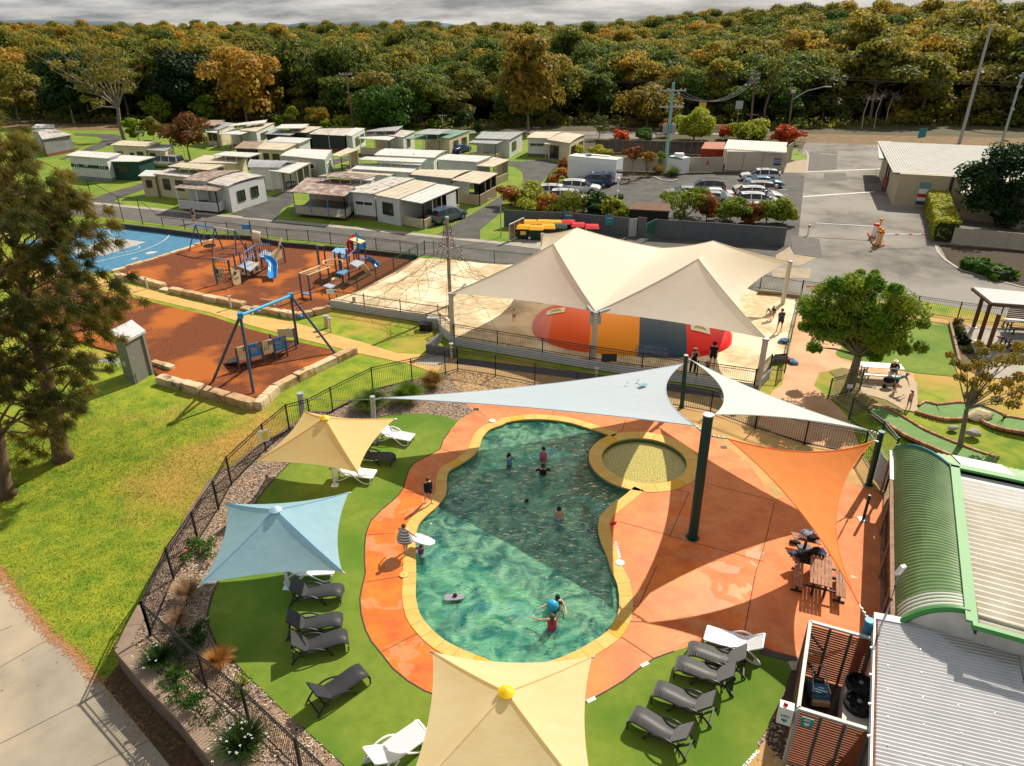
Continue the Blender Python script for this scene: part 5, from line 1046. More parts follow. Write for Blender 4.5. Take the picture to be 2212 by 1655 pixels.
c=cabin('dark grey cabin with white roofs at the far left by the bitumen loop',A0(440,1220));block(c,A0,[(245,1062),(300,1050),(430,1052),(345,1062)],2.7,rfW,wlW);block(c,A0,[(340,1122),(300,1060),(440,1052),(580,1082)],2.7,rfL,wlG,skirt=wlBr);block(c,A0,[(245,1030),(300,1012),(438,1015),(440,1030)],2.9,rfW,wlG)
c=cabin('white cabin with dark green stripe and green annex beside the silver van',A0(600,1430));block(c,A0,[(533,1250),(640,1218),(975,1240),(862,1275)],3.05,rfW,wlW,tilt=.1,skirt=wlG,stripe=wlGn,WF=[(.1,.2,1.45,2.1),(.36,.46,1.8,2.1),(.78,.9,1.45,2.1)],wf=white);block(c,A0,[(855,1297),(985,1252),(1250,1268),(1115,1300)],2.5,rfW,wlGn,tilt=.1,WF=[(.2,.6,1.0,2.0)])
c=cabin('cream caravan with flat cream roof behind the red leaved tree',A0(920,1260));block(c,A0,[(888,1165),(990,1135),(1300,1150),(1170,1178)],2.9,rfC,wlC,WF=[(.1,.25,1.2,2.0),(.5,.6,1.5,1.9),(.72,.9,1.0,2.1)],tilt=.1);block(c,A0,[(1170,1205),(1270,1175),(1410,1180),(1330,1215)],2.4,rfG,wlC,WF=[(.1,.4,.9,2.0)])
c=cabin('brown roofed cabin in the back row left of the red one',A0(1680,1150));block(c,A0,[(1620,1005),(1690,978),(1810,978),(1730,1010)],3.3,rfDk,raised=True);block(c,A0,[(1645,1040),(1780,992),(1890,1003),(1760,1042)],2.7,rfG,wlC,WF=[(.1,.35,.8,2.1),(.45,.7,.8,2.1)]);block(c,A0,[(1655,1060),(1665,1040),(1770,1040),(1740,1070)],2.4,rfW,None,open_=True)
c=cabin('red and white cabin with white patio roof in the back row',A0(1935,1165));block(c,A0,[(1830,1015),(1900,998),(2150,968),(2130,988)],3.4,rfW,raised=True,tilt=.1);block(c,A0,[(1930,1048),(2010,1008),(2212,1000),(2060,1058)],2.7,rfC,wlW,WF=[],WR=[(.2,.6,1.0,2.1)]);block(c,A0,[(1757,1078),(1850,1045),(2060,1055),(1938,1082)],2.4,rfW,None,open_=True,bw=wlW);
a_,b_=P(A0(1940,1165)),P(A0(2065,1145));b=MB().wall(a_,b_,0,2.3,.08);b.build('red_wall',wlR,c);cwin(c,a_,b_,.3,.75,1.1,2.0)
c=cabin('cabin with faded brown roof and curtained windows behind the grey caravan',A1(60,1290));block(c,A0,[(1885,1192),(1960,1152),(2180,1150),(2062,1198)],2.6,rfDk,wlD);block(c,A1,[(45,1197),(130,1152),(395,1162),(275,1208)],2.6,rfC,wlC,WF=[(.2,.4,.5,2.0),(.55,.8,.5,2.0)]);block(c,A1,[(130,1138),(235,1115),(495,1125),(400,1152)],2.9,rfW,wlW,WR=[(.2,.7,1.0,1.7)])
c=cabin('cream cabin under a raised flat white roof between caravan and white block',A0(1650,1340));block(c,A0,[(1713,1247),(1820,1222),(2110,1235),(2000,1264)],3.3,rfW,raised=True,tilt=.05);block(c,A0,[(1515,1307),(1650,1262),(1995,1275),(1900,1314)],2.6,rfC,wlC,WF=[(.2,.35,.8,2.0),(.6,.75,.8,2.0)])
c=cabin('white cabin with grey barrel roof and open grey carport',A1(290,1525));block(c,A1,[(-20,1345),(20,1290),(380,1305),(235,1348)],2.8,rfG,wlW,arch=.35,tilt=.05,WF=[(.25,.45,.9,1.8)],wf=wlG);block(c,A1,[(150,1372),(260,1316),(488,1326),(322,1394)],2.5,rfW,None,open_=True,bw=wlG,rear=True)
a_,b_=P(A1(160,1480)),P(A1(288,1522));b=MB().wall(a_,b_,0,2.4,.08);b.build('side_wall',wlG,c);a2=P(A1(500,1448));e_=P(A1(380,1420));b=MB().wall(e_,a2,0,1.1,.06);b.build('low_wall',wlG,c);b=MB().wall(e_,a2,1.1,2.4,.04);b.build('blind',wlB,c)
c=cabin('long cream cabin with raised cream roof left of the white weatherboard block',A0(1160,1530));block(c,A0,[(1350,1337),(1460,1312),(1810,1330),(1682,1368)],3.4,rfC,raised=True,tilt=.05);block(c,A0,[(1235,1397),(1370,1362),(1640,1380),(1560,1432)],2.7,rfL,wlC,WF=[(.15,.33,.9,2.2),(.5,.7,1.0,2.2)],tilt=.1);block(c,A0,[(1112,1415),(1180,1385),(1300,1388),(1245,1418)],2.5,rfW,wlB,WF=[(.3,.7,1.1,2.0)])
c=cabin('white cabin with lichen stained roofs and white railed verandah by the lane',A0(1845,1640));block(c,A0,[(1475,1447),(1680,1377),(1960,1370),(1650,1460)],3.1,rfB,wlW,arch=.15,tilt=.05);block(c,A0,[(1650,1467),(1960,1387),(2130,1417),(1832,1499)],2.9,rfL,wlW,arch=.2,tilt=.02,ov=.12,WR=[(.2,.4,.9,2.1),(.58,.78,.9,2.1)]);block(c,A0,[(1392,1507),(1500,1478),(1832,1492),(1742,1537)],2.6,rfB,None,open_=True,rail=wlW,wf=white,z0=.25,tilt=.1,bw=wlW)
c=cabin('cabin with brown lichen roof and blue posted lattice verandah beside the lane',B1(350,200));block(c,A1,[(548,1415),(700,1387),(1045,1412),(902,1443)],3.5,rfB,raised=True,tilt=.05);block(c,A1,[(322,1543),(460,1437),(905,1465),(762,1578)],2.75,rfB,None,open_=True,rail=M('lattice_cream',(.62,.58,.50),.7),wf=M('post_blue',(.10,.22,.38),.6),z0=.35,tilt=.15,bw=wlB,railgap=1);block(c,A1,[(760,1500),(890,1435),(1010,1440),(905,1525)],2.8,rfW,wlW,WR=[])
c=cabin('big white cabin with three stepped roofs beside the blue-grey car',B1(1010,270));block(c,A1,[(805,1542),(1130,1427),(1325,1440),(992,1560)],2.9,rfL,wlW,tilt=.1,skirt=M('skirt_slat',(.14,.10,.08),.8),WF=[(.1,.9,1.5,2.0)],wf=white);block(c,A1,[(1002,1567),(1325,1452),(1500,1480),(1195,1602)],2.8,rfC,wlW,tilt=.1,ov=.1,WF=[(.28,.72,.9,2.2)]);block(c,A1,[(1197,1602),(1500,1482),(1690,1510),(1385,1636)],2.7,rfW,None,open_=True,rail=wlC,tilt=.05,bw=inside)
a_=P(B1(1660,215));b_=P(B1(1585,250));b=MB().wall(a_,b_,0,2.5,.06);b.build('end_wall',wlW,c)
c=cabin('dark grey caravan with cream annex and tan fenced porch by the curve',B1(1840,108));block(c,A1,[(1258,1400),(1330,1362),(1780,1370),(1625,1435)],2.6,rfC,wlG,tilt=0,arch=.12,WF=[(.12,.3,1.2,1.8),(.7,.9,1.2,1.8)],wf=white);block(c,A1,[(1622,1447),(1800,1380),(1995,1400),(1847,1477)],2.6,rfC,None,open_=True,rail=wlB,tilt=.1,bw=wlD,railh=1.2)
c=cabin('white caravan with flat white roof and cream fenced porch on the loop',A1(1830,1420));block(c,A1,[(1495,1282),(1590,1242),(1945,1260),(1832,1303)],2.9,rfW,wlW,tilt=.05,WF=[(.15,.3,1.2,1.8),(.7,.8,1.2,1.6)],wf=white);block(c,A1,[(1815,1332),(1960,1267),(2088,1290),(1960,1342)],2.5,rfC,None,open_=True,rail=wlC,tilt=.05,bw=wlC)
c=cabin('pale blue cabin under a long raised white roof in the middle row',A1(1150,1430));block(c,A1,[(875,1282),(940,1260),(1420,1280),(1385,1307)],3.5,rfW,raised=True,tilt=.02);block(c,A1,[(820,1357),(890,1317),(1385,1322),(1300,1387)],2.8,rfW,wlW,tilt=.05);block(c,A1,[(775,1387),(830,1362),(1190,1387),(1130,1414)],2.5,rfC,M('wall_bluegrey',(.42,.48,.53),.7),tilt=.05)
c=cabin('white cabin with rounded white roof behind the blue tent in the middle row',A1(1480,1340));block(c,A1,[(1000,1247),(1100,1195),(1580,1212),(1485,1268)],2.7,rfW,wlW,tilt=0,arch=.15,WR=[(.3,.7,.4,1.9)])
t_=cabin('small blue pop-up tent between the white roofs','x' and A1(1300,1330),'tent','popup_tent');q=[P(A1(*p),2.0)for p in((1245,1295),(1290,1262),(1420,1275),(1375,1310))];ap=P(A1(1315,1235),2.9);b=MB().add(q+[ap],[(0,1,4),(1,2,4),(2,3,4),(3,0,4)]);b.build('tent_canopy',M('tent_blue',(.04,.14,.30),.7),t_)
for p in q:b=MB().bar(Vc((p.x,p.y,0)),p,.05);b.build('tent_pole',galv,t_)
c=cabin('light grey vintage caravan with rounded end and brown annex',A1(275,1380));block(c,A1,[(245,1250),(370,1197),(660,1207),(602,1283)],2.6,rfW,M('wall_lightgrey',(.33,.35,.37),.6),tilt=0,arch=.12,WF=[(.05,.18,1.2,1.8),(.5,.75,1.2,1.9)],WR=[(.2,.7,1.3,1.8)],wf=white,ov=.05);block(c,A1,[(655,1248),(790,1192),(875,1205),(727,1258)],2.5,rfC,None,open_=True,tilt=.05,bw=wlB)
c=cabin('black and white cabin with flat white roof in the back row',A1(790,1185));block(c,A1,[(475,1077),(560,1040),(890,1035),(762,1092)],2.6,rfL,wlD,tilt=.1,skirt=wlBr);block(c,A1,[(765,1085),(850,1030),(925,1035),(820,1095)],2.7,rfW,wlW,tilt=.05,WR=[(.2,.5,.8,2.1),(.62,.9,.8,2.1)])
c=cabin('charcoal cabin with raised white roof next to the red cabin',A1(130,1120));block(c,A1,[(200,1032),(260,1002),(475,1000),(420,1032)],3.3,rfW,raised=True,tilt=.05);block(c,A1,[(118,1077),(200,1040),(400,1062),(322,1088)],2.5,rfG,wlD,tilt=.1);block(c,A1,[(285,1057),(400,1018),(585,1025),(455,1068)],2.7,rfC,wlD,tilt=.1,WF=[(.5,.9,.8,2.2)])
c=cabin('cream cabin with timber slat porch and raised grey roof in the back row',A1(885,1210));block(c,A1,[(920,1057),(1060,1032),(1230,1015),(1180,1052)],3.3,rfG,raised=True,tilt=.05);block(c,A1,[(1062,1082),(1180,1047),(1330,1060),(1232,1105)],2.7,rfL,wlW,tilt=.1,WR=[(.3,.6,.8,2.1)]);block(c,A1,[(868,1112),(1000,1082),(1190,1100),(1122,1128)],2.5,rfW,None,open_=True,rail=wlC,tilt=.1,bw=wlC,railh=1.1)
c=cabin('cream cabin with pale green roofs in the back row',A1(1250,1190));block(c,A1,[(1320,1077),(1450,1040),(1640,1045),(1522,1082)],3.3,rfG,raised=True,arch=.1,tilt=.05);block(c,A1,[(1430,1095),(1600,1048),(1770,1055),(1602,1113)],2.7,rfGn,wlC,tilt=.1,WR=[(.2,.42,.6,2.0),(.62,.85,.6,2.0)]);block(c,A1,[(1245,1117),(1400,1082),(1592,1105),(1532,1122)],2.5,rfGn,None,open_=True,rail=wlC,tilt=.1,bw=wlC,railh=.8)
c=cabin('cream and grey cabin with four bay porch at the right end of the back row',A1(1750,1240));block(c,A1,[(1810,1112),(1870,1067),(2200,1067),(2092,1122)],2.8,rfG,wlW,tilt=.1,WR=[(.2,.5,.8,2.1)]);block(c,A1,[(1750,1147),(1850,1112),(2060,1130),(1982,1158)],2.5,rfG,None,open_=True,rail=wlC,tilt=.1,bw=wlC,railh=.95)
c=cabin('cream caravan with arched cream roof and porch at the end by the long fence',A2(240,1285));block(c,A2,[(215,1107),(310,1062),(530,1060),(402,1113)],2.9,rfC,wlW,arch=.25,tilt=.02,skirt=M('skirt_slat',(.14,.10,.08),.8),WF=[(.1,.75,1.6,2.1)],wf=wlC);block(c,A2,[(378,1122),(530,1067),(690,1085),(562,1152)],2.8,rfC,wlC,arch=.2,tilt=.02,WF=[(.1,.5,.1,2.0)],WR=[(.1,.4,1.0,2.1),(.6,.9,1.0,2.1)]);block(c,A2,[(355,1157),(400,1142),(535,1155),(502,1167)],2.3,rfC,None,open_=True,rear=False)
# TV aerials
for f,base,t,l in((A1,(650,1260),1045,'thin aerial above the light grey caravan'),(A1,(915,1310),1110,'aerial pole before the slat porch'),(A1,(1180,1420),1265,'aerial on the pale blue cabin'),(A1,(1560,1215),925,'tall branched aerial left of the four bay porch'),(A1,(1425,1270),1130,'aerial behind the blue tent'),(A0,(1150,1200),1055,'aerial above the cream caravan on the left'),(A0,(1495,1300),1185,'aerial between red leaved tree and cream roof'),(A0,(1805,1215),1060,'aerial in front of the red cabin'),(A0,(1838,1215),1130,'short aerial in front of the red cabin with grid panel'),(A2,(290,1100),1022,'short aerial on the arched cream caravan')):
 a,t_=UP(f,base,t);o=thing('tv_aerial',l,'aerial',tuple(a));b=MB().tube(a,t_,.035,n=6);b.build('aerial_mast',galv,o);b=MB().bar(t_-Vc((.7,0,.1)),t_+Vc((.7,0,-.1)),.03)
 for k in range(5):q=t_+Vc((-.6+.3*k,0,-.1));b.bar(q-Vc((0,.35,0)),q+Vc((0,.35,0)),.02);b.bar(q-Vc((0,0,.2)),q+Vc((0,0,.2)),.02)
 b.build('aerial_elements',galv,o)
# ---------------------------------------------------------------- cars
tyre=M('tyre_rubber',(.015,.015,.016),.85);rim=M('rim_alloy',(.4,.41,.42),.35,metal=.6);redl=M('tail_lamp',(.5,.01,.01),.3);headl=M('head_lamp',(.6,.62,.65),.15)
def car(name,lab,cat_,paint,kind,loc,rz,rack=False,spare=False,grp=None):
 o=thing(name,lab,cat_,(0,0,0),grp)
 prof={'suv':[(-2.3,.45,.92,.95,.80),(-2.22,.35,1.05,1.12,.82),(-1.9,.3,1.06,1.64,.92),(-1.0,.28,1.05,1.72,.95),(-.9,.28,1.05,1.72,.95),(.05,.28,1.03,1.70,.95),(.15,.28,1.03,1.69,.95),(.45,.28,1.02,1.62,.94),(1.2,.28,1.02,1.06,.93),(1.95,.3,.96,.97,.88),(2.25,.35,.75,.78,.78)],
 'van':[(-2.4,.45,1.0,1.05,.84),(-2.36,.3,1.05,1.5,.88),(-2.2,.3,1.06,1.85,.92),(-1.2,.28,1.05,1.92,.95),(-1.1,.28,1.05,1.92,.95),(.0,.28,1.05,1.92,.95),(.1,.28,1.05,1.92,.95),(.8,.28,1.05,1.82,.94),(1.6,.28,1.03,1.1,.93),(2.1,.3,.9,.92,.88),(2.35,.35,.7,.73,.78)],
 'sedan':[(-2.3,.4,.85,.9,.78),(-2.2,.3,.98,1.02,.84),(-1.6,.26,.98,1.05,.9),(-.95,.25,.95,1.38,.9),(-.85,.25,.95,1.4,.9),(.0,.25,.93,1.43,.9),(.1,.25,.93,1.42,.9),(.4,.25,.92,1.36,.9),(1.15,.25,.9,.94,.88),(1.9,.27,.8,.82,.84),(2.2,.32,.62,.65,.74)]}[kind if kind in('van','sedan')else 'suv']
 vs=[];m=11
 for x,s,bl,rf,w_ in prof:
  wr=w_*(.80 if rf-bl>.2 else .9)
  half=[(w_*.9,s),(w_*.99,s+.15),(w_,(s+bl)/2),(w_*.98,bl),(wr,rf-.05*(rf-bl>.1)),(wr*.75,rf)]
  pts=half+[(0,rf+.02)]+[(-y,z)for y,z in half[::-1]]
  vs+=[(x,y,z)for y,z in pts]
 m=13;fs=[];gl=[]
 for k in range(len(prof)-1):
  for i in range(m-1):
   q=(k*m+i,(k+1)*m+i,(k+1)*m+i+1,k*m+i+1);side=i in(3,8);tall=min(prof[k][3]-prof[k][2],prof[k+1][3]-prof[k+1][2])>.3
   top_=i in(4,5,6,7);ws=(top_ and((prof[k][3]-prof[k+1][3])>.25 or(prof[k+1][3]-prof[k][3])>.28))
   wide=abs(prof[k+1][0]-prof[k][0])>.2
   (gl if(side and tall and wide)or ws or(side and wide and max(prof[k][3]-prof[k][2],prof[k+1][3]-prof[k+1][2])>.5)else fs).append(q)
 n=len(prof);fs+=[tuple(range(m)),tuple(range((n-1)*m+m-1,(n-1)*m-1,-1))]
 for k in range(n-1):fs.append((k*m,k*m+m-1,(k+1)*m+m-1,(k+1)*m))
 b=MB().add(vs,fs);body=b.build('body',paint,o,True);b=MB().add(vs,gl);tag(b.build('glazing',glassd,o,True),kind='stuff')
 L_=prof[-1][0]
 for x in(-1.38,1.4):
  for s_ in(-1,1):
   b=MB().tube((x,s_*.72,.34),(x,s_*.95,.34),.34,n=18);w=b.build('wheel',tyre,o,True);b=MB().tube((x,s_*.94,.34),(x,s_*.965,.34),.21,n=14);b.build('rim',rim,w)
   b=MB().tube((x,s_*.9,.38),(x,s_*.958,.38),.41,n=18);b.build('wheel_arch',dgrey,o)
 for s_ in(-1,1):
  b=MB().box((L_-.12,s_*.62,.72 if kind!='sedan' else .62),(.2,.32,.14));b.build('headlight',headl,o);b=MB().box((prof[0][0]+.06,s_*.72,.95 if kind!='sedan' else .82),(.16,.2,.3));b.build('tail_light',redl,o)
  b=MB().box((.75,s_*1.02,1.08),(.15,.2,.14));b.build('mirror',paint,o)
  if rack or kind=='suv':b=MB().bar((-1.7,s_*.66,prof[3][3]+.05),(.2,s_*.66,prof[3][3]+.05),.04);b.build('roof_rail',dgrey,o)
 for x,nm in((L_+.01,'bumper'),(prof[0][0]-.01,'bumper')):b=MB().box((x,0,.48),(.14,1.5,.2));b.build(nm,dgrey if kind=='suv' else paint,o)
 b=MB().box((prof[0][0]-.07,0,.75),(.02,.38,.12));b.build('number_plate',white,o);b=MB().box((L_-.02,0,.62),(.1,.9,.14));b.build('grille',black,o)
 if rack:
  for x in(-1.2,-.1):b=MB().bar((x,-.75,prof[3][3]+.12),(x,.75,prof[3][3]+.12),.05);b.build('roof_bar',black,o)
 if spare:b=MB().tube((prof[0][0]-.02,0,1.0),(prof[0][0]-.22,0,1.0),.34,n=16);b.build('spare_wheel',paint,o,True)
 if kind=='ute':b=MB().prism([(-2.2,-.8),(-.95,-.8),(-.95,.8),(-2.2,.8)],1.0,1.78);b.build('canopy_shell',paint,o);b=MB().box((-1.55,0,1.45),(1.0,1.63,.35));b.build('canopy_window',glassd,o);b=MB().bar((-1.6,-.7,1.86),(-1.6,.7,1.86),.06);b.bar((.0,-.7,1.86),(.0,.7,1.86),.06);b.build('roof_bar',white,o)
 o.location=loc;o.rotation_euler=(0,0,rz);o.scale=(1.07,1.03,.92);return o
pw=M('car_white',(.72,.73,.74),.25,coat=.6,spec=.5);pS=M('car_silver',(.42,.45,.48),.25,coat=.6,metal=.4);pB=M('car_blue',(.10,.22,.36),.25,coat=.6,metal=.3);pN=M('car_navy',(.02,.07,.19),.25,coat=.6);pG=M('car_grey',(.12,.13,.14),.25,coat=.6,metal=.3);pT=M('car_beige',(.45,.44,.40),.3,coat=.5);pSl=M('car_slate',(.12,.19,.27),.25,coat=.6,metal=.4);pLB=M('car_light_blue',(.16,.32,.50),.25,coat=.6,metal=.3)
def hd(f,a,c):d=P(f(*c))-P(f(*a));return math.atan2(d.y,d.x)
for f,px,rz,kind,pm,lab,kw in(
(B1,(1585,268),hd(B1,(1480,300),(1700,235)),'suv',pSl,'blue-grey SUV parked on the grass beside the big white cabin',{}),
(A0,(1345,1345),R(166),'van',pS,'silver people mover parked beside the dark green annex',{}),
(A1,(1690,1225),R(62),'sedan',pN,'dark blue hatchback parked between the green roofed cabin and four bay porch',{}),
(A2,(650,1548),R(-14),'suv',pw,'white SUV parked just below the blue utility with canopy',{}),
(A2,(745,1492),R(168),'ute',pN,'dark blue utility with canopy parked in front of the white trailer',{}),
(A2,(470,1590),R(-12),'suv',pw,'white wagon with roof bars at the left end of the car park',{'rack':True}),
(A2,(560,1632),R(-12),'suv',pw,'white wagon with roof rack half hidden by the orange hedge',{'rack':True}),
(A2,(2080,1452),R(173),'suv',pw,'white four wheel drive with black roof rack, topmost in the right hand row',{'rack':True,'spare':True}),
(A2,(2120,1500),R(-7),'sedan',pLB,'light blue sedan squeezed between the two four wheel drives',{}),
(A2,(2035,1560),R(173),'suv',pT,'off-white four wheel drive with spare wheel below the light blue sedan',{'spare':True}),
(A2,(2075,1604),R(-7),'suv',pw,'white SUV with red tail light below the off-white four wheel drive',{}),
(B3,(95,100),R(-7),'sedan',pw,'white sedan beside the fourth parking line from the top of the right hand row',{}),
(B3,(60,150),R(-7),'suv',pw,'white car half hidden by the garden shrubs near the row end',{}),
(B3,(60,215),R(-7),'sedan',pw,'white car almost hidden behind the yellow-green shrubs, last of the row',{}),
(A2,(1640,1545),R(173),'suv',pG,'grey SUV with roof rails parked above the garden by the brown roofed shed',{}),
(A2,(1480,1585),R(173),'sedan',pS,'silver sedan showing its front left of the grey SUV',{}),
(A2,(1700,1600),R(173),'sedan',pw,'white hatchback parked below the grey SUV',{}),
(B2,(1690,120),R(173),'sedan',pS,'silver hatchback parked behind the yellow-green bushes below the white hatchback',{})):
 car('parked_car',lab,'car' if kind!='ute' else 'utility vehicle',pm,kind,tuple(P(f(*px),.02)),rz,grp='vehicles parked about the car park and cabins',**kw)
# ---------------------------------------------------------------- green roofed building at the right
gR=M('corrugated_green',(.10,.19,.07),.5,(.14,.24,.095),1.2,spec=.4);gT=M('green_flashing',(.05,.24,.06),.5);gW=M('corrugated_white',(.56,.56,.54),.5,(.64,.64,.62),1,spec=.4);gC=M('corrugated_cream',(.58,.54,.46),.6,(.48,.43,.35),1.2);tealT=M('teal_trim',(.02,.18,.17),.5);galz=M('corrugated_galv',(.50,.51,.53),.5,(.44,.45,.47),1)
BLD=thing('pool_building','long building with rounded green corrugated roof and white roof sheets beside the pool deck','building',tuple(P(C3(1160,560))))
ze,zr=2.5,3.5
E0,E1=P(C3(1172,560),ze),P(D3(1200,425),ze);R0,R1=P(C3(1650,742),zr),P(D3(1788,462),zr)
ex=(E1-E0);exn=ex.normalized();wd=(R0-E0);side=Vc((-exn.y,exn.x,0));side=side if side.x>0 else-side
wdt=(R1-E1).dot(side)
def corrug(parent,name,mat,fn,L_,pitch,amp,m,n_per=4,nrm=None,smooth=2):
 """fn(s,t) -> point ; corrugations run along t; s in metres"""
 n=int(L_/pitch*n_per);vs=[];fs=[]
 for i in range(n+1):
  s=L_*i/n;off=amp*math.sin(2*math.pi*i/n_per)
  for j in range(m+1):p,nn=fn(s,j/m);vs.append(p+nn*off)
 fs=[(i*(m+1)+j,(i+1)*(m+1)+j,(i+1)*(m+1)+j+1,i*(m+1)+j+1)for i in range(n)for j in range(m)]
 b=MB().add(vs,fs);return b.build(name,mat,parent,smooth)
LE=ex.length;h0=(R0-E0).dot(exn)
def curve_(t):
 a=math.pi/2*min(1,t*1.0);return wdt*(1-math.cos(a))**.85*(1.0),(zr-ze+.45)*math.sin(a)-.45
def gf(s,t):
 tt=min(t,1);x,z=curve_(tt);hip=(h0*x/wdt);s0=hip;ss=s0+(LE-s0)*s/LE
 x2,z2=curve_(min(1,tt+.02));x1,z1=curve_(max(0,tt-.02));n=(side*-(z2-z1)+Vc((0,0,x2-x1))).normalized()
 return E0+exn*ss+side*x+Vc((0,0,z)),n
corrug(BLD,'roof_green',gR,gf,LE,.19,.02,12)
def gf2(s,t):p,n=gf(LE*.925+s*(.068),t*.9+.1);return p+n*.012,n
corrug(BLD,'roof_light_sheet',gW,lambda s,t:gf2(s/(LE*.07)*LE*.98 if 0 else s*14,t),LE*.07,.19,.02,10)
# hip flashing, ridge flashing, end flashing
b=MB().path([gf(0,t/8)[0]+Vc((0,0,.04))for t in range(9)],.07,6);b.build('hip_flashing',tealT,BLD,True)
b=MB().bar(R0+Vc((0,0,.05)),R1+Vc((0,0,.05)),.30,.06);b.build('ridge_flashing',gT,BLD)
b=MB().path([gf(LE,t/10)[0]+exn*.06+Vc((0,0,.02))for t in range(11)],.10,6);b.build('end_flashing',gT,BLD,True)
# far hip face
def ff(s,t):
 far=E0+side*s;ins=far+exn*(h0*t)+Vc((0,0,(zr-ze)*t));x0=wdt*t
 if s<x0:ins=E0+side*x0+exn*(h0*t)+Vc((0,0,(zr-ze)*t))
 return ins,Vc((0,0,1))
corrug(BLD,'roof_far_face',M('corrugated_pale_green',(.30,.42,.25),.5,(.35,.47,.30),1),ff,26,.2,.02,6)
b=MB()
q0=E0+side*(wdt+.5);b.add([ff(wdt+.5,0)[0]+Vc((0,0,.05)),ff(wdt+2.3,0)[0]+Vc((0,0,.05)),ff(wdt+2.3,.98)[0]+Vc((0,0,.05)),ff(wdt+.5,.98)[0]+Vc((0,0,.05))],[(0,1,2,3)]);b.build('roof_light_sheet',gW,BLD)
R0b=E0+side*wdt+exn*h0;R0b.z=zr
b=MB().bar(R0b+Vc((0,0,.03)),R0b+side*22+Vc((0,0,.03)),.30,.1);b.build('ridge_flashing',gT,BLD)
# white roof inside, a little lower
def wf_(s,t):return R0b+exn*(.55+s)+side*(.22+20*t)+Vc((0,0,-.12+.0*t)),Vc((0,0,1))
LW=(R1-R0b).dot(exn)-.55;corrug(BLD,'roof_white',gC,wf_,LW,.27,.03,2,smooth=False)
def wf3(s,t):p,n=wf_(s+.05,t);return p+Vc((0,0,.015)),n
corrug(BLD,'roof_light_sheet',gW,wf3,1.3,.27,.03,2,smooth=False)
b=MB().prism([(p.x,p.y)for p in(R0b+exn*.15+side*.15,R0b+exn*.55+side*.15,R0b+exn*.55+side*20,R0b+exn*.15+side*20)],zr-.35,zr-.14);b.build('box_gutter',galz,BLD)
b=MB().wall(R0b+side*.17,R1+side*.17,zr-.35,zr+.02,.06);b.build('gutter_side',M('gutter_dark',(.06,.03,.03),.7),BLD)
# near end wall, white, following the rounded profile
prof=[gf(LE,t/12)[0]for t in range(13)]+[R1+side*20];bt=[Vc((p.x,p.y,0))for p in prof];b=MB();n=len(prof)
for i in range(n-1):b.add([prof[i]+exn*.03-Vc((0,0,.03)),prof[i+1]+exn*.03-Vc((0,0,.03)),bt[i+1]+exn*.03,bt[i]+exn*.03],[(0,1,2,3)])
b.build('end_wall',M('render_white',(.60,.59,.56),.8,(.5,.49,.46),2),BLD)
b=MB().bar(R1+exn*.1+Vc((0,0,.02)),R1+exn*.1+side*20+Vc((0,0,.02)),.16,.16);b.build('end_flashing',gT,BLD)
b=MB();wl0=E0+side*.45;wl1=E1+side*.45;b.wall(wl0,wl1,0,ze,.2);b.build('side_wall',M('wall_dark_timber',(.045,.03,.022),.9),BLD)  # near-black wall colour stands for the drop shadow beneath the eave
b=MB().wall(E0+side*.5+exn*.3,E0+side*24+exn*.3,0,ze,.2);b.build('side_wall',M('wall_dark_timber',(.045,.03,.022),.9),BLD)
gut=M('gutter_weathered',(.32,.20,.14),.8,(.20,.12,.08),3)
b=MB();g0,g1=E0-side*.06+Vc((0,0,-.42)),E1-side*.06+Vc((0,0,-.42));b.bar(g0,g1,.16,.12);b.build('gutter',gut,BLD)
b=MB();g2=g0+exn*2.4;b.bar(g0+Vc((0,0,.02)),g2+Vc((0,0,.02)),.15,.14);b.build('gutter',white,BLD)
for t in(.02,.3,.55,.8):b=MB();q=g0.lerp(g1,t);b.tube(q,Vc((q.x,q.y,0)),.05,n=8);b.build('downpipe',gut,BLD,True)
# brown timber kerb along the deck foot
b=MB();o=thing('timber_kerb','weathered brown sleeper kerb between orange deck and the green roofed building','kerb',tuple(P(C3(1080,1180))))
kq=[P(C3(1120,720)),P(C3(1095,960)),P(C3(1075,1200)),P(C3(1062,1450)),P(D3(1062,60)),P(D3(1068,420))]
for a,c in zip(kq,kq[1:]):b=MB().wall(a,c-(c-a).normalized()*.02,.0,.16,.14);b.build('sleeper',timber,o)
# teal gate beside the building
corr('teal_gate','teal corrugated gate panel between black fence and green roofed building',[P(C3(1000,850)),P(C3(1090,955))],.1,1.5,.11)
# ---- lower white roof in the foreground
LR=thing('plant_building','low building with pale galvanised corrugated roof in the lower right corner','building',tuple(P(D3(1000,1000))))
zl=2.45
a0,a1_=P(D3(1025,440),zl),P(D3(1000,1600),zl);b0=P(D3(2150,660),zl);d1=(a1_-a0).normalized();d2=side if abs(side.dot(d1))<.2 else Vc((-d1.y,d1.x,0));
d2=(b0-a0).normalized();LL=(a1_-a0).length+3.0;W_=(b0-a0).length
def lf(s,t):return a0+d1*s+d2*(W_*t)+Vc((0,0,.02)),Vc((0,0,1))
corrug(LR,'roof_sheeting',galz,lf,LL,.125,.018,2,smooth=False)
b=MB()
for k in range(5):
 for j in range(1,9):
  q=lf(LL*j/9,(.08+k*.23))[0];
  for i in range(1):b.tube(q+Vc((0,0,.015)),q+Vc((0,0,.035)),.015,n=6)
tag(b.build('roof_screws',galv,LR),kind='stuff')
b=MB().prism([(p.x,p.y)for p in(a0-d1*.28-d2*.1,a0-d1*.0-d2*.1,b0-d1*.0+d2*.3,b0-d1*.28+d2*.3)],zl-.06,zl+.07);b.build('roof_flashing',M('flashing_pale',(.42,.43,.44),.5),LR)
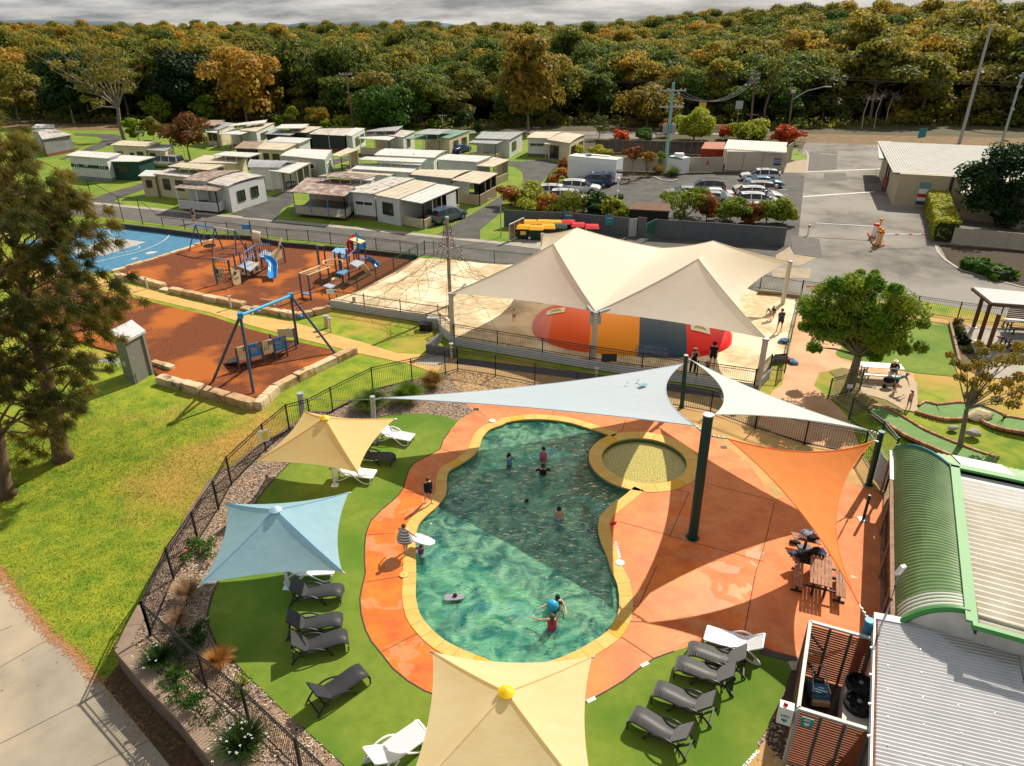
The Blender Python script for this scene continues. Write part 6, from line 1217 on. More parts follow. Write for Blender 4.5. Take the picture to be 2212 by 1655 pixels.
b=MB().prism([(p.x,p.y)for p in(b0-d1*.28+d2*.02,b0-d1*.28+d2*6,b0+d1*LL+d2*6,b0+d1*LL+d2*.02)],zl-.06,zl+.05);b.build('roof_flashing',M('flashing_pale',(.42,.43,.44),.5),LR)
b=MB().wall(a0-d2*.07-d1*.28,a0+d1*LL-d2*.07,zl-.2,zl+.06,.05);b.build('fascia',white,LR);b=MB().wall(a0-d2*.0-d1*.2,a0+d1*LL-d2*.0,zl-.15,zl+.035,.06);b.build('rusty_gutter',M('rust',(.22,.09,.04),.9,(.1,.05,.03),8),LR)
for k in range(6):q=a0+d1*(k*1.05+.2)-d2*.12;b=MB().box((q.x,q.y,zl+.05),(.12,.05,.05));b.build('gutter_bracket',white,LR)
b=MB().prism([(p.x,p.y)for p in(a0+d2*.2,a0+d2*(W_+6),a0+d1*LL+d2*(W_+6),a0+d1*LL+d2*.2)],0,zl-.1);b.build('building_wall',M('wall_plant',(.35,.33,.3),.8),LR)
b=MB().prism([(p.x,p.y)for p in(a0-d1*.3+d2*1.2,R1+side*0,R1+side*20,a0-d1*.3+d2*12)],0,zl+.02);b.build('building_wall',M('wall_plant',(.35,.33,.3),.8),LR)
# white antenna pole
o=thing('antenna_pole','thin bent grey pole with white box antenna beside the rounded green roof','antenna',tuple(P(D3(1095,430),zl)))
pb_=P(D3(1040,560),zl);zt_=ZT(pb_.x,pb_.y-.1,D3(0,60)[1])*1.0;pt_t=P(D3(1200,75),zl+1.75);pm2=P(D3(1105,375),zl+.75)
b=MB().path([pb_,P(D3(1050,500),zl+.25),pm2,pt_t],.03,8);b.build('pole',galv,o,True);b=MB().box(pt_t+Vc((0,0,.2)),(.16,.1,.42),.3,.3);b.build('antenna_box',white,o)
for t in(.35,.7):q=pm2.lerp(pt_t,t);b=MB().tube(q-Vc((0,0,.02)),q+Vc((.02,0,.02)),.045,n=8);b.build('cable_tie',black,o)
# ---- timber screened plant enclosure
EN=thing('plant_enclosure','open topped enclosure of timber slat screens in grey steel frame by the plant building','enclosure',tuple(P(D3(390,1150))))
zt=ZT(*[P(D3(275,1590)).x,P(D3(275,1590)).y],D3(0,1150)[1])
tl,tr_,nl,nr=[P(D3(*p),zt)for p in((487,450),(995,590),(390,1148),(970,1325))]
frm=M('frame_pale_grey',(.42,.44,.44),.5);frd=M('frame_dark_grey',(.10,.115,.125),.5);slat=M('merbau_slat',(.22,.055,.02),.6,(.30,.09,.03),3,stretch=(1,1,6))
for a,c in((tl,tr_),(tl,nl),(nl,nr)):b=MB().bar(a,c,.10,.07);b.build('top_rail',frm,EN)
for p in(tl,tr_,nl,nr):b=MB().bar(Vc((p.x,p.y,0)),p,.09);b.build('post',frm if p is nl else frd,EN)
def screen(a,c,k0,pcs,parent):
 d=c-a;L_=d.length;x=d.normalized();n=int((zt-.12)/.092)
 for s in range(pcs):
  u0,u1=L_*s/pcs+.04,L_*(s+1)/pcs-.04
  for i in range(n):z=.1+i*.092;b=MB();p,q=a+x*u0,a+x*u1;b.wall(p,q,z,z+.066,.02);b.build('slat',slat,parent)
  b=MB();p=a+x*(L_*s/pcs);b.bar(Vc((p.x,p.y,.02)),Vc((p.x,p.y,zt-.06)),.06);b.build('mullion',frd,parent)
screen(tl,tr_,0,3,EN);screen(nl,nr,0,3,EN);screen(tl,nl,0,3,EN)
x=(tr_-tl).normalized();yv=Vc((x.y,-x.x,0))*.05
for s in(0,1):
 p,q=tl+(tr_-tl)*(s/3),tl+(tr_-tl)*((s+1)/3)
 if s==0:
  b=MB().bar(Vc((p.x,p.y,1.9))+yv,Vc((q.x,q.y,zt*.55))+yv,.05);b.bar(Vc((p.x,p.y,.9))+yv,Vc((q.x,q.y,.15))+yv,.05);b.bar(Vc((p.x,p.y,zt*.5))+yv,Vc((q.x,q.y,zt*.5))+yv,.05);b.build('gate_brace',frd,EN)
b=MB().sheet([Vc((p.x,p.y,.04))for p in(tl,tr_,nr,nl)]);b.build('enclosure_floor',M('plant_floor',(.06,.045,.035),.9),EN)
# pool cleaner
o=thing('pool_cleaner','blue and silver wheeled pool cleaning machine inside the slatted enclosure','pool cleaner',tuple(P(D3(560,1020),.5)))
c=P(D3(560,960),.6);rz=R(-8)
def T(x,y,z):return Vc((c.x+x*math.cos(rz)-y*math.sin(rz),c.y+x*math.sin(rz)+y*math.cos(rz),z))
b=MB().box(T(0,-.05,.35),(.5,.6,.3),rz);b.box(T(0,-.12,.55),(.38,.36,.12),rz);b.build('cleaner_body',M('cleaner_blue',(.07,.20,.33),.4),o)
b=MB().path([T(-.27,-.42,.2),T(-.25,-.3,.62),T(-.2,.1,.75),T(-.2,.35,1.05),T(.2,.35,1.05),T(.2,.1,.75),T(.25,-.3,.62),T(.27,-.42,.2)],.025,8);b.build('handle',galv,o,True)
b=MB().box(T(0,-.42,.3),(.5,.12,.16),rz);b.build('front_grille',M('cleaner_beige',(.45,.36,.22),.6),o)
for s_ in(-.28,.28):
 for y_ in(-.25,.25):b=MB().tube(T(s_-.04,y_,.17),T(s_+.04,y_,.17),.13,n=14);b.build('wheel',tyre,o)
b=MB().box(T(0,.12,.62),(.3,.14,.2),rz);b.build('control_box',dgrey,o)
# heat pump
o=thing('heat_pump','large pale heat pump unit with two round black top fans in the enclosure','heat pump',tuple(P(D3(870,1080),.9)))
q=[P(D3(*p),1.0)for p in((775,868),(1030,925),(1000,1310),(742,1235))];b=MB().prism([(p.x,p.y)for p in q],.06,1.0);b.build('cabinet',M('cabinet_cream',(.60,.58,.53),.6),o)
for px in((893,960),(880,1110)):
 c=P(D3(*px),1.12);b=MB().lathe((c.x,c.y,1.0),[(.40,0),(.42,.18),(.37,.2),(.35,.06),(.35,.02)],24);f_=b.build('fan_shroud',black,o,True)
 b=MB()
 for k in range(7):
  a=k*2*math.pi/7;b.add([(c.x+.06*math.cos(a),c.y+.06*math.sin(a),1.08),(c.x+.34*math.cos(a),c.y+.34*math.sin(a),1.06),(c.x+.34*math.cos(a+.5),c.y+.34*math.sin(a+.5),1.12),(c.x+.06*math.cos(a+.8),c.y+.06*math.sin(a+.8),1.1)],[(0,1,2,3)])
 tag(b.build('fan_blades',dgrey,f_),kind='stuff');b=MB()
 for r in(.12,.2,.28,.35):b.path([Vc((c.x+r*math.cos(a),c.y+r*math.sin(a),1.21))for a in[i*math.pi/10 for i in range(21)]],.008,4)
 tag(b.build('fan_guard',black,f_),kind='stuff');b=MB().lathe((c.x,c.y,1.2),[(.07,0),(.07,.03),(.01,.04)],10);b.build('hub',grey,f_)
# AED cabinet and sign
aedT=M('aed_teal',(.02,.30,.30),.5)
c=P(D3(325,1130),zt-.35);o=thing('aed_cabinet','white AED cabinet with red beacon on the corner post of the enclosure','AED cabinet',(c.x,c.y,c.z))
fx=(nr-nl).normalized();fn_=Vc((fx.y,-fx.x,0));fn_=fn_ if fn_.y<0 else-fn_;c=nl-fx*.28+fn_*.02;c.z=zt-.3
b=MB().box(c,(.36,.25,.62),math.atan2(fx.y,fx.x));b.build('cabinet',white,o)
b=MB().lathe(c+Vc((-.04,0,.31)),[(.06,0),(.06,.05),(.03,.09)],12);b.build('beacon',M('beacon_red',(.6,.01,.01),.3),o,True)
fo=c+fn_*.13
lettering('AED',.13,aedT,o,lambda x,y:fo+fx*x+Vc((0,0,y+.02)),bold=.004)
def heart(cen,s,parent,mat):
 pts=[]
 for i in range(20):t=2*math.pi*i/20;X=16*math.sin(t)**3/17*s;Y=(13*math.cos(t)-5*math.cos(2*t)-2*math.cos(3*t)-math.cos(4*t))/17*s;pts.append(cen+fx*X+Vc((0,0,Y)))
 b=MB().add(pts,[tuple(range(20))]);return b.build('heart_symbol',mat,parent)
heart(fo+Vc((0,0,-.14)),.09,o,aedT)
s0=nl+fx*.28+fn_*.07;s0.z=zt-.35;o=thing('aed_sign','small teal AED sign with white heart on the slatted screen','sign',tuple(s0));b=MB().wall(s0-fx*.15,s0+fx*.15,s0.z-.17,s0.z+.17,.02);b.build('sign_board',aedT,o)
fo2=s0+fn_*.02;lettering('AED',.1,white,o,lambda x,y:fo2+fx*x+Vc((0,0,y+.09)),bold=.003);heart(fo2+Vc((0,0,-.05)),.08,o,white)
# ---------------------------------------------------------------- colorbond fences of the car park
cbG=M('fence_panel_grey',(.105,.115,.13),.6,(.12,.13,.145),.6);cbC=M('fence_panel_cream',(.48,.43,.35),.65,(.43,.38,.31),.7)
def sheetfence(lab,pts,h,mat,z=0,pl_=2.4,name='panel_fence',cat_='fence',hs=None):
 o=thing(name,lab,cat_,tuple(pts[0]))
 for i in range(len(pts)-1):
  a,c=pts[i],pts[i+1];d=c-a;d.z=0;m=max(1,round(d.length/pl_));n=Vc((d.y,-d.x,0)).normalized()
  for k in range(m):
   s=a+d*(k/m);e=a+d*((k+1)/m);q=max(6,int((e-s).length/.1));b=MB();vs=[]
   for j in range(q+1):
    p=s.lerp(e,j/q)+n*(.03 if j%2 else-.02);vs+=[(p.x,p.y,z+.04),(p.x,p.y,z+h)]
   b.add(vs,[(2*j,2*j+2,2*j+3,2*j+1)for j in range(q)]);b.build('fence_panel',mat,o)
   b=MB().bar(Vc((s.x,s.y,z)),Vc((s.x,s.y,z+h+.04)),.08);b.build('post',mat,o)
   b=MB().bar(Vc((s.x,s.y,z+h)),Vc((e.x,e.y,z+h)),.07,.05);b.bar(Vc((s.x,s.y,z+.06)),Vc((e.x,e.y,z+.06)),.06,.06);b.build('rail',mat,o)
 return o
sheetfence('dark grey panel fence behind the wheelie bins',[P(B2(35,320)),P(B2(560,345)),P(B2(1035,390))],1.75,cbG)
sheetfence('long dark grey panel fence below the car park behind the cream canopy',[P(B2(1245,402)),P(B2(1700,430)),P(B2(2212,470)),P(B3(275,477))],1.75,cbG)
sheetfence('short light grey sheet standing beside the brown roofed bin shed',[P(B2(1035,398)),P(B2(1095,392))],1.75,M('sheet_pale',(.40,.41,.41),.6),pl_=1)
fence('green_gate','green mesh gate standing open beside the long dark grey panel fence',[P(B2(1168,440)),P(B2(1245,400))],1.8,M('gate_green',(.06,.22,.15),.5),sp=.09,panel=2)
sheetfence('cream panel fence behind the white trailer',[P(A2(890,1370)),P(A2(1330,1385))],1.8,cbC);
sheetfence('pair of cream panel gates beside the white generator box',[P(A2(1475,1385)),P(A2(1630,1385)),P(A2(1790,1383))],2.0,cbC,name='panel_gate',cat_='gate')
sheetfence('cream panel fence in front of the far right cottage beside the clipped hedge',[P(B3(1625,455)),P(B3(2300,515)),P(B3(3000,590))],1.5,cbC)
sheetfence('low cream fence top running down behind the clipped hedge to the road corner',[P(B3(1530,190)),P(B3(1650,440))],1.5,cbC)
# timber paling fence
dk_=M('paling_dark',(.10,.075,.065),.9,(.065,.05,.045),1.2,stretch=(3,3,.5));o=thing('paling_fence','long dark timber paling fence behind the cream fence of the car park','fence',tuple(P(A2(765,1240))))
a,c=P(A2(765,1225)),P(A2(1640,1245));m=16
for k in range(m):
 s=a.lerp(c,k/m);e=a.lerp(c,(k+1)/m);b=MB();q=10
 for j in range(q):p,r=s.lerp(e,(j+.04)/q),s.lerp(e,(j+.96)/q);b.wall(p,r,.03,1.9+.05*CR.random(),.03)
 b.build('paling_panel',dk_,o);b=MB().bar(Vc((s.x,s.y-.08,0)),Vc((s.x,s.y-.08,2.05)),.14);b.build('post',M('post_grey',(.16,.15,.14),.9),o)
b=MB().bar(Vc((a.x,a.y,1.98)),Vc((c.x,c.y,1.98)),.16,.05);b.build('capping',M('post_grey',(.16,.15,.14),.9),o)
fence('chain_fence','brown leaning fence wires and posts climbing beside the loop road',[P(A2(330,1600)),P(A2(400,1470)),P(A2(490,1370))],1.3,dk_,sp=.16,panel=2)
# bins
def bin_(lab,c,lidm,bodym,rz=0,lab2=None,s=1.0):
 o=thing('waste_bin',lab,'wheelie bin',(c.x,c.y,.03),'bins in the fenced bin bay');
 def T(x,y,z):return Vc((c.x+(x*math.cos(rz)-y*math.sin(rz))*s,c.y+(x*math.sin(rz)+y*math.cos(rz))*s,z*s))
 b=MB();vs=[T(x*w_,y*w_*.8,z)for z,w_ in((.15,.52),(1.05,.66))for x,y in((-1,-1),(1,-1),(1,1),(-1,1))];b.add(vs,[(3,2,1,0),(4,5,6,7)]+[(i,(i+1)%4,(i+1)%4+4,i+4)for i in range(4)]);b.build('bin_body',bodym,o)
 b=MB().add([T(x,y,z)for x,y,z in((-.69,-.58,1.07),(.69,-.58,1.07),(.69,.58,1.2),(-.69,.58,1.2),(-.6,-.2,1.28),(.6,-.2,1.28),(.6,.3,1.36),(-.6,.3,1.36))],[(0,1,5,4),(1,2,6,5),(2,3,7,6),(3,0,4,7),(4,5,6,7),(3,2,1,0)]);b.build('lid',lidm,o)
 for x in(-.45,.45):
  for y in(-.35,.35):b=MB().tube(T(x-.04,y,.1),T(x+.04,y,.1),.1,n=10);b.build('castor',black,o)
 if lab2:b=MB();p=T(0,-.56,.7);b.box(p,(.55,.02,.35),rz);b.build('bin_label',lab2,o)
yl=M('lid_yellow',(.75,.36,.005),.45);rl=M('lid_red',(.55,.01,.015),.45);gb_=M('bin_green',(.012,.035,.022),.5)
lb=M('label_yellow',(.75,.62,.12),.6)
for px,l,lm,lb2 in(((188,412),'yellow lidded bin with a yellow label, leftmost in the bin bay',yl,lb),((290,420),'second yellow lidded bin, right of the labelled one',yl,None),((385,410),'yellow lidded bin before the first red lidded one',yl,None),((240,372),'yellow lidded bin in the rear row behind the labelled one',yl,None),((350,372),'yellow lidded bin in the middle of the rear row',yl,None),((440,375),'yellow lidded bin at the right end of the rear row',yl,None),((480,405),'green lidded bin peeping out over the canopy edge',gb_,None),((545,372),'red lidded bin below the left teal sign',rl,None),((625,395),'red lidded bin in the front, left of the rightmost red one',rl,None),((735,410),'rightmost red lidded bin beside the canopy',rl,None)):
 bin_(l,P(B2(*px)),lm,gb_,R(-4),lb2)
o=thing('bin_screen','brown slatted screen in pale frame at the left side of the bin bay','screen',tuple(P(B2(75,445))));a,c=P(B2(75,445)),P(B2(190,385));d=c-a
for t in(0,.33,.66,1):q=a+d*t;b=MB().bar(q,q+Vc((0,0,1.75)),.1);b.build('post',M('post_pale',(.5,.47,.42),.7),o)
b=MB().bar(a+Vc((0,0,1.75)),c+Vc((0,0,1.75)),.12,.06);b.bar(a+Vc((0,0,.15)),c+Vc((0,0,.15)),.12,.06);b.build('rail',M('post_pale',(.5,.47,.42),.7),o)
for k in range(11):z=.25+k*.135;b=MB().wall(a,c,z,z+.11,.025);b.build('slat',M('slat_brown2',(.16,.07,.04),.7),o)
b=MB().sheet([P(B2(*p))for p in[(60,455),(200,385),(1000,420),(1000,520),(330,490)]],.035);struct(b,'bin_bay_slab',conc)
def signb(lab,f,px,zc,w_,h_,mat,lines_,tm,post=False,rz=0,name='sign',extra=None):
 c=P(f(*px));o=thing(name,lab,'sign',(c.x,c.y,zc));xv=Vc((math.cos(rz),math.sin(rz),0));nv=Vc((xv.y,-xv.x,0));c=c+nv*.1;cz_=Vc((c.x,c.y,zc))
 b=MB().wall(cz_-xv*w_/2,cz_+xv*w_/2,zc-h_/2,zc+h_/2,.03);b.build('sign_board',mat,o)
 for txt,sz,dy in lines_:lettering(txt,sz,tm,o,(lambda dy:lambda x,y:cz_+nv*.03+xv*x+Vc((0,0,y+dy)))(dy),bold=.003)
 if post:b=MB().tube(Vc((c.x,c.y,0)),Vc((c.x,c.y,zc+h_/2)),.04,n=8);b.build('sign_post',galv,o)
 if extra:extra(o,cz_,xv,nv)
 return o
tealS=M('sign_teal',(.015,.20,.24),.5);redS=M('sign_red',(.60,.03,.02),.5);navyS=M('sign_navy',(.03,.09,.18),.5)
def redtag(o,c,xv,nv):b=MB();q=c+xv*.22+Vc((0,0,.42));b.wall(q-xv*.17,q+xv*.17,q.z-.08,q.z+.08,.05);b.build('red_tag',redS,o)
signb('left teal recycling sign with red corner on the grey bin fence',B2,(545,352),1.5,.85,1.1,tealS,[('Recycling',.16,.15),('- - - -',.12,-.05),('- - -',.12,-.2)],white,extra=redtag)
signb('right teal general waste sign with red corner on the grey bin fence',B2,(872,378),1.5,.85,1.1,tealS,[('General Waste',.11,.15),('- - - -',.12,-.05),('- - -',.12,-.2)],white,extra=redtag)
# brown roofed bin shed
o=thing('bin_shed','black timber shed with rusty brown flat roof below the car park','shed',tuple(P(B2(1100,385))));q=[P(B2(*p),2.3)for p in((1028,172),(1095,108),(1365,130),(1372,190))]
b=MB().slab(q,.12);b.build('roof',M('rusty_brown_roof',(.16,.085,.055),.9,(.10,.055,.04),2.5,bump=.5),o);ctr=sum(q,Vc())/4
b=MB().prism([((p*.93+ctr*.07).x,(p*.93+ctr*.07).y)for p in q],0,2.2);b.build('shed_walls',M('shed_black',(.02,.018,.016),.9),o);b=MB();a=P(B2(1100,385));c=P(B2(1170,395));b.wall(a,c,.02,1.85,.06);b.build('door',M('door_grey',(.13,.13,.14),.7),o)
# white box trailer
o=thing('box_trailer','big white box trailer with grey roof vent and drawbar in the car park','trailer',tuple(P(A2(540,1440))));z_t=3.4
q=[P(A2(*p),z_t)for p in((535,1290),(555,1250),(955,1260),(925,1298))]
L0=P(A2(540,1452));x=P(A2(925,1492))-L0;z_t=ZT(L0.x,L0.y,A2(0,1272)[1])+.3;L0.z=z_t;y=Vc((-x.y,x.x,0)).normalized()*2.4;q=[L0,L0+y,L0+x+y,L0+x]
b=MB().prism([(p.x,p.y)for p in q],.5,z_t-.1);b.build('trailer_body',M('trailer_white',(.80,.82,.83),.5,(.76,.78,.8),1),o);
for k in range(10):z=.9+k*.2;b=MB().bar(Vc((L0.x,L0.y-.02,z)),Vc((L0.x+x.x,L0.y+x.y-.02,z)),.03,.025);b.build('side_ribs',M('trailer_rib',(.68,.7,.71),.5),o)
b=MB().slab([p+Vc((0,0,0))for p in q],.1);b.build('roof',rfW,o);b=MB();c=q[0]+x*.36+y*.5;b.box((c.x,c.y,z_t+.12),(.6,.5,.25));b.build('roof_vent',grey,o);b=MB();c=q[0]+x*.5+y*.8;b.box((c.x,c.y,z_t+.06),(x.length*.5,.6,.14),math.atan2(x.y,x.x));b.build('rolled_awning',white,o)
b=MB();e=q[3]+y*.5;b.path([e+Vc((0,-.5,-z_t+.6)),e+Vc((1.6,-.1,-z_t+.55))],.06,6);b.path([e+Vc((0,.5,-z_t+.6)),e+Vc((1.6,0,-z_t+.55))],.06,6);b.tube(e+Vc((1.3,0,-z_t)),e+Vc((1.3,0,-z_t+.8)),.05,n=8);b.build('drawbar',M('rust',(.22,.09,.04),.9),o)
for s_ in(.4,.52):
 c=q[0]+x*s_;b=MB().tube((c.x,c.y-.05,.38),(c.x,c.y+.2,.38),.38,n=16);b.build('wheel',tyre,o)
# generator cabinet, container, storage building
o=thing('generator_cabinet','white and teal generator cabinet beside the teal power pole','generator',tuple(P(A2(1400,1400))));q=[P(A2(*p),2.2)for p in((1345,1262),(1352,1238),(1470,1250),(1468,1268))]
a=P(A2(1345,1385));c=P(A2(1455,1405));d=Vc((c.y-a.y,-(c.x-a.x),0)).normalized()*-1.3
b=MB().prism([(p.x,p.y)for p in(a,c,c+d*1.3,a+d*1.3)],.05,2.2);b.build('cabinet',white,o);b=MB().wall(a-d*.02,c-d*.02,2.0,2.2,.05);b.build('teal_band',tealS,o);b=MB();m_=(a+c)/2+d*.6;b.box((m_.x,m_.y,2.45),(1.2,.9,.45));b.build('vent_box',white,o)
o=thing('storage_container','rusty red storage container behind the cream gates','container',tuple(P(A2(1620,1245))));q=[P(A2(*p),2.5)for p in((1617,1195),(1650,1142),(1812,1143),(1800,1200))];b=MB().prism([(p.x,p.y)for p in q],.1,2.4);b.build('container_body',M('container_red',(.42,.07,.035),.7,(.33,.05,.03),2),o);b=MB().slab(q,.1);b.build('roof',M('container_roof',(.30,.07,.04),.8,(.42,.2,.13),2),o)
b=MB()
for k in range(22):p=q[0].lerp(q[3],(k+.5)/22);b.bar(Vc((p.x,p.y-.03,.2)),Vc((p.x,p.y-.03,2.35)),.12,.05)
tag(b.build('container_ribs',M('container_red',(.42,.07,.035)),o),kind='stuff')
o=thing('storage_building','long cream storage building with white corrugated roof above the car park','building',tuple(P(A2(1800,1385))))
a=P(A2(1802,1385));c=P(A3(268,1400));z_s=3.0;rr_=[P(A2(1800,1195),z_s),P(A2(1835,1122),z_s+.5),P(A3(305,1150),z_s+.5),P(A3(278,1228),z_s)];
b=MB();yv=(rr_[1]-rr_[0]);b.prism([(p.x,p.y)for p in(a,c,Vc((rr_[2].x,rr_[2].y,0)),Vc((rr_[1].x,rr_[1].y,0)))],0,z_s-.15);b.build('wall',M('storage_cream',(.55,.48,.38),.7,(.50,.43,.34),.6),o)
dd=rr_[3]-rr_[0]
def sf(s,t):n=s/dd.length;return rr_[0].lerp(rr_[3],n).lerp(rr_[1].lerp(rr_[2],n),t),Vc((0,0,1))
corrug(o,'roof',M('roof_cream_sheet',(.60,.55,.46),.6,(.55,.5,.42),1),sf,dd.length,.3,.03,1,smooth=False)
b=MB().bar(rr_[0]-Vc((0,.05,.1)),rr_[3]-Vc((0,.05,.1)),.15,.12);b.build('gutter',white,o);b=MB().tube(a+Vc((.1,-.1,0)),Vc((a.x+.1,a.y-.1,z_s-.1)),.05,n=8);b.build('downpipe',white,o)
b=MB().wall(a-Vc((0,.04,0)),c-Vc((0,.04,0)),.02,.28,.05);b.build('plinth',M('plinth',(.22,.19,.16),.9),o)
for t in(.3,.62):q=a.lerp(c,t);b=MB().bar(q-Vc((0,.05,-.05)),q+Vc((0,-.05,z_s-.3)),.06,.04);b.build('door_track',M('track',(.3,.26,.2),.7),o)
x_=(c-a).normalized();rzs=math.atan2(x_.y,x_.x)
signb('blue private carpark sign on the cream storage building',A3,(205,1398),1.55,1.0,.95,navyS,[('PRIVATE',.24,.2),('CARPARK',.24,-.08)],white,rz=rzs)
signb('small dark blue notice above the private carpark sign',A3,(215,1395),2.35,.7,.6,navyS,[('- - -',.13,.1),('- - -',.13,-.1)],white,rz=rzs)
signb('small red and white notice at the right of the cream storage building',A3,(252,1398),1.9,.35,.6,white,[('-',.3,.0)],redS,rz=rzs)
signb('small red and white notice on the right cream gate',A2,(1660,1384),1.3,.28,.5,redS,[('-',.2,.0)],white,rz=0)
sheetfence('short cream panel beside the storage building',[P(A3(285,1320)),P(A3(330,1290))],2.6,cbC,pl_=2)
# ---------------------------------------------------------------- office with carport roof
o=thing('site_office','cream site office with wide white corrugated roof and dark carport posts','building',tuple(P(B3(1155,145))));OF=o
zo=ZT(P(B3(1150,145)).x,P(B3(1150,145)).y,A3(0,1400)[1]);zo=min(max(zo,2.8),3.6)
e0,e1=P(A3(1155,1392),zo),P(A3(1800,1425),zo);r0,r1=P(A3(1028,1140),zo+.35),P(A3(2112,1186),zo+.35);dd2=(e1-e0).normalized();e1=e0+dd2*30;r0=P(A3(1135,1280),zo+.1)
bk0=P(A3(1030,1142),zo+.5);bk1=bk0+dd2*34
def of(s,t):
 n=s/30;return e0+dd2*s+(bk0+dd2*(s)-(e0+dd2*s))*t*1.0+Vc((0,0,0)),Vc((0,0,1))
corrug(OF,'roof',M('office_roof',(.40,.395,.37),.55,(.35,.345,.32),.5),of,30,.3,.03,1,smooth=False)
b=MB();cp=[P(A3(1042,1278),zo-.02),P(A3(1028,1140),zo+.45),P(A3(1140,1142),zo+.45),P(A3(1140,1282),zo-.02)];b.slab(cp,.12);b.build('carport_roof',M('office_roof',(.5,.5,.47)),OF)
b=MB().bar(cp[0]-Vc((0,.06,.05)),cp[3]-Vc((0,.06,.05)),.22,.12);b.bar(e0-Vc((0,.06,.05)),e1-Vc((0,.06,.05)),.24,.12);b.build('fascia',dgrey,OF)
a=P(B3(1152,147));dw=(P(B3(1350,160))-a).normalized();al=P(A3(1118,1470));
w2v=(bk0-e0);w2v.z=0
b=MB().prism([(p.x,p.y)for p in(a,a+dw*30,a+dw*30+w2v*.85,a+w2v*.85)],0,zo+.0);b.build('wall',M('office_cream',(.52,.43,.30),.75,(.47,.39,.27),.8),OF)
for u,w_,mm in((5.3,.16,dgrey),(9.2,.2,dgrey),(10.6,.2,white)):q=a+dw*u;b=MB().bar(Vc((q.x,q.y-.08,.3)),Vc((q.x,q.y-.08,zo)),.22 if w_<.2 else .12);b.build('post',mm,OF)
for px,tpx in(((1068,1540),1290),((1085,1548),1295),((1108,1495),1295)):
 q,t_=UP(A3,px,tpx);b=MB().bar(q,Vc((q.x,q.y,zo)),.14);b.build('carport_post',M('post_brown',(.07,.04,.03),.7),OF);b=MB().box((q.x,q.y,1.1),(.4,.4,1.0));b.build('post_casing',M('brick_red',(.35,.10,.06),.8,(.2,.07,.05),4),OF)
q=a+dw*2.8;sgn_=thing('banner_sign','tall white and red banner with pictures on the front wall of the office','sign',(q.x,q.y,1.5));n_=Vc((dw.y,-dw.x,0))*.08
for z0,z1,mm in((.35,.75,navyS),(.75,1.15,white),(1.15,1.55,redS),(1.55,2.1,white),(2.1,2.8,M('banner_teal',(.15,.3,.3),.6))):b=MB().wall(q+n_-dw*.55,q+n_+dw*.55,z0,z1,.04);b.build('banner_section',mm,sgn_)
lettering('- - -',.3,redS,sgn_,lambda x,y:q+n_*1.6+dw*x+Vc((0,0,y+1.8)))
signb('small red fire notice on the cream wall of the office',A3,(1483,1590),1.9,.35,.4,redS,[('-',.3,0)],white,rz=math.atan2(dw.y,dw.x))
b=MB();q=a+dw*8.3+n_;b.wall(q-dw*.6,q+dw*.6,.05,2.2,.06);b.build('door',M('door_brown',(.25,.12,.06),.7),OF)
# cottage at the right
o=thing('cottage','cream weatherboard cottage behind the cream fence, partly under the big dark tree','cottage',tuple(P(B3(1690,300))));a=P(B3(1660,290));c=P(B3(1700,-60));
a=P(B3(1680,250));dx_=(P(B3(2212,330))-P(B3(1700,265)));dx_.z=0;dx_.normalize();dy_=Vc((-dx_.y,dx_.x,0));b=MB();q=[a,a+dx_*16,a+dx_*16+dy_*9,a+dy_*9];b.prism([(p.x,p.y)for p in q],0,2.7);b.build('wall',M('weatherboard',(.50,.42,.30),.8,(.44,.37,.26),1),o)
b=MB();m1=a+dy_*4.5-dx_*.3+Vc((0,0,4.1));b.slab([a-dx_*.4-dy_*.5+Vc((0,0,2.65)),a+dx_*16-dy_*.5+Vc((0,0,2.65)),m1+dx_*16.3,m1],.08);b.slab([m1,m1+dx_*16.3,a+dx_*16+dy_*9.5+Vc((0,0,2.65)),a+dy_*9.5-dx_*.4+Vc((0,0,2.65))],.08);b.build('roof',rfC,o)
b=MB().add([q[0]+Vc((0,0,2.7)),q[3]+Vc((0,0,2.7)),a+dy_*4.5+Vc((0,0,4.0))],[(0,1,2)]);b.build('gable',M('weatherboard',(.5,.42,.3)),o)
for k in range(14):z=.2+k*.18;b=MB().bar(Vc((a.x,a.y,z))-dy_*.02,Vc((q[1].x,q[1].y,z))-dy_*.02,.03,.02);b.build('board_line',M('board_shadow',(.38,.31,.22),.8),o)
b=MB();s_=a+dx_*1.0-dy_*.05;b.wall(s_,s_+dx_*3.0,.9,2.3,.06);b.build('roller_blind',M('blind_cream',(.5,.45,.36),.7),o);cwin(o,q[3],q[0],.55,.7,1.2,2.0,white)
# ---------------------------------------------------------------- boom gates
isl=thing('gate_island','red kerbed traffic island between the two boom gates','traffic island',tuple(P(B3(1000,430))));q=[P(B3(*p))for p in((948,375),(1000,360),(1075,440),(1085,475),(1040,490),(990,470))];b=MB().prism([(p.x,p.y)for p in q],.01,.16);b.build('island_slab',M('island_red',(.32,.13,.07),.85,(.24,.10,.06),2),isl)
def boom(lab,base,tp,end,striped,tend):
 a,t=UP(B3,base,tp,.16);o=thing('boom_gate',lab,'boom gate',tuple(a),'boom gates on the entrance road');b=MB().box((a.x,a.y,(t.z+.16)/2),(.42,.5,t.z-.16));b.build('cabinet',white,o);b=MB().box((a.x,a.y,t.z-.1),(.45,.53,.22));b.build('red_top',redS,o)
 z=t.z-.25;e=P(B3(*end),z);s=Vc((a.x,a.y-.3,z));e.z=z
 b=MB().bar(s,e,.1,.09);b.build('boom_arm',white,o);d=(e-s)
 if striped:
  for u in(.3,.62,.92):b=MB().bar(s+d*u,s+d*(u+.08),.11,.1);b.build('red_band',redS,o)
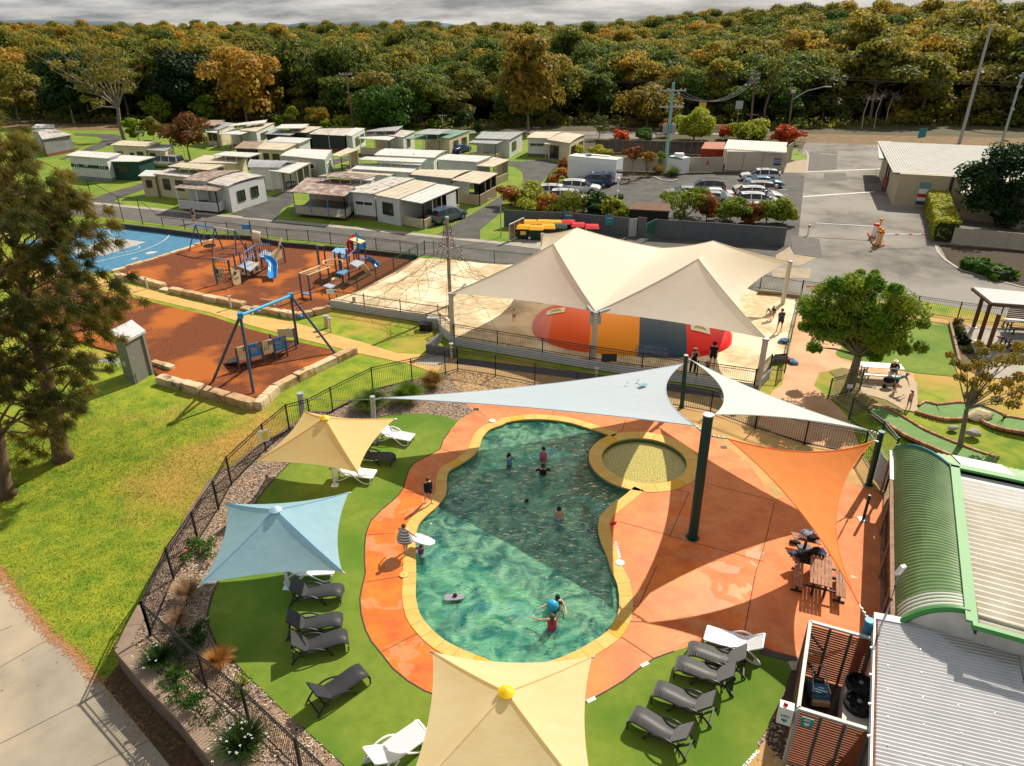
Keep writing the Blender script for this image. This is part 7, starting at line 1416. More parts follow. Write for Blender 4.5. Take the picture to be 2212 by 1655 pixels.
boom('white boom gate with long plain arm reaching left to the bollard',(1005,392),292,(527,290),False,0)
boom('white boom gate with red banded arm reaching right to the hedge',(1035,455),352,(1412,380),True,0)
yb=M('post_yellow',(.75,.33,.01),.5)
for px,t_,l in(((1028,400),262,'yellow post behind the left boom gate'),((1018,470),330,'yellow post left of the right boom gate cabinet'),((1045,462),345,'curved yellow pipe in front of the right boom gate')):
 a,t=UP(B3,px,t_,.16);b=MB().path([a,a.lerp(t,.8),t+Vc((.08,0,0))],.07,8);o=tag(b.build('yellow_post',yb,None,True),l,'post');b=MB().box(t,(.2,.2,.25));b.build('post_head',yb,o)
a,t=UP(B3,(466,388),300);o=thing('bollard','white bollard with red bands at the left end of the plain boom arm','bollard',tuple(a));b=MB().tube(a,t,.09,n=12);b.build('bollard_body',white,o,True)
for u in(.72,.86):q=a.lerp(t,u);b=MB().tube(q,q+Vc((0,0,.12)),.095,n=12);b.build('red_band',redS,o)
# stop sign, road signs
a,t=UP(A3,(415,1232),1070);o=thing('stop_sign','red octagonal STOP sign on a thin post at the road corner','stop sign',tuple(a));b=MB().tube(a,t,.04,n=6);b.build('sign_post',galv,o);c=t-Vc((-.1,.06,.3));b=MB();vs=[c+Vc((.42*math.cos(math.pi/8+i*math.pi/4),dy,.42*math.sin(math.pi/8+i*math.pi/4)))for dy in(0,.02)for i in range(8)];b.add(vs,[tuple(range(8)),tuple(range(15,7,-1))]+[(i,i+8,(i+1)%8+8,(i+1)%8)for i in range(8)]);b.build('sign_plate',redS,o);lettering('STOP',.28,white,o,lambda x,y:c+Vc((x,-.02,y)),bold=.008)
a,t=UP(A3,(388,1232),1070);b=MB().tube(a,t,.035,n=6);tag(b.build('sign_post',galv),'bare thin post left of the stop sign','post')
signb('pair of teal boards standing behind the office roof',A3,(1370,1150),1.6,2.2,1.6,tealS,[],white,rz=.5,name='notice_board')
for px,l,mm,zc in(((1605,1058),'yellow and white road sign above the hedge',M('sign_yellow',(.7,.45,.02),.6),4.6),((1895,1058),'pale grey road sign on a thin post right of the yellow sign',galv,4.9)):
 signb(l,A2,px,zc,1.4,1.5,mm,[],white,post=True,name='road_sign')
o=thing('road_barrier','white painted road barrier with orange sign in front of the forest','barrier',tuple(P(A2(1800,1058))));a,c=P(A2(1720,1052)),P(A2(1872,1050));b=MB().wall(a,c,.9,1.15,.08);b.build('barrier_rail',white,o)
for t in(0,.3,.6,1):q=a.lerp(c,t);b=MB().bar(q,q+Vc((0,0,1.2)),.12);b.build('post',white,o)
b=MB();q=a.lerp(c,.5);b.wall(q-Vc((1.6,.1,0)),q+Vc((1.6,-.1,0)),.2,1.2,.05);b.build('orange_board',M('board_orange',(.7,.35,.1),.6),o)
# ---------------------------------------------------------------- poles and wires
ptl=M('pole_teal',(.16,.40,.36),.7,(.25,.48,.42),1);pwd=M('pole_timber',(.20,.14,.105),.9,(.13,.09,.07),2,stretch=(1,1,.3));pgr=M('pole_grey',(.38,.39,.38),.7)
def pole2(lab,f,base,tp,mat,r,arms=(),name='power_pole',lean=0):
 a=P(f(*base));h=ZT(a.x,a.y,f(0,tp[1])[1]);t=P(f(*tp),h)if h<CH-1 else Vc((a.x,a.y,h));t=Vc((t.x,a.y,h));o=thing(name,lab,'power pole' if name=='power_pole' else 'pole',tuple(a));b=MB().tube(a,t,r,r*.7,n=12);b.build('pole_shaft',mat,o,True)
 for u,w_ in arms:
  q=a.lerp(t,u);b=MB().bar(q-Vc((w_/2,.15,0)),q+Vc((w_/2,-.15,0)),.14);ar=b.build('crossarm',pgr,o)
  for s_ in(-.45,-.2,.3,.45):b=MB();p=q+Vc((w_*s_,-.15,.07));b.lathe(p,[(.05,0),(.09,.06),(.06,.12),(.08,.18),(.03,.24)],8);b.build('insulator',M('insulator',(.55,.5,.45),.3),ar)
  for s_ in(-.3,.3):b=MB().bar(q+Vc((w_*s_,-.15,-.02)),q-Vc((0,.1,.7)),.05);b.build('brace',pgr,ar)
 print(lab[:20],round(h,1));return o,a,t
tpo,tpa,tpt=pole2('teal painted power pole with transformers rising from the car park island',A2,(1325,1378),(1397,665),ptl,.27,((.915,3.6),(.735,3.4)))
for s_ in(-1,1):
 q=tpa.lerp(tpt,.5)+Vc((s_*.55,-.1,0));b=MB().lathe(q-Vc((0,0,.7)),[(.3,0),(.36,.1),(.36,1.1),(.28,1.25)],12);tr=b.build('transformer',M('transformer_grey',(.30,.31,.32),.6),tpo,True)
 for k in range(3):b=MB().lathe(q+Vc((-.15+.15*k,0,.55)),[(.03,0),(.05,.1),(.03,.2)],6);b.build('bushing',M('insulator',(.55,.5,.45)),tr)
_,p2a,p2t=pole2('weathered timber power pole before the forest, joined to the teal pole by wires',A2,(2012,1052),(2055,575),pwd,.22,((.96,1.8),(.88,1.8)))
_,p3a,p3t=pole2('weathered timber power pole rising behind the round green tree on the left',A1,(838,1045),(768,583),pwd,.22,((.97,2.6),))
_,p4a,p4t=pole2('pale green grey power pole at the far right behind the office',A3,(2025,1178),(2205,585),M('pole_palegreen',(.33,.42,.36),.7),.22,((.95,1.2),(.8,.8),(.5,.6)))
_,p5a,p5t=pole2('very tall pale steel flood light mast rising out of the picture',A3,(1690,1158),(1925,200),pgr,.28,(),name='light_mast')
o,p6a,p6t=pole2('grey timber pole carrying the street light near the stop sign',A3,(305,1085),(348,745),pwd,.2,(),name='street_light');b=MB();q=p6a.lerp(p6t,.82);e=P(A3(520,722),0);u=Vc((7.5,0,2.0));b.path([q,q+Vc((2.5,0,1.6)),q+Vc((5.6,0,2.3))],.07,6);b.build('lamp_arm',galv,o,True);b=MB().box(q+Vc((6.2,0,2.3)),(1.4,.4,.18));b.build('lamp_head',pgr,o);b=MB().box(p6t+Vc((0,0,.1)),(.8,.5,.5));b.build('pole_top_box',galv,o)
def wire(lab,pairs,sag,r=.03):
 b=MB()
 for a,c in pairs:b.path([a.lerp(c,t)-Vc((0,0,sag*4*t*(1-t)))for t in[i/12 for i in range(13)]],r,4)
 o=b.build('power_line',M('wire_dark',(.04,.04,.04),.6));tag(o,lab,'power lines','overhead wires strung between the poles',kind='stuff')
far_r=Vc((p2t.x+150,p2t.y-15,p2t.z-1.2));far_l=p3t
wire('black wires strung from the timber pole out past the right edge',[(p2t-Vc((0,0,.3+k*.5)),far_r-Vc((0,0,k*.5)))for k in(0,1)]+[(p2t-Vc((0,0,3.3)),p4t-Vc((0,0,3)))],1.2)
wire('long wires between the two timber power poles before the forest',[(p2t-Vc((0,0,.3)),p3t-Vc((0,0,.1))),(p2t-Vc((.4,0,.6)),p3t-Vc((.4,0,.4)))],1.6,.025)
wire('three sagging wires from the teal pole to the timber pole',[(tpa.lerp(tpt,.915)+Vc((k*.9,0,.2)),p2a.lerp(p2t,.9)+Vc((k*.5,0,0)))for k in(-1,0,1)],2.8,.035)
wire('white cable between the tall mast and the far right pole',[(p5a.lerp(p5t,.13),p4a.lerp(p4t,.17))],.3,.05)
# street lamp by the bin bay, pole lamp in the hedge, flood light far left
a,t=UP(B1,(2018,400),100);o=thing('lamp_post','slim white lamp post with short arm on the grass beside the bin bay','street light',tuple(a));b=MB().tube(a,t,.06,.04,n=8);b.path([t,t+Vc((-.3,0,.15)),t+Vc((-.9,0,.12))],.035,6);b.build('lamp_post_shaft',galv,o);b=MB().box(t+Vc((-1.0,0,.1)),(.5,.16,.07));b.build('lamp_head',galv,o)
a,t=UP(B2,(932,232),-60);o=thing('lamp_post','short white lamp post with globe in the orange hedge below the trailer','street light',tuple(a));b=MB().tube(a,t,.07,n=8);b.build('lamp_post_shaft',white,o);b=MB().ball(t+Vc((0,0,.1)),.22);b.ball(t-Vc((0,0,1.2)),.18);b.build('lamp_globe',white,o,True);b=MB().box(t+Vc((0.1,0,.9)),(.7,.4,.2),0,.4);b.build('flood_light',dgrey,o)
fa=P(A0(290,240),18.0);a=Vc((fa.x*.62,fa.y*.62,0))if fa.y>0 else Vc((-110,200,0))
a=Vc((-150,225,2));b=MB();o=thing('light_mast','distant dark flood light mast standing above the forest at the far left','pole',tuple(a));b=MB().tube(a,(a.x,a.y,26.5),.45,.3,n=8);b.build('mast_shaft',dgrey,o);b=MB().box((a.x-1,a.y,26.6),(3.2,1,.8),0,0,.3);b.build('flood_light',dgrey,o)
# ---------------------------------------------------------------- vegetation
def leaves(b,c,r,n,size,rg,up=.35,shell=(.7,1.05),flat=0,asp=1.0):
 """n leaf sized faces spread through an ellipsoid shell"""
 for _ in range(n):
  z=rg.uniform(-.75,1);a=rg.random()*6.283;q=math.sqrt(max(0,1-z*z));k=rg.uniform(*shell)
  d=Vc((q*math.cos(a),q*math.sin(a),z));p=Vc((c[0]+d.x*r[0]*k,c[1]+d.y*r[1]*k,c[2]+d.z*r[2]*k))
  nn=(d*.9+Vc((rg.gauss(0,.55),rg.gauss(0,.55),rg.gauss(up,.5)))).normalized()
  x=nn.orthogonal().normalized();t=rg.random()*6.283;y=nn.cross(x);x2=x*math.cos(t)+y*math.sin(t);y2=nn.cross(x2);s=size*rg.uniform(.6,1.3)
  v=len(b.v);b.v+=[tuple(p-x2*s*asp),tuple(p-y2*s*.55),tuple(p+x2*s*asp),tuple(p+y2*s*.55)];b.f.append((v,v+1,v+2,v+3));b.m.append(b.mi)
LM={'gum':leafmat('leaf_gum',(.11,.155,.026),(.33,.26,.036),(.56,.33,.05),.56,.16,.8),
 'gumg':leafmat('leaf_gum_green',(.08,.14,.026),(.22,.23,.035),(.42,.30,.05),.56,.18,.8),
 'gold':leafmat('leaf_golden',(.13,.12,.018),(.36,.24,.03),(.50,.28,.05),.45,.4),
 'lime':leafmat('leaf_lime',(.13,.21,.014),(.33,.39,.028),(.46,.46,.06),.4,1.2),
 'green':leafmat('leaf_green',(.03,.09,.012),(.085,.18,.018),(.20,.28,.03),.45,.7),
 'dark':leafmat('leaf_dark',(.008,.028,.008),(.02,.055,.012),(.05,.10,.02),.3,.6),
 'olive':leafmat('leaf_olive',(.08,.10,.018),(.20,.18,.03),(.30,.24,.045),.35,.7),
 'red':leafmat('leaf_red',(.14,.07,.014),(.50,.07,.02),(.70,.16,.04),.35,1.6),
 'rust':leafmat('leaf_rust',(.16,.07,.02),(.40,.13,.028),(.58,.23,.04),.35,1.2),
 'orange':leafmat('leaf_orange',(.16,.19,.015),(.42,.26,.025),(.52,.16,.03),.35,1.0),
 'yel':leafmat('leaf_yellow',(.17,.23,.014),(.44,.44,.035),(.58,.42,.06),.4,1.2)}
bark=M('bark_grey',(.26,.22,.18),.9,(.14,.115,.09),2,stretch=(1,1,.3));barkd=M('bark_dark',(.10,.065,.045),.95,(.17,.11,.07),3,bump=1,bs=12,stretch=(1,1,.25));barkp=M('bark_pale',(.42,.38,.33),.8,(.26,.22,.18),2)
def limbs(b,base,h,tips,r,rg,fork=.35):
 base=Vc(base);mid=base+Vc((rg.uniform(-.3,.3),rg.uniform(-.3,.3),h*fork));b.path([base,base.lerp(mid,.5)+Vc((rg.uniform(-.1,.1),0,0)),mid],[r,r*.8,r*.65],7)
 for t in tips:t=Vc(t);m=mid.lerp(t,.5)+Vc((rg.uniform(-.4,.4),rg.uniform(-.4,.4),rg.uniform(.0,.5)));b.path([mid,m,t],[r*.5,r*.3,r*.1],5)
def gumproto(seed,mat,h=13,rad=4.2,n=15,lf=150,ls=.42,tr=bark,flat=.6):
 rg=random.Random(seed);o=thing('forest_tree','tree','tree');b=MB();tips=[]
 for i in range(n):
  a=rg.random()*6.283;q=math.sqrt(rg.random())*rad;z=h-1.4-(q/rad)**2*h*.28-rg.random()*1.6;
  if i>n*.68:z-=rg.uniform(1.5,4.5);q=rad*rg.uniform(.6,1)
  c=(q*math.cos(a),q*math.sin(a),z);rr=rg.uniform(1.3,2.4);leaves(b,c,(rr*1.25,rr*1.25,rr*flat*1.1),int(lf*rr/1.3),ls,rg,shell=(.5,1.15));tips.append(c)
 leaves(b,(0,0,h*.62),(rad*.72,rad*.72,h*.28),int(lf*1.2),ls*1.6,rg,shell=(.4,1))
 b.build('crown',mat,o);t=MB();limbs(t,(0,0,-.5),h,tips[:8],.26,rg,.45);t.build('trunk',tr,o);return o
protos=[gumproto(i,LM['gum' if i%3 else 'gumg'],rad=4.7+.5*(i%4),h=12.4+1.0*(i%3),n=20,ls=.36,lf=250)for i in range(7)]
def bushproto(seed,mat):
 rg=random.Random(seed);o=thing('forest_tree','tree','tree');b=MB();h=10+seed%3;t=MB()
 for i in range(22):
  a=rg.random()*6.283;v=rg.random();q=math.sqrt(rg.random())*3.9*(1-.45*v);leaves(b,(q*math.cos(a),q*math.sin(a),.8+v*(h-2)),(1.7,1.7,1.2),120,.42,rg)
 b.build('crown',mat,o);limbs(t,(0,0,-.5),h,[(1,0,h-2),(-1,1,h-3)],.24,rg,.4);t.build('trunk',bark,o);return o
bprot=[bushproto(90+i,LM['gumg' if i else 'olive'])for i in range(3)]
FL_='eucalypt standing close among the golden and green forest trees behind the park';FG='trees of the forest edge'
rg=random.Random(77);used=set();cnt=0
def front(x):return 160+(12*sst(0,-110,x))-2*sst(60,120,x)+4*math.sin(x*.09)
def hgt(x,y):return rise(x,y)-.05
row=0;yo=0
while cnt<292:
 y0=yo;half=front(0)*.80+yo*.8
 x=-half+rg.uniform(0,4)
 while x<half and cnt<292:
  yy=front(x)+y0+rg.uniform(-2,2);xx=x+rg.uniform(-1.5,1.5)
  pr=bprot[rg.randrange(3)]if(row==0 and rg.random()<.8)or(row==1 and rg.random()<.3)else protos[rg.randrange(7)];s=rg.choice((.82,.9,1,1.05,1.12,1.25))*(1+.22*sst(40,110,x))
  c=put(pr,(xx,yy,hgt(xx,yy)),rg.random()*6.28,FL_,FG,(used,));c.scale=(s*rg.uniform(.95,1.15),s*rg.uniform(.95,1.1),s*(rg.uniform(.86,1.1)if row else rg.uniform(.75,1.0)));cnt+=1
  x+=rg.uniform(7.6,10.6)
 yo+=8.4;row+=1
# the far forest: one mass
pts=[];y=front(0)+yo-4;
while y<640:
 half=y*.80+10;x=-half;st_p=8.2+(y-200)*.009
 while x<half:
  xx=x+rg.uniform(-2.5,2.5);yy=y+(front(x)-front(0))+rg.uniform(-2.5,2.5);pts.append((xx,yy,hgt(xx,yy)+rg.uniform(-.6,.9)));x+=st_p
 y+=st_p*.95
me=bpy.data.meshes.new('forest');me.from_pydata(pts,[],[]);fo_=link('forest',me);tag(fo_,'dense far forest of golden and green tree crowns reaching to the horizon','forest',kind='stuff')
for nm,typ,vals in(('var','INT',[rg.randrange(7)for _ in pts]),('sc','FLOAT',[rg.choice((.8,.9,.95,1,1.05,1.12,1.28))*(1+.2*sst(40,160,p[0]))for p in pts]),('ang','FLOAT',[rg.random()*6.28 for _ in pts])):
 a=me.attributes.new(nm,typ,'POINT');a.data.foreach_set('value',vals)
ng=bpy.data.node_groups.new('forest_spread','GeometryNodeTree');ng.interface.new_socket('Geometry',in_out='INPUT',socket_type='NodeSocketGeometry');ng.interface.new_socket('Geometry',in_out='OUTPUT',socket_type='NodeSocketGeometry')
gi=ng.nodes.new('NodeGroupInput');go=ng.nodes.new('NodeGroupOutput');jn=ng.nodes.new('GeometryNodeJoinGeometry')
m2p=ng.nodes.new('GeometryNodeMeshToPoints');ng.links.new(gi.outputs[0],m2p.inputs[0])
for pr in protos:
 oi=ng.nodes.new('GeometryNodeObjectInfo');oi.inputs['As Instance'].default_value=True;oi.inputs['Object'].default_value=[c for c in pr.children if c.name.startswith('crown')][0];ng.links.new(oi.outputs['Geometry'],jn.inputs[0])
ip=ng.nodes.new('GeometryNodeInstanceOnPoints');ng.links.new(m2p.outputs[0],ip.inputs['Points']);ng.links.new(jn.outputs[0],ip.inputs['Instance']);ip.inputs['Pick Instance'].default_value=True
def na(nm,typ):n=ng.nodes.new('GeometryNodeInputNamedAttribute');n.data_type=typ;n.inputs[0].default_value=nm;return[o for o in n.outputs if o.enabled][0]
ng.links.new(na('var','INT'),ip.inputs['Instance Index']);cb=ng.nodes.new('ShaderNodeCombineXYZ');ng.links.new(na('ang','FLOAT'),cb.inputs[2]);ng.links.new(cb.outputs[0],ip.inputs['Rotation']);ng.links.new(na('sc','FLOAT'),ip.inputs['Scale']);ng.links.new(ip.outputs[0],go.inputs[0])
md=fo_.modifiers.new('spread','NODES');md.node_group=ng
# undergrowth strip under the forest edge
b=MB()
for x in range(-150,150,3):
 yy=front(x)-5.5+rg.uniform(-1,1);leaves(b,(x+rg.uniform(-1,1),yy,.7),(2.6,1.6,rg.uniform(1.0,2.4)),70,.34,rg,shell=(.3,1.05))
tag(b.build('undergrowth',LM['gumg']),'tangled green undergrowth along the foot of the forest','undergrowth',kind='stuff')
# emergent trees and bare trunks
def tree(lab,f,base,topy,wpx,mat,tr=bark,n=14,ls=.3,lf=150,bot=.3,flat=.8,seed=1,z=0,name='tree',tall=None,off=0,cat_='tree',sq=1,trunk=True,grp=None):
 a=P(f(*base),z);h=(ZT(a.x,a.y,f(0,topy)[1])if tall is None else tall)-z;zc=a.y*cP+(CH-h*.6)*sP
 scl=(f(1,0)[0]-f(0,0)[0])/F*zc;rad=wpx*scl/2;ox=off*scl;rg=random.Random(seed);o=thing(name,lab,cat_,tuple(a),grp);b=MB();tips=[]
 hb=h*bot
 for i in range(n):
  u=rg.random()*6.283;v=rg.random();q=math.sqrt(rg.random())*.75;zz=hb+(h-hb)*((.18+.7*v)if cat_!='bush' else(.12+.72*v));env=math.sin(math.pi*min(1,max(.12,(.12+.8*v))))**.6*sq if sq!=0 else 1-v*.8
  env=max(env,.8 if cat_=='bush' else(.6 if bot<.12 else 0));q*=1.3;v_=0
  c=(a.x+ox*v+q*rad*env*math.cos(u),a.y+q*rad*env*math.sin(u),z+zz);rr=max(rad*.30,(h-hb)*.16)*rg.uniform(.75,1.15)
  leaves(b,c,(rr*1.15,rr*1.15,rr*flat),lf,ls,rg);tips.append(c)
 leaves(b,(a.x+ox*.5,a.y,z+hb+(h-hb)*.5),(rad*.75,rad*.75,(h-hb)*.42),int(lf*2),ls*1.3,rg,shell=(.5,1))
 b.build('crown' if cat_=='tree' else 'foliage',mat,o)
 if trunk:t=MB();limbs(t,a-Vc((0,0,.1)),h,tips[:7],max(.06,rad*.045),rg,max(.3,bot*.9));t.build('trunk' if cat_=='tree' else 'stem',tr,o)
 return o
T_=tree
T_('big spreading golden gum at the forest front behind the arched caravan',A2,(230,1060),250,560,LM['gold'],n=26,ls=.5,lf=190,bot=.12,seed=3)
T_('rounded golden gum behind the teal power pole',A2,(1180,1020),655,560,LM['gold'],n=18,ls=.42,lf=150,bot=.2,seed=4)
T_('huge broad golden olive she-oak mass left of centre behind the back row',A0,(1990,985),385,620,LM['gold'],n=28,ls=.5,lf=200,bot=.05,seed=5)
T_('dark green tree mass between bare tree and golden she-oak',A0,(1480,960),395,560,LM['dark'],n=24,ls=.5,lf=170,bot=.05,seed=6)
T_('yellow green leafy tree on the far left of the forest edge',A0,(160,985),480,380,LM['olive'],n=18,ls=.45,lf=150,bot=.1,seed=7)
T_('dark shady tree beside the yellow green one on the far left',A0,(600,1000),420,420,LM['dark'],n=20,ls=.5,lf=150,bot=.1,seed=8)
T_('dense round green fig tree with its crown behind the back row of cabins',A1,(1150,1040),705,600,LM['green'],n=26,ls=.3,lf=330,bot=.05,seed=9)
T_('bright yellow green leafy tree left of the dark conical one',A0,(1300,985),750,260,LM['lime'],n=14,ls=.3,seed=10,bot=.1)
T_('dark green conical tree behind the red leaved tree',A0,(1650,985),765,200,LM['green'],n=12,ls=.3,seed=11,bot=.05)
T_('round glossy green bush tree beside the trunk of the bare tree',A0,(1120,1140),935,190,LM['lime'],n=12,ls=.22,seed=12,bot=.05)
T_('olive shrub tree squeezed between glossy bush and red leaved tree',A0,(1240,1130),930,120,LM['olive'],n=8,ls=.22,seed=13,bot=.1)
T_('spreading tree with orange red leaves among the cabins',A0,(1530,1290),915,390,LM['rust'],n=18,ls=.2,lf=260,bot=.25,seed=14)
T_('small tree with lime and red tips behind the charcoal cabin',A1,(560,1010),855,210,LM['orange'],n=10,ls=.25,seed=15,bot=.1)
T_('small conical yellow green tree behind the raised white roof',A1,(340,1000),845,110,LM['lime'],n=9,ls=.25,seed=16,bot=.05)
T_('low lime bush left of the small conical tree',A1,(250,1005),925,110,LM['lime'],n=8,ls=.25,seed=17,bot=.0,cat_='bush',name='bush')
T_('lime bush beside the timber power pole on the left',A1,(760,1010),930,150,LM['yel'],n=9,ls=.25,seed=18,bot=.0,cat_='bush',name='bush')
T_('small bright green bush behind the black cabin',A1,(612,1022),968,95,LM['lime'],n=7,ls=.22,seed=19,bot=.0,cat_='bush',name='bush')
T_('lime green bush right of the fig tree',A1,(1505,1030),958,130,LM['lime'],n=8,ls=.25,seed=20,bot=.0,cat_='bush',name='bush')
T_('dark green rounded tree behind the four bay porch',A1,(1720,1050),885,170,LM['dark'],n=10,ls=.3,seed=21,bot=.05)
T_('small bright green bush tree right of the dark rounded one',A1,(1830,1080),980,85,LM['green'],n=7,ls=.22,seed=22,bot=.05,cat_='bush',name='bush')
T_('sparse grey green wispy tree between loop road and long timber fence',A2,(790,1120),915,190,LM['olive'],n=10,ls=.16,lf=60,seed=23,bot=.2)
T_('dark red flowering shrub left before the long timber fence',A2,(970,1120),1055,170,LM['red'],n=8,ls=.2,seed=24,bot=0,cat_='bush',name='bush')
T_('green rounded shrub before the long timber fence',A2,(1160,1125),1040,170,LM['green'],n=8,ls=.2,seed=25,bot=0,cat_='bush',name='bush')
T_('tall bright lime tree right of the teal power pole',A2,(1560,1130),885,360,LM['lime'],n=18,ls=.26,lf=230,seed=26,bot=.05)
T_('red leaved shrub between the two lime trees',A2,(1810,1120),990,140,LM['red'],n=9,ls=.22,seed=27,bot=0,cat_='bush',name='bush')
T_('wide lime tree behind the cream storage building',A2,(2020,1130),975,340,LM['lime'],n=16,ls=.26,lf=200,seed=28,bot=.0)
T_('red flowering bottlebrush bush beside the stop sign',A3,(275,1160),1000,230,LM['red'],n=12,ls=.22,lf=220,seed=29,bot=0,cat_='bush',name='bush')
T_('red edged shrub behind the teal power pole',A2,(1330,1100),940,110,LM['rust'],n=7,ls=.25,seed=30,bot=0,cat_='bush',name='bush')
T_('lime shrub above the trailer in the car park corner',A2,(600,1270),1170,210,LM['yel'],n=9,ls=.16,lf=200,seed=31,bot=0,cat_='bush',name='bush')
T_('second lime shrub above the trailer, with red edges',A2,(800,1270),1175,180,LM['yel'],n=9,ls=.16,lf=200,seed=32,bot=0,cat_='bush',name='bush')
T_('rusty orange shrub hanging over the left end of the trailer',A2,(520,1380),1250,90,LM['rust'],n=7,ls=.15,lf=150,seed=33,bot=0,cat_='bush',name='bush')
T_('orange leaved small tree before the cream panel fence',A2,(1060,1380),1170,150,LM['rust'],n=9,ls=.16,lf=110,seed=34,bot=.45)
T_('small tree with orange and lime crown right of the orange one',A2,(1185,1382),1215,110,LM['orange'],n=7,ls=.15,lf=100,seed=35,bot=.5)
T_('spindly lime sapling beside the teal power pole',A2,(1290,1380),1220,90,LM['lime'],n=6,ls=.15,lf=70,seed=36,bot=.35)
HG='shrubs of the hedge along the car park'
for x,y,t,w_,m_,l in((90,150,-20,200,'rust','rusty shrub at the left end of the car park hedge'),(230,170,-40,240,'lime','big lime shrub near the left end of the car park hedge'),(370,185,60,170,'rust','brown orange shrub between two lime shrubs of the car park hedge'),(560,210,60,300,'orange','wide orange and lime shrub in the middle of the car park hedge'),(760,215,20,190,'green','dark green shrub left of the globe lamp in the hedge'),(860,230,90,180,'yel','lime shrub at the foot of the globe lamp'),(900,215,60,120,'green','green shrub right behind the globe lamp'),(1000,240,160,110,'lime','low lime shrub between globe lamp and brown roofed shed'),
 (1480,250,-10,300,'yel','tall yellow green shrub right of the brown roofed shed'),(1660,270,50,190,'rust','brown red shrub between the yellow green ones'),(1850,280,70,240,'lime','lime shrub in the middle of the right hand garden'),(2005,285,100,140,'rust','brown red shrub right of the lime one in the right hand garden'),(2150,290,80,220,'yel','yellow shrub near the right end of the grey fence')):
 T_(l,B2,(x,y),t-15,w_*1.3,LM[m_],n=11,ls=.15,lf=210,seed=x,bot=.0,cat_='bush',name='hedge_shrub',grp=HG)
T_('yellow shrub with red tips at the right end of the grey fence',B3,(260,290),75,240,LM['yel'],n=10,ls=.15,lf=170,seed=41,bot=.05,cat_='bush',name='hedge_shrub',grp=HG)
for k,(x,y)in enumerate(((380,1560),(440,1490),(500,1430),(530,1390))):T_(['rusty bush lowest beside the leaning fence','second rusty bush up along the leaning fence','third rusty bush up beside the leaning fence','topmost rusty bush beside the trailer end of the leaning fence'][k],A2,(x,y),y-95,110,LM['rust'],n=7,ls=.14,lf=150,seed=50+k,bot=0,cat_='bush',name='bush')
# bare silver limbed tree
def baretree(lab,f,base,tips,mat,r,seed,leaf=None):
 a=P(f(*base));rg=random.Random(seed);o=thing('silver_tree',lab,'tree',tuple(a));b=MB();lf=MB()
 fk=a+Vc((.2,0,5.5));b.path([a,a+Vc((-.2,0,3)),fk],[r,r*.85,r*.7],7)
 for(x,y)in tips:
  h=ZT(a.x,a.y,f(0,y)[1]);q=P(f(x,y),h)if h<CH-1 else a;t=Vc((a.x+(f(x,0)[0]-f(base[0],0)[0])*(a.y*cP+(CH-h)*sP)/F,a.y+rg.uniform(-3,3),h));m1=fk.lerp(t,.4)+Vc((rg.uniform(-.6,.6),0,rg.uniform(0,1)));m2=fk.lerp(t,.75)+Vc((rg.uniform(-.5,.5),0,rg.uniform(0,.6)))
  b.path([fk,m1,m2,t],[r*.45,r*.3,r*.18,r*.06],5)
  for k in range(7):
   s=m1.lerp(t,rg.random());e=s+Vc((rg.uniform(-2.2,2.2),rg.uniform(-1.5,1.5),rg.uniform(.2,2.0)));b.path([s,s.lerp(e,.5)+Vc((0,0,.2)),e],[r*.14,r*.08,r*.03],4)
   if leaf and rg.random()<.5:leaves(lf,e,(1.1,1.1,.7),40,.3,rg)
 b.build('trunk',mat,o);
 if leaf:lf.build('crown',leaf,o)
baretree('big half bare silver branched tree with sparse olive leaves behind the bitumen loop',A0,(1000,1125),[(450,420),(600,400),(530,560),(760,380),(880,430),(1000,470),(1150,430),(1230,560),(620,690),(760,900),(1180,700),(700,520),(850,560),(950,380)],bark,.42,3,LM['olive'])
baretree('twisted trunked gum with visible grey limbs right of the timber power pole',A3,(110,1010),[(60,640),(150,560),(220,560),(180,420),(100,480)],bark,.34,4,LM['gumg'])
baretree('thin pale dead tree trunk before the forest right of the street light',A3,(900,1040),[(900,840),(960,850),(880,800)],barkp,.14,5)
baretree('second thin pale trunk before the forest behind the entrance road',A3,(1000,1040),[(1010,800),(1050,790),(990,830)],barkp,.13,6)
baretree('pale crooked trunk leaning at the forest front behind the entrance road',A3,(1095,1010),[(1110,780),(1120,800)],barkp,.13,7)
# ---- tussocks of the car park island and gardens
def clump(lab,c,r,h,n,mat,seed=1,w_=.02,droop=1.0,name='grass_clump',cat_='ornamental grass',flowers=None,nf=0,fh=1.0):
 o=thing(name,lab,cat_,tuple(c));rg=random.Random(seed);b=MB()
 for _ in range(n):
  a=rg.random()*6.283;k=rg.random()**.6;l=rg.uniform(.7,1.1);d=Vc((math.cos(a),math.sin(a),0));s=Vc((c.x,c.y,c.z))+d*r*.15*rg.random();pr=[]
  for j in range(5):t=j/4;pr.append(s+d*(r*k*l*t**1.3)+Vc((0,0,h*l*(1.25*t-droop*.75*k*t**2.4))))
  n_=Vc((-d.y,d.x,0));vs=[]
  for j,p in enumerate(pr):ww=w_*(1-j/4.2);vs+=[p-n_*ww,p+n_*ww]
  b.add(vs,[(2*j,2*j+1,2*j+3,2*j+2)for j in range(4)])
 tag(b.build('blades',mat,o),kind='stuff')
 if flowers:
  for i in range(nf):
   a=rg.random()*6.283;q=r*rg.uniform(.2,.95);p=Vc((c.x+q*math.cos(a),c.y+q*math.sin(a),c.z+h*fh*rg.uniform(.6,1.05)));b=MB()
   for k in range(3):t=k*2.094+a;b.add([p,p+Vc((.03*math.cos(t-.6),.03*math.sin(t-.6),.02)),p+Vc((.045*math.cos(t),.045*math.sin(t),.0)),p+Vc((.03*math.cos(t+.6),.03*math.sin(t+.6),.02))],[(0,1,2,3)])
   b.build('flower',flowers,o)
 return o
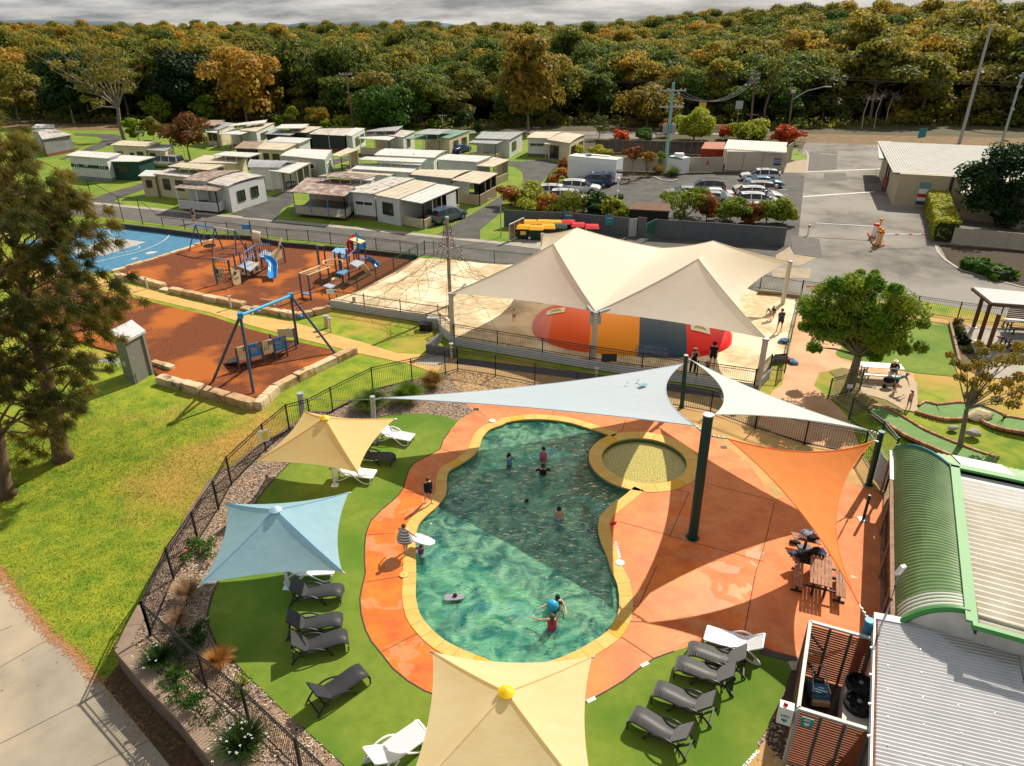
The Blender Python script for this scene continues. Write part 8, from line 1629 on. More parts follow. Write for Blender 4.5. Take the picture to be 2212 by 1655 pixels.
tg=leafmat('blade_green',(.07,.13,.015),(.16,.24,.03),(.26,.30,.05),.35,3);tgo=leafmat('blade_golden',(.26,.16,.04),(.42,.27,.06),(.25,.26,.05),.35,3);tt=leafmat('blade_tan',(.28,.17,.10),(.42,.28,.17),None,.35,3);to_=leafmat('blade_rust',(.30,.12,.03),(.45,.22,.06),None,.35,3);tdk=leafmat('blade_dark',(.03,.07,.012),(.08,.14,.02),(.16,.20,.04),.3,3)
clump('big arching green grass clump just right of the grey post',P(C1(975,270)),1.3,.95,2000,tg,1,.02);clump('second green grass clump behind the tip of the blue sail',P(C1(1265,215)),1.25,1.05,2000,tg,2,.02);clump('golden tipped grass clump near the fence corner',P(C1(1465,95)),.95,.9,1500,tgo,3,.02)
clump('tan fountain grass beside the corner of the blue umbrella',P(D0(1510,260)),.75,.75,1100,tt,4,.010,.9);clump('faded tan grass lying in the shade below the fountain grass',P(D0(1430,450)),.6,.45,500,tt,5,.010,.9);clump('rust orange grass clump at the edge of the turf',P(D0(1765,800)),.66,.65,1000,to_,6,.010,.9)
wf2=M('petal_white',(.8,.8,.82),.6)
clump('dark strappy plant with white iris flowers near the wall corner',P(D0(1290,790)),.75,.6,600,tdk,7,.022,.7,'iris_plant','flowering plant',wf2,10,1.1);clump('large strappy plant with many small white flowers at the bottom edge',P(D0(1960,1480)),.95,.7,1100,tdk,8,.02,.7,'iris_plant','flowering plant',wf2,26,1.1)
clump('strappy green plant hidden behind the white iris flowers',P(D0(1420,880)),.5,.4,260,tdk,9,.02)
for px,l,k in(((1270,1400),'left golden tussock on the car park island',11),((1390,1420),'right green tussock on the car park island',12)):clump(l,P(A2(*px)),1.6,1.3,500,tgo if k==11 else tg,k,.05)
b=MB();strip(b,[P(A2(*p))for p in[(1240,1425),(1290,1450),(1380,1462),(1430,1448)]],.25,.12);b2=tag(b.build('island_kerb',conc),'curved kerb round the tussocks of the car park island','kerb')
def leafyplant(lab,f,base,r,h,mat,seed,n=500,ls=.045,name='garden_shrub',fl=None,nf=0):
 a=P(f(*base));rg=random.Random(seed);o=thing(name,lab,'shrub',tuple(a));b=MB();st=MB()
 for i in range(14):
  u=rg.random()*6.283;q=r*math.sqrt(rg.random());e=a+Vc((q*math.cos(u),q*math.sin(u),h*rg.uniform(.4,1)));st.path([a,a.lerp(e,.5)+Vc((0,0,.08)),e],[.012,.008,.004],4);leaves(b,e,(r*.34,r*.34,r*.26),n//14,ls,rg,shell=(.1,1.05),asp=1.2)
 b.build('foliage',mat,o);st.build('stem',barkd,o)
 for i in range(nf):
  u=rg.random()*6.283;p=a+Vc((r*.6*math.cos(u),r*.6*math.sin(u),h));b=MB()
  for k in range(5):t=k*1.257;b.add([p,p+Vc((.06*math.cos(t-.5),.06*math.sin(t-.5),.02)),p+Vc((.09*math.cos(t),.09*math.sin(t),0)),p+Vc((.06*math.cos(t+.5),.06*math.sin(t+.5),.02))],[(0,1,2,3)])
  b.build('flower',fl,o)
 return o
leafyplant('hibiscus shrub with one red flower by the fence beside the blue umbrella',C0,(1610,1470),.75,.6,LM['green'],21,900,.05,fl=M('petal_red',(.7,.03,.01),.5),nf=1)
leafyplant('dark leafy shrub with lime shoots between fence and turf',D0,(1560,640),.62,.5,LM['green'],22,1100,.05)
leafyplant('bright green leafy shrub sprawling over the brown retaining wall',D0,(1530,1080),.62,.55,leafmat('leaf_rose',(.03,.10,.01),(.07,.20,.02),(.15,.28,.03),.4,3),23,1100,.04)
leafyplant('small lime sprig at the turf edge below the rust orange grass',D0,(1960,960),.30,.4,LM['lime'],24,260,.04);leafyplant('tiny lime sprig nearer the fence below the rust orange grass',D0,(1940,1070),.24,.3,LM['lime'],25,160,.04)
leafyplant('low ground cover plants at the foot of the retaining wall bed',D0,(1650,1240),.55,.18,LM['green'],26,500,.03)
leafyplant('green sprouting plant under the white flowers in the lower bed',D0,(1390,960),.35,.4,LM['green'],27,400,.04)
# loose bark chips on the mulch beds
chips=MB();rg=random.Random(99)
def inpoly(p,poly):
 c=False;n=len(poly);j=n-1
 for i in range(n):
  if((poly[i][1]>p[1])!=(poly[j][1]>p[1]))and p[0]<(poly[j][0]-poly[i][0])*(p[1]-poly[i][1])/(poly[j][1]-poly[i][1]+1e-12)+poly[i][0]:c=not c
  j=i
 return c
turfp=tb+ti;n_=0
bx0=min(p.x for p in terr);bx1=8;by0=13;by1=max(p.y for p in terr)
while n_<26000:
 p=(rg.uniform(bx0,bx1),rg.uniform(by0,by1))
 if not inpoly(p,terr)or inpoly(p,turfp)or inpoly(p,dL):
  continue
 n_+=1;a=rg.random()*6.28;l=rg.uniform(.02,.055);w_=rg.uniform(.008,.02);z=.012+rg.random()*.03;t=rg.uniform(-.3,.3);c,s=math.cos(a),math.sin(a)
 chips.mi=rg.randrange(4)
 v=len(chips.v);chips.v+=[(p[0]+c*l-s*w_,p[1]+s*l+c*w_,z+t*l),(p[0]-c*l-s*w_,p[1]-s*l+c*w_,z-t*l),(p[0]-c*l+s*w_,p[1]-s*l-c*w_,z-t*l),(p[0]+c*l+s*w_,p[1]+s*l-c*w_,z+t*l+.006)];chips.f.append((v,v+1,v+2,v+3));chips.m.append(chips.mi)
chips.mi=1;tag(chips.build('bark_chips',[M('chip_tan',(.44,.33,.24),.9),M('chip_brown',(.22,.14,.095),.9),M('chip_dark',(.08,.05,.035),.9),M('chip_pale',(.55,.46,.37),.9)]),'loose bark chips covering the pool garden beds','bark chips',kind='stuff')
# grass blades on the near lawn
gb=MB();rg=random.Random(7);n_=0
cmask=[Vc(p)for p in edge]
pathp=[(p.x,p.y)for p in edge]+[(-2,8),(-40,8),(-40,edge[0].y)]
while n_<60000:
 y=rg.uniform(14,36)
 if y>29 and rg.random()<(y-29)/7:continue
 x=rg.uniform(-26,-2)
 if inpoly((x,y),terr)or inpoly((x,y),pathp):continue
 n_+=1;z=gz(x,y);a=rg.random()*6.28;h=rg.uniform(.03,.075);w_=.012;c,s=math.cos(a)*w_,math.sin(a)*w_;lx,ly=rg.uniform(-.05,.05),rg.uniform(-.05,.05)
 v=len(gb.v);gb.v+=[(x-c,y-s,z),(x+c,y+s,z),(x+lx,y+ly,z+h)];gb.f.append((v,v+1,v+2));gb.m.append(0)
tag(gb.build('grass_blades',M('blade_lawn',(.13,.225,.012),.9,(.30,.325,.025),1.1,lo=.35,hi=.62,c3=(.46,.31,.08),s3=.12,lo3=.5,hi3=.64)),'short grass growing over the lawn left of the pool fence','grass',kind='stuff')
# dark mulch strip between the wall and the concrete path
tr=[P(D0(*p),LZ)for p in[(985,760),(830,945),(960,1110),(1200,1400),(1430,1690),(1700,2060),(2200,2150),(1790,1650),(1450,1220),(1210,985),(1010,755)]]
b=MB().sheet(tr,LZ+.02);struct(b,'mulch_strip',M('mulch_dark',(.05,.03,.02),.95,(.13,.07,.035),7,bump=1,bs=24))
# ---------------------------------------------------------------- big she-oaks at the left
ndl=leafmat('needle_sheoak',(.06,.075,.015),(.15,.145,.024),(.28,.22,.04),.5,.55)
def sheoak(lab,f,base,tufts,seed,r=.36,nn=105,lean=Vc((0,0,0)),top=None):
 a=P(f(*base));a.z=gz(a.x,a.y);rg=random.Random(seed);o=thing('she_oak',lab,'tree',tuple(a));b=MB();nb=MB();tw=MB()
 sp=[a+Vc((0,0,-.1)),a+Vc((0,0,.5)),a+lean*.3+Vc((.05,0,3)),a+lean*.6+Vc((-.1,.1,6.5)),a+lean+Vc((0,0,10.5)),top or a+lean*1.1+Vc((0,0,12.6))]
 b.path(sp,[r*1.5,r*1.05,r*.9,r*.7,r*.42,.06],10)
 for(x,y,dy,sz)in tufts:
  yy=a.y+dy;k=(827.5-y)/F;z=CH+yy*(k*cP-sP)/(cP+k*sP);zc=yy*cP+(CH-z)*sP;c=Vc(((x-1106)*zc/F,yy,z))
  zz=min(max(z-1.6,1.2),12.5);i=0
  src=a+lean*(zz/12)+Vc((0,0,zz));mid=src.lerp(c,.55)+Vc((0,0,rg.uniform(-.1,.6)));b.path([src,mid,c],[r*.24,r*.13,.025],5)
  for t in range(int(12*sz)):
   e=c+Vc((rg.gauss(0,.58*sz),rg.gauss(0,.58*sz),rg.gauss(.1,.42*sz)));st=mid.lerp(c,rg.uniform(.5,1));tw.path([st,st.lerp(e,.5)+Vc((0,0,.1)),e],[.022,.014,.008],4);g=(e-src);g.z*=.4;g.normalize()
   for _ in range(nn):
    d=(g*.55+Vc((rg.gauss(0,.62),rg.gauss(0,.62),rg.gauss(.10,.5)))).normalized();l=rg.uniform(.28,.52);s=e+Vc((rg.gauss(0,.07),rg.gauss(0,.07),rg.gauss(0,.05)));m_=s+d*l*.6;t2=m_+(d+Vc((0,0,-1.1))).normalized()*l*.5;w_=d.orthogonal().normalized()*.011
    v=len(nb.v);nb.v+=[tuple(s-w_),tuple(s+w_),tuple(m_+w_),tuple(m_-w_),tuple(t2)];nb.f+=[(v,v+1,v+2,v+3),(v+3,v+2,v+4)];nb.m+=[0,0]
 b.build('trunk',barkd,o,2);tag(tw.build('twigs',barkd,o),kind='stuff');nb.build('crown',ndl,o);return o
rg=random.Random(12);tf=[]
outl=[(20,268),(80,300),(120,350),(150,400),(40,330),(-30,300),(60,380),(110,440),(170,460),(200,500),(225,480),(150,520),(30,440),(90,490),(190,560),(20,520),(-40,400),(-50,480),(120,570),(60,560),(240,600),(270,640),(200,640),(150,620),(100,640),(30,620),(-30,600),(250,690),(210,700),(160,690),(110,710),(60,700),(10,700),(250,750),(190,760),(140,770),(90,770),(40,780),(-10,770),(215,810),(170,820),(120,830),(70,850),(20,850),(195,860),(150,880),(100,900),(-40,700),(-60,560),(-60,850),(40,900),(-30,930),(80,410),(50,560),(130,600),(170,580),(90,660),(130,680),(60,660),(20,740),(110,740),(60,820),(150,840),(180,800),(100,500),(60,460),(30,350),(120,500),(0,820),(120,940),(230,670),(220,780)]
for i,(x,y)in enumerate(outl):
 if x>212 and y>665:continue
 tf.append((x-14+rg.uniform(-8,8),y+(38 if y<420 else 10)+rg.uniform(-8,8),rg.uniform(-2.2,2.2),rg.uniform(.75,1.05)))
sheoak('huge drooping olive she-oak filling the left edge above the lawn',C0,(492,618),[t for i,t in enumerate(tf)if i%3!=2],5,lean=Vc((1.0,0,0)))
sheoak('second she-oak trunk and crown cut by the left edge of the picture',C0,(10,865),[(x-35,y+20,dy-.5,s)for i,(x,y,dy,s)in enumerate(tf)if i%3==2],6,lean=Vc((1.2,.5,0)))
# ---------------------------------------------------------------- trees at the right
def broad(lab,f,base,blobs,mat,r,seed,ls=.12,lf=520,z=0,name='tree',dy=0,rmul=1):
 a=P(f(*base),z);rg=random.Random(seed);o=thing(name,lab,'tree',tuple(a));b=MB();t=MB();tips=[]
 for(x,y,rp)in blobs:
  yy=a.y+dy+rg.uniform(-1,1)*rmul;Y=f(x,y)[1];X=f(x,y)[0];k=(827.5-Y)/F;zz=CH+yy*(k*cP-sP)/(cP+k*sP);zc=yy*cP+(CH-zz)*sP;c=Vc(((X-1106)*zc/F,yy,zz));rr=rp*(f(1,0)[0]-f(0,0)[0])*zc/F
  leaves(b,c,(rr,rr,rr*.8),lf,ls,rg,shell=(.45,1.08));tips.append(c)
 b.build('crown',mat,o);fk=a+Vc(((tips[0].x-a.x)*.3,0,max(1,(min(q.z for q in tips)-z)*.95)));t.path([a-Vc((0,0,.1)),a.lerp(fk,.5),fk],[r*1.3,r,r*.85],9)
 for c in tips:t.path([fk,fk.lerp(c,.5)+Vc((rg.uniform(-.2,.2),0,rg.uniform(0,.3))),c],[r*.4,r*.22,.02],5)
 t.build('trunk',bark,o);return o
rt=random.Random(31);bl=[]
for i in range(60):
 a_=rt.random()*6.283;q=math.sqrt(rt.random());bl.append((905+q*440*math.cos(a_),1040+q*(300)*math.sin(a_)+(0 if math.sin(a_)<0 else-20),rt.uniform(85,125)))
bl+=[(1000,740,60),(880,735,50),(690,780,70),(590,830,60),(1180,820,60),(450,930,60),(1390,1100,60),(1380,1290,60),(520,1290,60),(1250,1310,60),(450,1120,60),(1010,1360,60),(890,690,35),(1010,690,30)]
broad('round leafy green tree standing between the cream canopy and the putting green',B3,(800,1615),bl,leafmat('leaf_tuckeroo',(.05,.15,.013),(.13,.27,.02),(.26,.31,.03),.5,.7),.24,32,ls=.105,lf=430)
bl=[(1700,20,50),(1800,70,60),(1900,20,60),(1830,150,50),(1980,110,60),(2080,60,60),(2150,150,70),(1990,200,50),(2120,230,60),(2180,20,60),(1760,170,40),(2220,110,70),(1850,-80,60),(1750,-60,50),(1940,-90,60),(2050,-120,70),(2160,-130,70),(1660,-100,45),(1880,-190,50),(2000,-220,50),(2180,-230,60),(1620,-160,35),(1850,-250,35)]
broad('sparse small tree with yellow green leaves over the mini golf',C3,(1695,585),bl,leafmat('leaf_sparse',(.10,.11,.012),(.24,.20,.02),(.36,.24,.03),.4,.9),.11,33,ls=.08,lf=170)
bl=[];
for i in range(46):a_=rt.random()*6.283;q=math.sqrt(rt.random());bl.append((2110+q*350*math.cos(a_),1400+q*360*math.sin(a_)*.75,rt.uniform(70,120)))
broad('big dark glossy fig tree overhanging the cottage at the right edge',B3,(2150,330),[(x-10,(y-1400)*1.15-40,r_*1.1)for x,y,r_ in bl],leafmat('leaf_fig',(.012,.04,.008),(.035,.09,.012),(.12,.20,.02),.3,.6),.4,34,ls=.20,lf=330,rmul=2)
# clipped hedge
def hedge(lab,pts,w_,h,mat,seed,n,ls,name='clipped_hedge',lumpy=0):
 rg=random.Random(seed);o=thing(name,lab,'hedge',tuple(pts[0]));b=MB()
 for i in range(len(pts)-1):
  a,c=pts[i],pts[i+1];d=c-a;L_=d.length;x=d.normalized();y=Vc((-x.y,x.x,0));m=int(n*L_)
  for _ in range(m):
   u=rg.random();f_=rg.random();
   if f_<.4:v,z,nn=rg.uniform(-1,1),h*rg.uniform(.94,1.04),Vc((0,0,1))
   else:s_=rg.choice((-1,1));v,z,nn=s_*rg.uniform(.9,1.05),h*rg.random(),y*s_
   if rg.random()<.1:s_=rg.choice((0,1));u=s_;v=rg.uniform(-1,1);nn=x*(1 if s_ else-1)
   p=a+d*u+y*(v*w_/2)+Vc((0,0,z));p+=Vc((mnoise.noise(p*1.2),mnoise.noise(p*1.2+Vc((5,0,0))),mnoise.noise(p*1.2+Vc((0,5,0)))))*(.12+lumpy)
   q=(nn+Vc((rg.gauss(0,.5),rg.gauss(0,.5),rg.gauss(.2,.5)))).normalized();X=q.orthogonal().normalized();Y=q.cross(X);s=ls*rg.uniform(.6,1.3)
   vv=len(b.v);b.v+=[tuple(p-X*s),tuple(p-Y*s*.6),tuple(p+X*s),tuple(p+Y*s*.6)];b.f.append((vv,vv+1,vv+2,vv+3));b.m.append(0)
 b.build('foliage',mat,o);b=MB()
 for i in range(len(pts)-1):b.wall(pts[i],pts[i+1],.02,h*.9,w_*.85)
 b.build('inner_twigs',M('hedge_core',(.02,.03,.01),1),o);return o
hedge('long clipped hedge with bright yellow green top beside the entrance road',[P(B3(1475,150)),P(B3(1530,330)),P(B3(1560,440))],2.0,2.0,LM['yel'],1,420,.14)
hedge('low strappy dark green bush row in the shaded garden bed',[P(B3(1760,640)),P(B3(1900,690)),P(B3(2080,750))],2.2,.75,LM['green'],2,420,.16,'garden_bush',lumpy=.3)
hedge('small dark bush in front of the office wall',[P(B3(1370,110)),P(B3(1500,95))],1.2,1.3,LM['dark'],3,300,.14,'garden_bush',lumpy=.2)
# ---------------------------------------------------------------- mini golf side
pk=M('pink_paving',(.50,.26,.14),.85,(.58,.38,.22),.5,bump=.2,bs=50);
def sh_(name,px,z,m):b=MB().sheet([P(p)for p in px],z);return struct(b,name,m)
sh_('pink_path',[B3(405,905),B3(1340,1020),B3(1340,1075),B3(1000,1090),B3(690,1330),B3(700,1375),B3(900,1430),B3(1320,1500),B3(1330,1590),B3(900,1560),B3(860,1480),B3(740,1455),B3(560,1500),B3(515,1600),C3(640,190),C3(800,350),C3(905,640),C3(430,540),C3(240,480),C3(60,400),C3(180,130),B3(262,1590),B3(300,1390)],.010,pk)
sh_('footpath',[B3(1000,1000),B3(1340,1030),B3(1670,1085),B3(2300,1150),B3(2300,1210),B3(1900,1150),B3(1600,1105),B3(1200,1060)],.016,tan)
sh_('putting_green',[B3(1000,1110),B3(1200,1105),B3(1600,1112),B3(1650,1360),B3(1665,1530),B3(1350,1500),B3(950,1430),B3(730,1370),B3(690,1340)],.022,turfm)
sh_('picnic_pad',[B3(890,1480),B3(1330,1570),C3(1345,60),C3(1357,305),C3(1240,285),C3(1100,205),C3(885,145),C3(885,20)],.028,M('pad_concrete',(.46,.36,.25),.85,(.40,.30,.2),1))
o=sh_('garden_bed',[B3(1612,1105),B3(1725,1108),B3(1810,1330),B3(1930,1560),B3(1700,1450)],.03,M('bed_soil',(.10,.07,.04),.95,(.17,.12,.07),4,bump=1))
sh_('shelter_slab',[B3(1725,1118),B3(2400,1150),B3(2400,1560),B3(1950,1540),B3(1810,1330)],.035,conc)
sh_('dry_garden',[C3(640,190),C3(700,30),B3(640,1490),B3(760,1460),B3(860,1490),B3(885,1590),C3(900,150),C3(1100,215),C3(1240,290),C3(1120,300),C3(950,250),C3(840,330)],.034,M('dry_bed',(.26,.20,.08),.95,(.14,.13,.04),2,bump=.8,bs=12))
gz_=M('golf_turf',(.12,.235,.07),.9,(.15,.265,.09),2);brk=[M('kerb_brick_%d'%i,c,.85)for i,c in enumerate(((.42,.19,.12),(.50,.27,.17),(.36,.14,.09)))]
def golf(lab,cl,w_):
 cl=cat([P(C3(*p))for p in cl],8);o=thing('mini_golf_lane',lab,'mini golf lane',tuple(cl[0]));b=MB();strip(b,cl,w_,.06);b.build('lane_turf',gz_,o)
 n=len(cl);rb=random.Random(3)
 for s in(-1,1):
  q=[]
  for i,p in enumerate(cl):d=(cl[min(i+1,n-1)]-cl[max(i-1,0)]).normalized();q.append(p+Vc((-d.y,d.x,0))*s*(w_/2+.06))
  if s==1:q=[cl[0]-(cl[1]-cl[0]).normalized()*.1]+q
  L=[0]
  for i in range(1,len(q)):L.append(L[-1]+(q[i]-q[i-1]).length)
  t=0
  while t<L[-1]-.1:
   def at2(x):
    for i in range(1,len(q)):
     if x<=L[i]:return q[i-1].lerp(q[i],(x-L[i-1])/max(1e-6,L[i]-L[i-1]))
    return q[-1]
   a,c=at2(t+.01),at2(min(L[-1],t+.32));b=MB().wall(a,c,0,.15,.13);b.build('brick',brk[rb.randrange(3)],o);t+=.34
golf('curved mini golf lane with brick kerb running down behind the green roof',[(975,298),(1080,325),(1200,395),(1330,475),(1520,560),(1760,655),(1980,730)],1.25)
golf('winding mini golf lane with brick kerb passing the orange rock',[(1372,262),(1520,305),(1650,300),(1780,290),(1900,325),(2010,385),(2150,410),(2330,440)],1.5)
for px,r,m_,l in(((1845,345),.5,ssm[1],'flat orange rock lying beside the winding mini golf lane'),((1800,480),.32,M('rock_grey',(.33,.31,.29),.9),'grey rock at the foot of the sparse small tree'),((1638,435),.2,M('rock_grey',(.33,.31,.29),.9),'small grey stone left of the sparse small tree')):
 a=P(C3(*px));b=MB().ball(a+Vc((0,0,r*.3)),r,(1.4,.8,.55),12,8);b.v=[tuple(Vc(v)+Vc((1,1,1))*(mnoise.noise(Vc(v)*2.5)*r*.4))for v in b.v];tag(b.build('rock',m_),l,'rock')
fence('garden_fence','dark green fence panel in front of the trunk of the round tree',[P(C3(628,195)),P(C3(885,118))],1.25,dgreen,panel=3)
fence('garden_fence','dark green fence following the curved mini golf lane to the teal gate',[P(C3(795,365)),P(C3(1040,560)),P(C3(1150,700))],1.3,dgreen,panel=3)
b=MB();o=thing('timber_edging','timber edging between putting green and narrow garden bed','edging',tuple(P(B3(1610,1110))))
for a,c in(((1608,1108),(1655,1300)),((1656,1305),(1690,1450))):b=MB().wall(P(B3(*a)),P(B3(*c)),0,.28,.14);b.build('sleeper',timber,o)
for i,(x,y,m_)in enumerate(((1672,1110,'olive'),(1680,1165,'olive'),(1700,1220,'dark'),(1725,1275,'dark'),(1755,1335,'olive'),(1830,1440,'dark'))):T_(['first olive shrub at the road end of the narrow garden bed','second olive shrub of the narrow garden bed','dark shrub third along the narrow garden bed','dark shrub fourth along the narrow garden bed','olive shrub near the shelter posts in the narrow bed','dark shrub behind the sparse small tree'][i],B3,(x,y),y-55,80,LM[m_],n=6,ls=.08,lf=170,seed=60+i,bot=0,cat_='bush',name='garden_bush')
# shelter
o=thing('picnic_shelter','picnic shelter with pale flat roof, dark timber posts and slatted screen','shelter',tuple(P(B3(1900,1360))));zs_=[UP(B3,q,t)[1].z for q,t in(((1800,1135),868),((1842,1250),930),((1900,1362),955))];zs_=sum(zs_)/3;dkt=M('post_redbrown',(.10,.045,.03),.7)
rf=[P(B3(*p),zs_+.1)for p in((1955,928),(1798,803),(2500,870),(2600,975))];b=MB().slab(rf,.12);b.build('roof',M('shelter_roof',(.24,.275,.285),.5),o);b=MB().bar(rf[0]-Vc((0,0,.14)),rf[1]-Vc((0,0,.14)),.14,.16);b.bar(rf[0]-Vc((0,0,.14)),rf[3]-Vc((0,0,.14)),.14,.16);b.build('beam',dkt,o)
for px in((1800,1135),(1842,1250),(1900,1362)):a=P(B3(*px));b=MB().tube(a,Vc((a.x,a.y,zs_-.02)),.13,n=10);b.build('post',dkt,o,True);b=MB().box((a.x,a.y,.06),(.4,.4,.06));b.build('post_foot',white,o)
a,c=P(B3(2035,1150)),P(B3(2500,1190))
for k in range(13):b=MB().wall(a,c,.9+k*.13,.98+k*.13,.03);b.build('slat',dkt,o)
def pictable(lab,c,rz,ln,tm,sm,gap=.68,legm=None,n=6,sides=(-1,1)):
 o=thing('picnic_table',lab,'picnic table',(c.x,c.y,c.z));legm=legm or dgrey
 def T(x,y,z):return Vc((c.x+x*math.cos(rz)-y*math.sin(rz),c.y+x*math.sin(rz)+y*math.cos(rz),c.z+z))
 for k in range(n):b=MB().box(T(0,(k-(n-1)/2)*.125,.74),(ln,.105,.035),rz);b.build('table_slat',tm,o)
 for s in sides:
  for k in range(3):b=MB().box(T(0,s*(gap+(k-1)*.11),.45),(ln,.095,.035),rz);b.build('seat_slat',sm,o)
 for x in(-ln*.36,ln*.36):
  b=MB().bar(T(x,-.2,.02),T(x,-.2,.72),.07);b.bar(T(x,.2,.02),T(x,.2,.72),.07);b.bar(T(x,-gap,.40),T(x,gap,.40),.06);b.bar(T(x,-.35,.7),T(x,.35,.7),.06)
  for s in sides:b.bar(T(x,s*gap,.03),T(x,s*gap,.42),.07);b.bar(T(x,s*gap-.2,.04),T(x,s*gap+.2,.04),.06)
  b.build('leg',legm,o)
 return o
st_al=M('seat_pale',(.50,.48,.45),.5);q=P(B3(2180,1160),.04);pictable('pale topped picnic table farthest inside the shelter',q,-.12,2.2,st_al,dkt);q=P(B3(2170,1300),.04);pictable('grey topped picnic table in the middle of the shelter',q,-.12,2.2,M('top_grey',(.2,.19,.18),.6),dkt)
q=P(B3(1040,1530),.03);pictable('white topped aluminium picnic table beside the putting green',q,-.16,2.3,white,white,legm=galv)
# timber picnic set under the orange sail
na_,fa_=P(D3(572,158),.75),P(C3(575,1455),.75);d=fa_-na_;rz=math.atan2(d.y,d.x);ln=d.length;c=(na_+fa_)/2;c.z=.02
tw_=M('table_timber',(.36,.19,.11),.7,(.22,.10,.06),3,stretch=(1,1,4));pictable('slatted brown timber picnic table with benches under the orange sail',c,rz,min(max(ln,1.7),2.3),tw_,tw_,gap=.72,legm=M('leg_dark',(.03,.025,.025),.6))
c2=P(C3(440,1400),.02);o=thing('park_bench','dark pedestal bench piled with towels at the head of the timber picnic table','bench',tuple(c2))
for k in range(4):b=MB().box((c2.x,c2.y-.1+.11*k,.47),(1.0,.09,.035),rz-1.57);b.build('seat_slat',tw_,o)
b=MB().tube(c2,c2+Vc((0,0,.45)),.06,n=8);b.box(c2+Vc((0,0,.03)),(.5,.35,.05));b.build('pedestal',dgrey,o)
def heap(lab,c,cols,r,name='towel_heap',cat_='towel',n=4):
 o=thing(name,lab,cat_,tuple(c));rg=random.Random(int(c.x*100)%97)
 for i in range(n):
  b=MB().ball(c+Vc((rg.uniform(-.6,.6)*r,rg.uniform(-.6,.6)*r,r*(.2+.12*i))),r*rg.uniform(.5,.8),(1.2,.9,.42),12,8);b.v=[tuple(Vc(v)+Vc((mnoise.noise(Vc(v)*6),mnoise.noise(Vc(v)*6+Vc((3,0,0))),mnoise.noise(Vc(v)*9)))*r*.38)for v in b.v];b.build('fold',cols[i%len(cols)],o,2)
cw=M('cloth_white',(.6,.6,.63),.9);cbk=M('cloth_black',(.012,.012,.015),.9);cnv=M('cloth_navy',(.03,.06,.14),.9);cpk=M('cloth_pink',(.55,.05,.10),.9);cbl=M('cloth_blue',(.12,.25,.42),.9);cye=M('cloth_yellow',(.7,.45,.05),.9)
stripe=None
heap('striped grey and white towels heaped on the pedestal bench',c2+Vc((.05,0,.5)),[M('cloth_grey',(.25,.25,.3),.9),cw,cbk,cnv],.30,n=5)
heap('black clothes with white towel heaped on the left bench of the timber table',P(C3(405,1480),.5),[cbk,cbk,cnv,cbk],.34);heap('dark bag on the far end of the timber picnic table',P(C3(540,1440),.78),[cbk,cnv],.28,'carry_bag','bag',3)
heap('pair of black thongs and bag beside the pedestal bench',P(C3(355,1350),.05),[cbk],.16,'sandals','footwear',3)
heap('pink and blue clothes dropped on the path outside the sand pit',P(B3(325,1410),.03),[cpk,cbl,cbl,cpk],.30,'clothes_heap','clothes');heap('blue towel lying on the sand near the right fence',P(B3(262,1255),SZ+.03),[cbl,cnv],.34,'towel_heap','towel',3)
heap('small red cloth on the orange deck beside the pool edge',P(C2(910,1192),.04),[M('cloth_red',(.6,.01,.03),.9)],.12,'cloth','cloth',2)
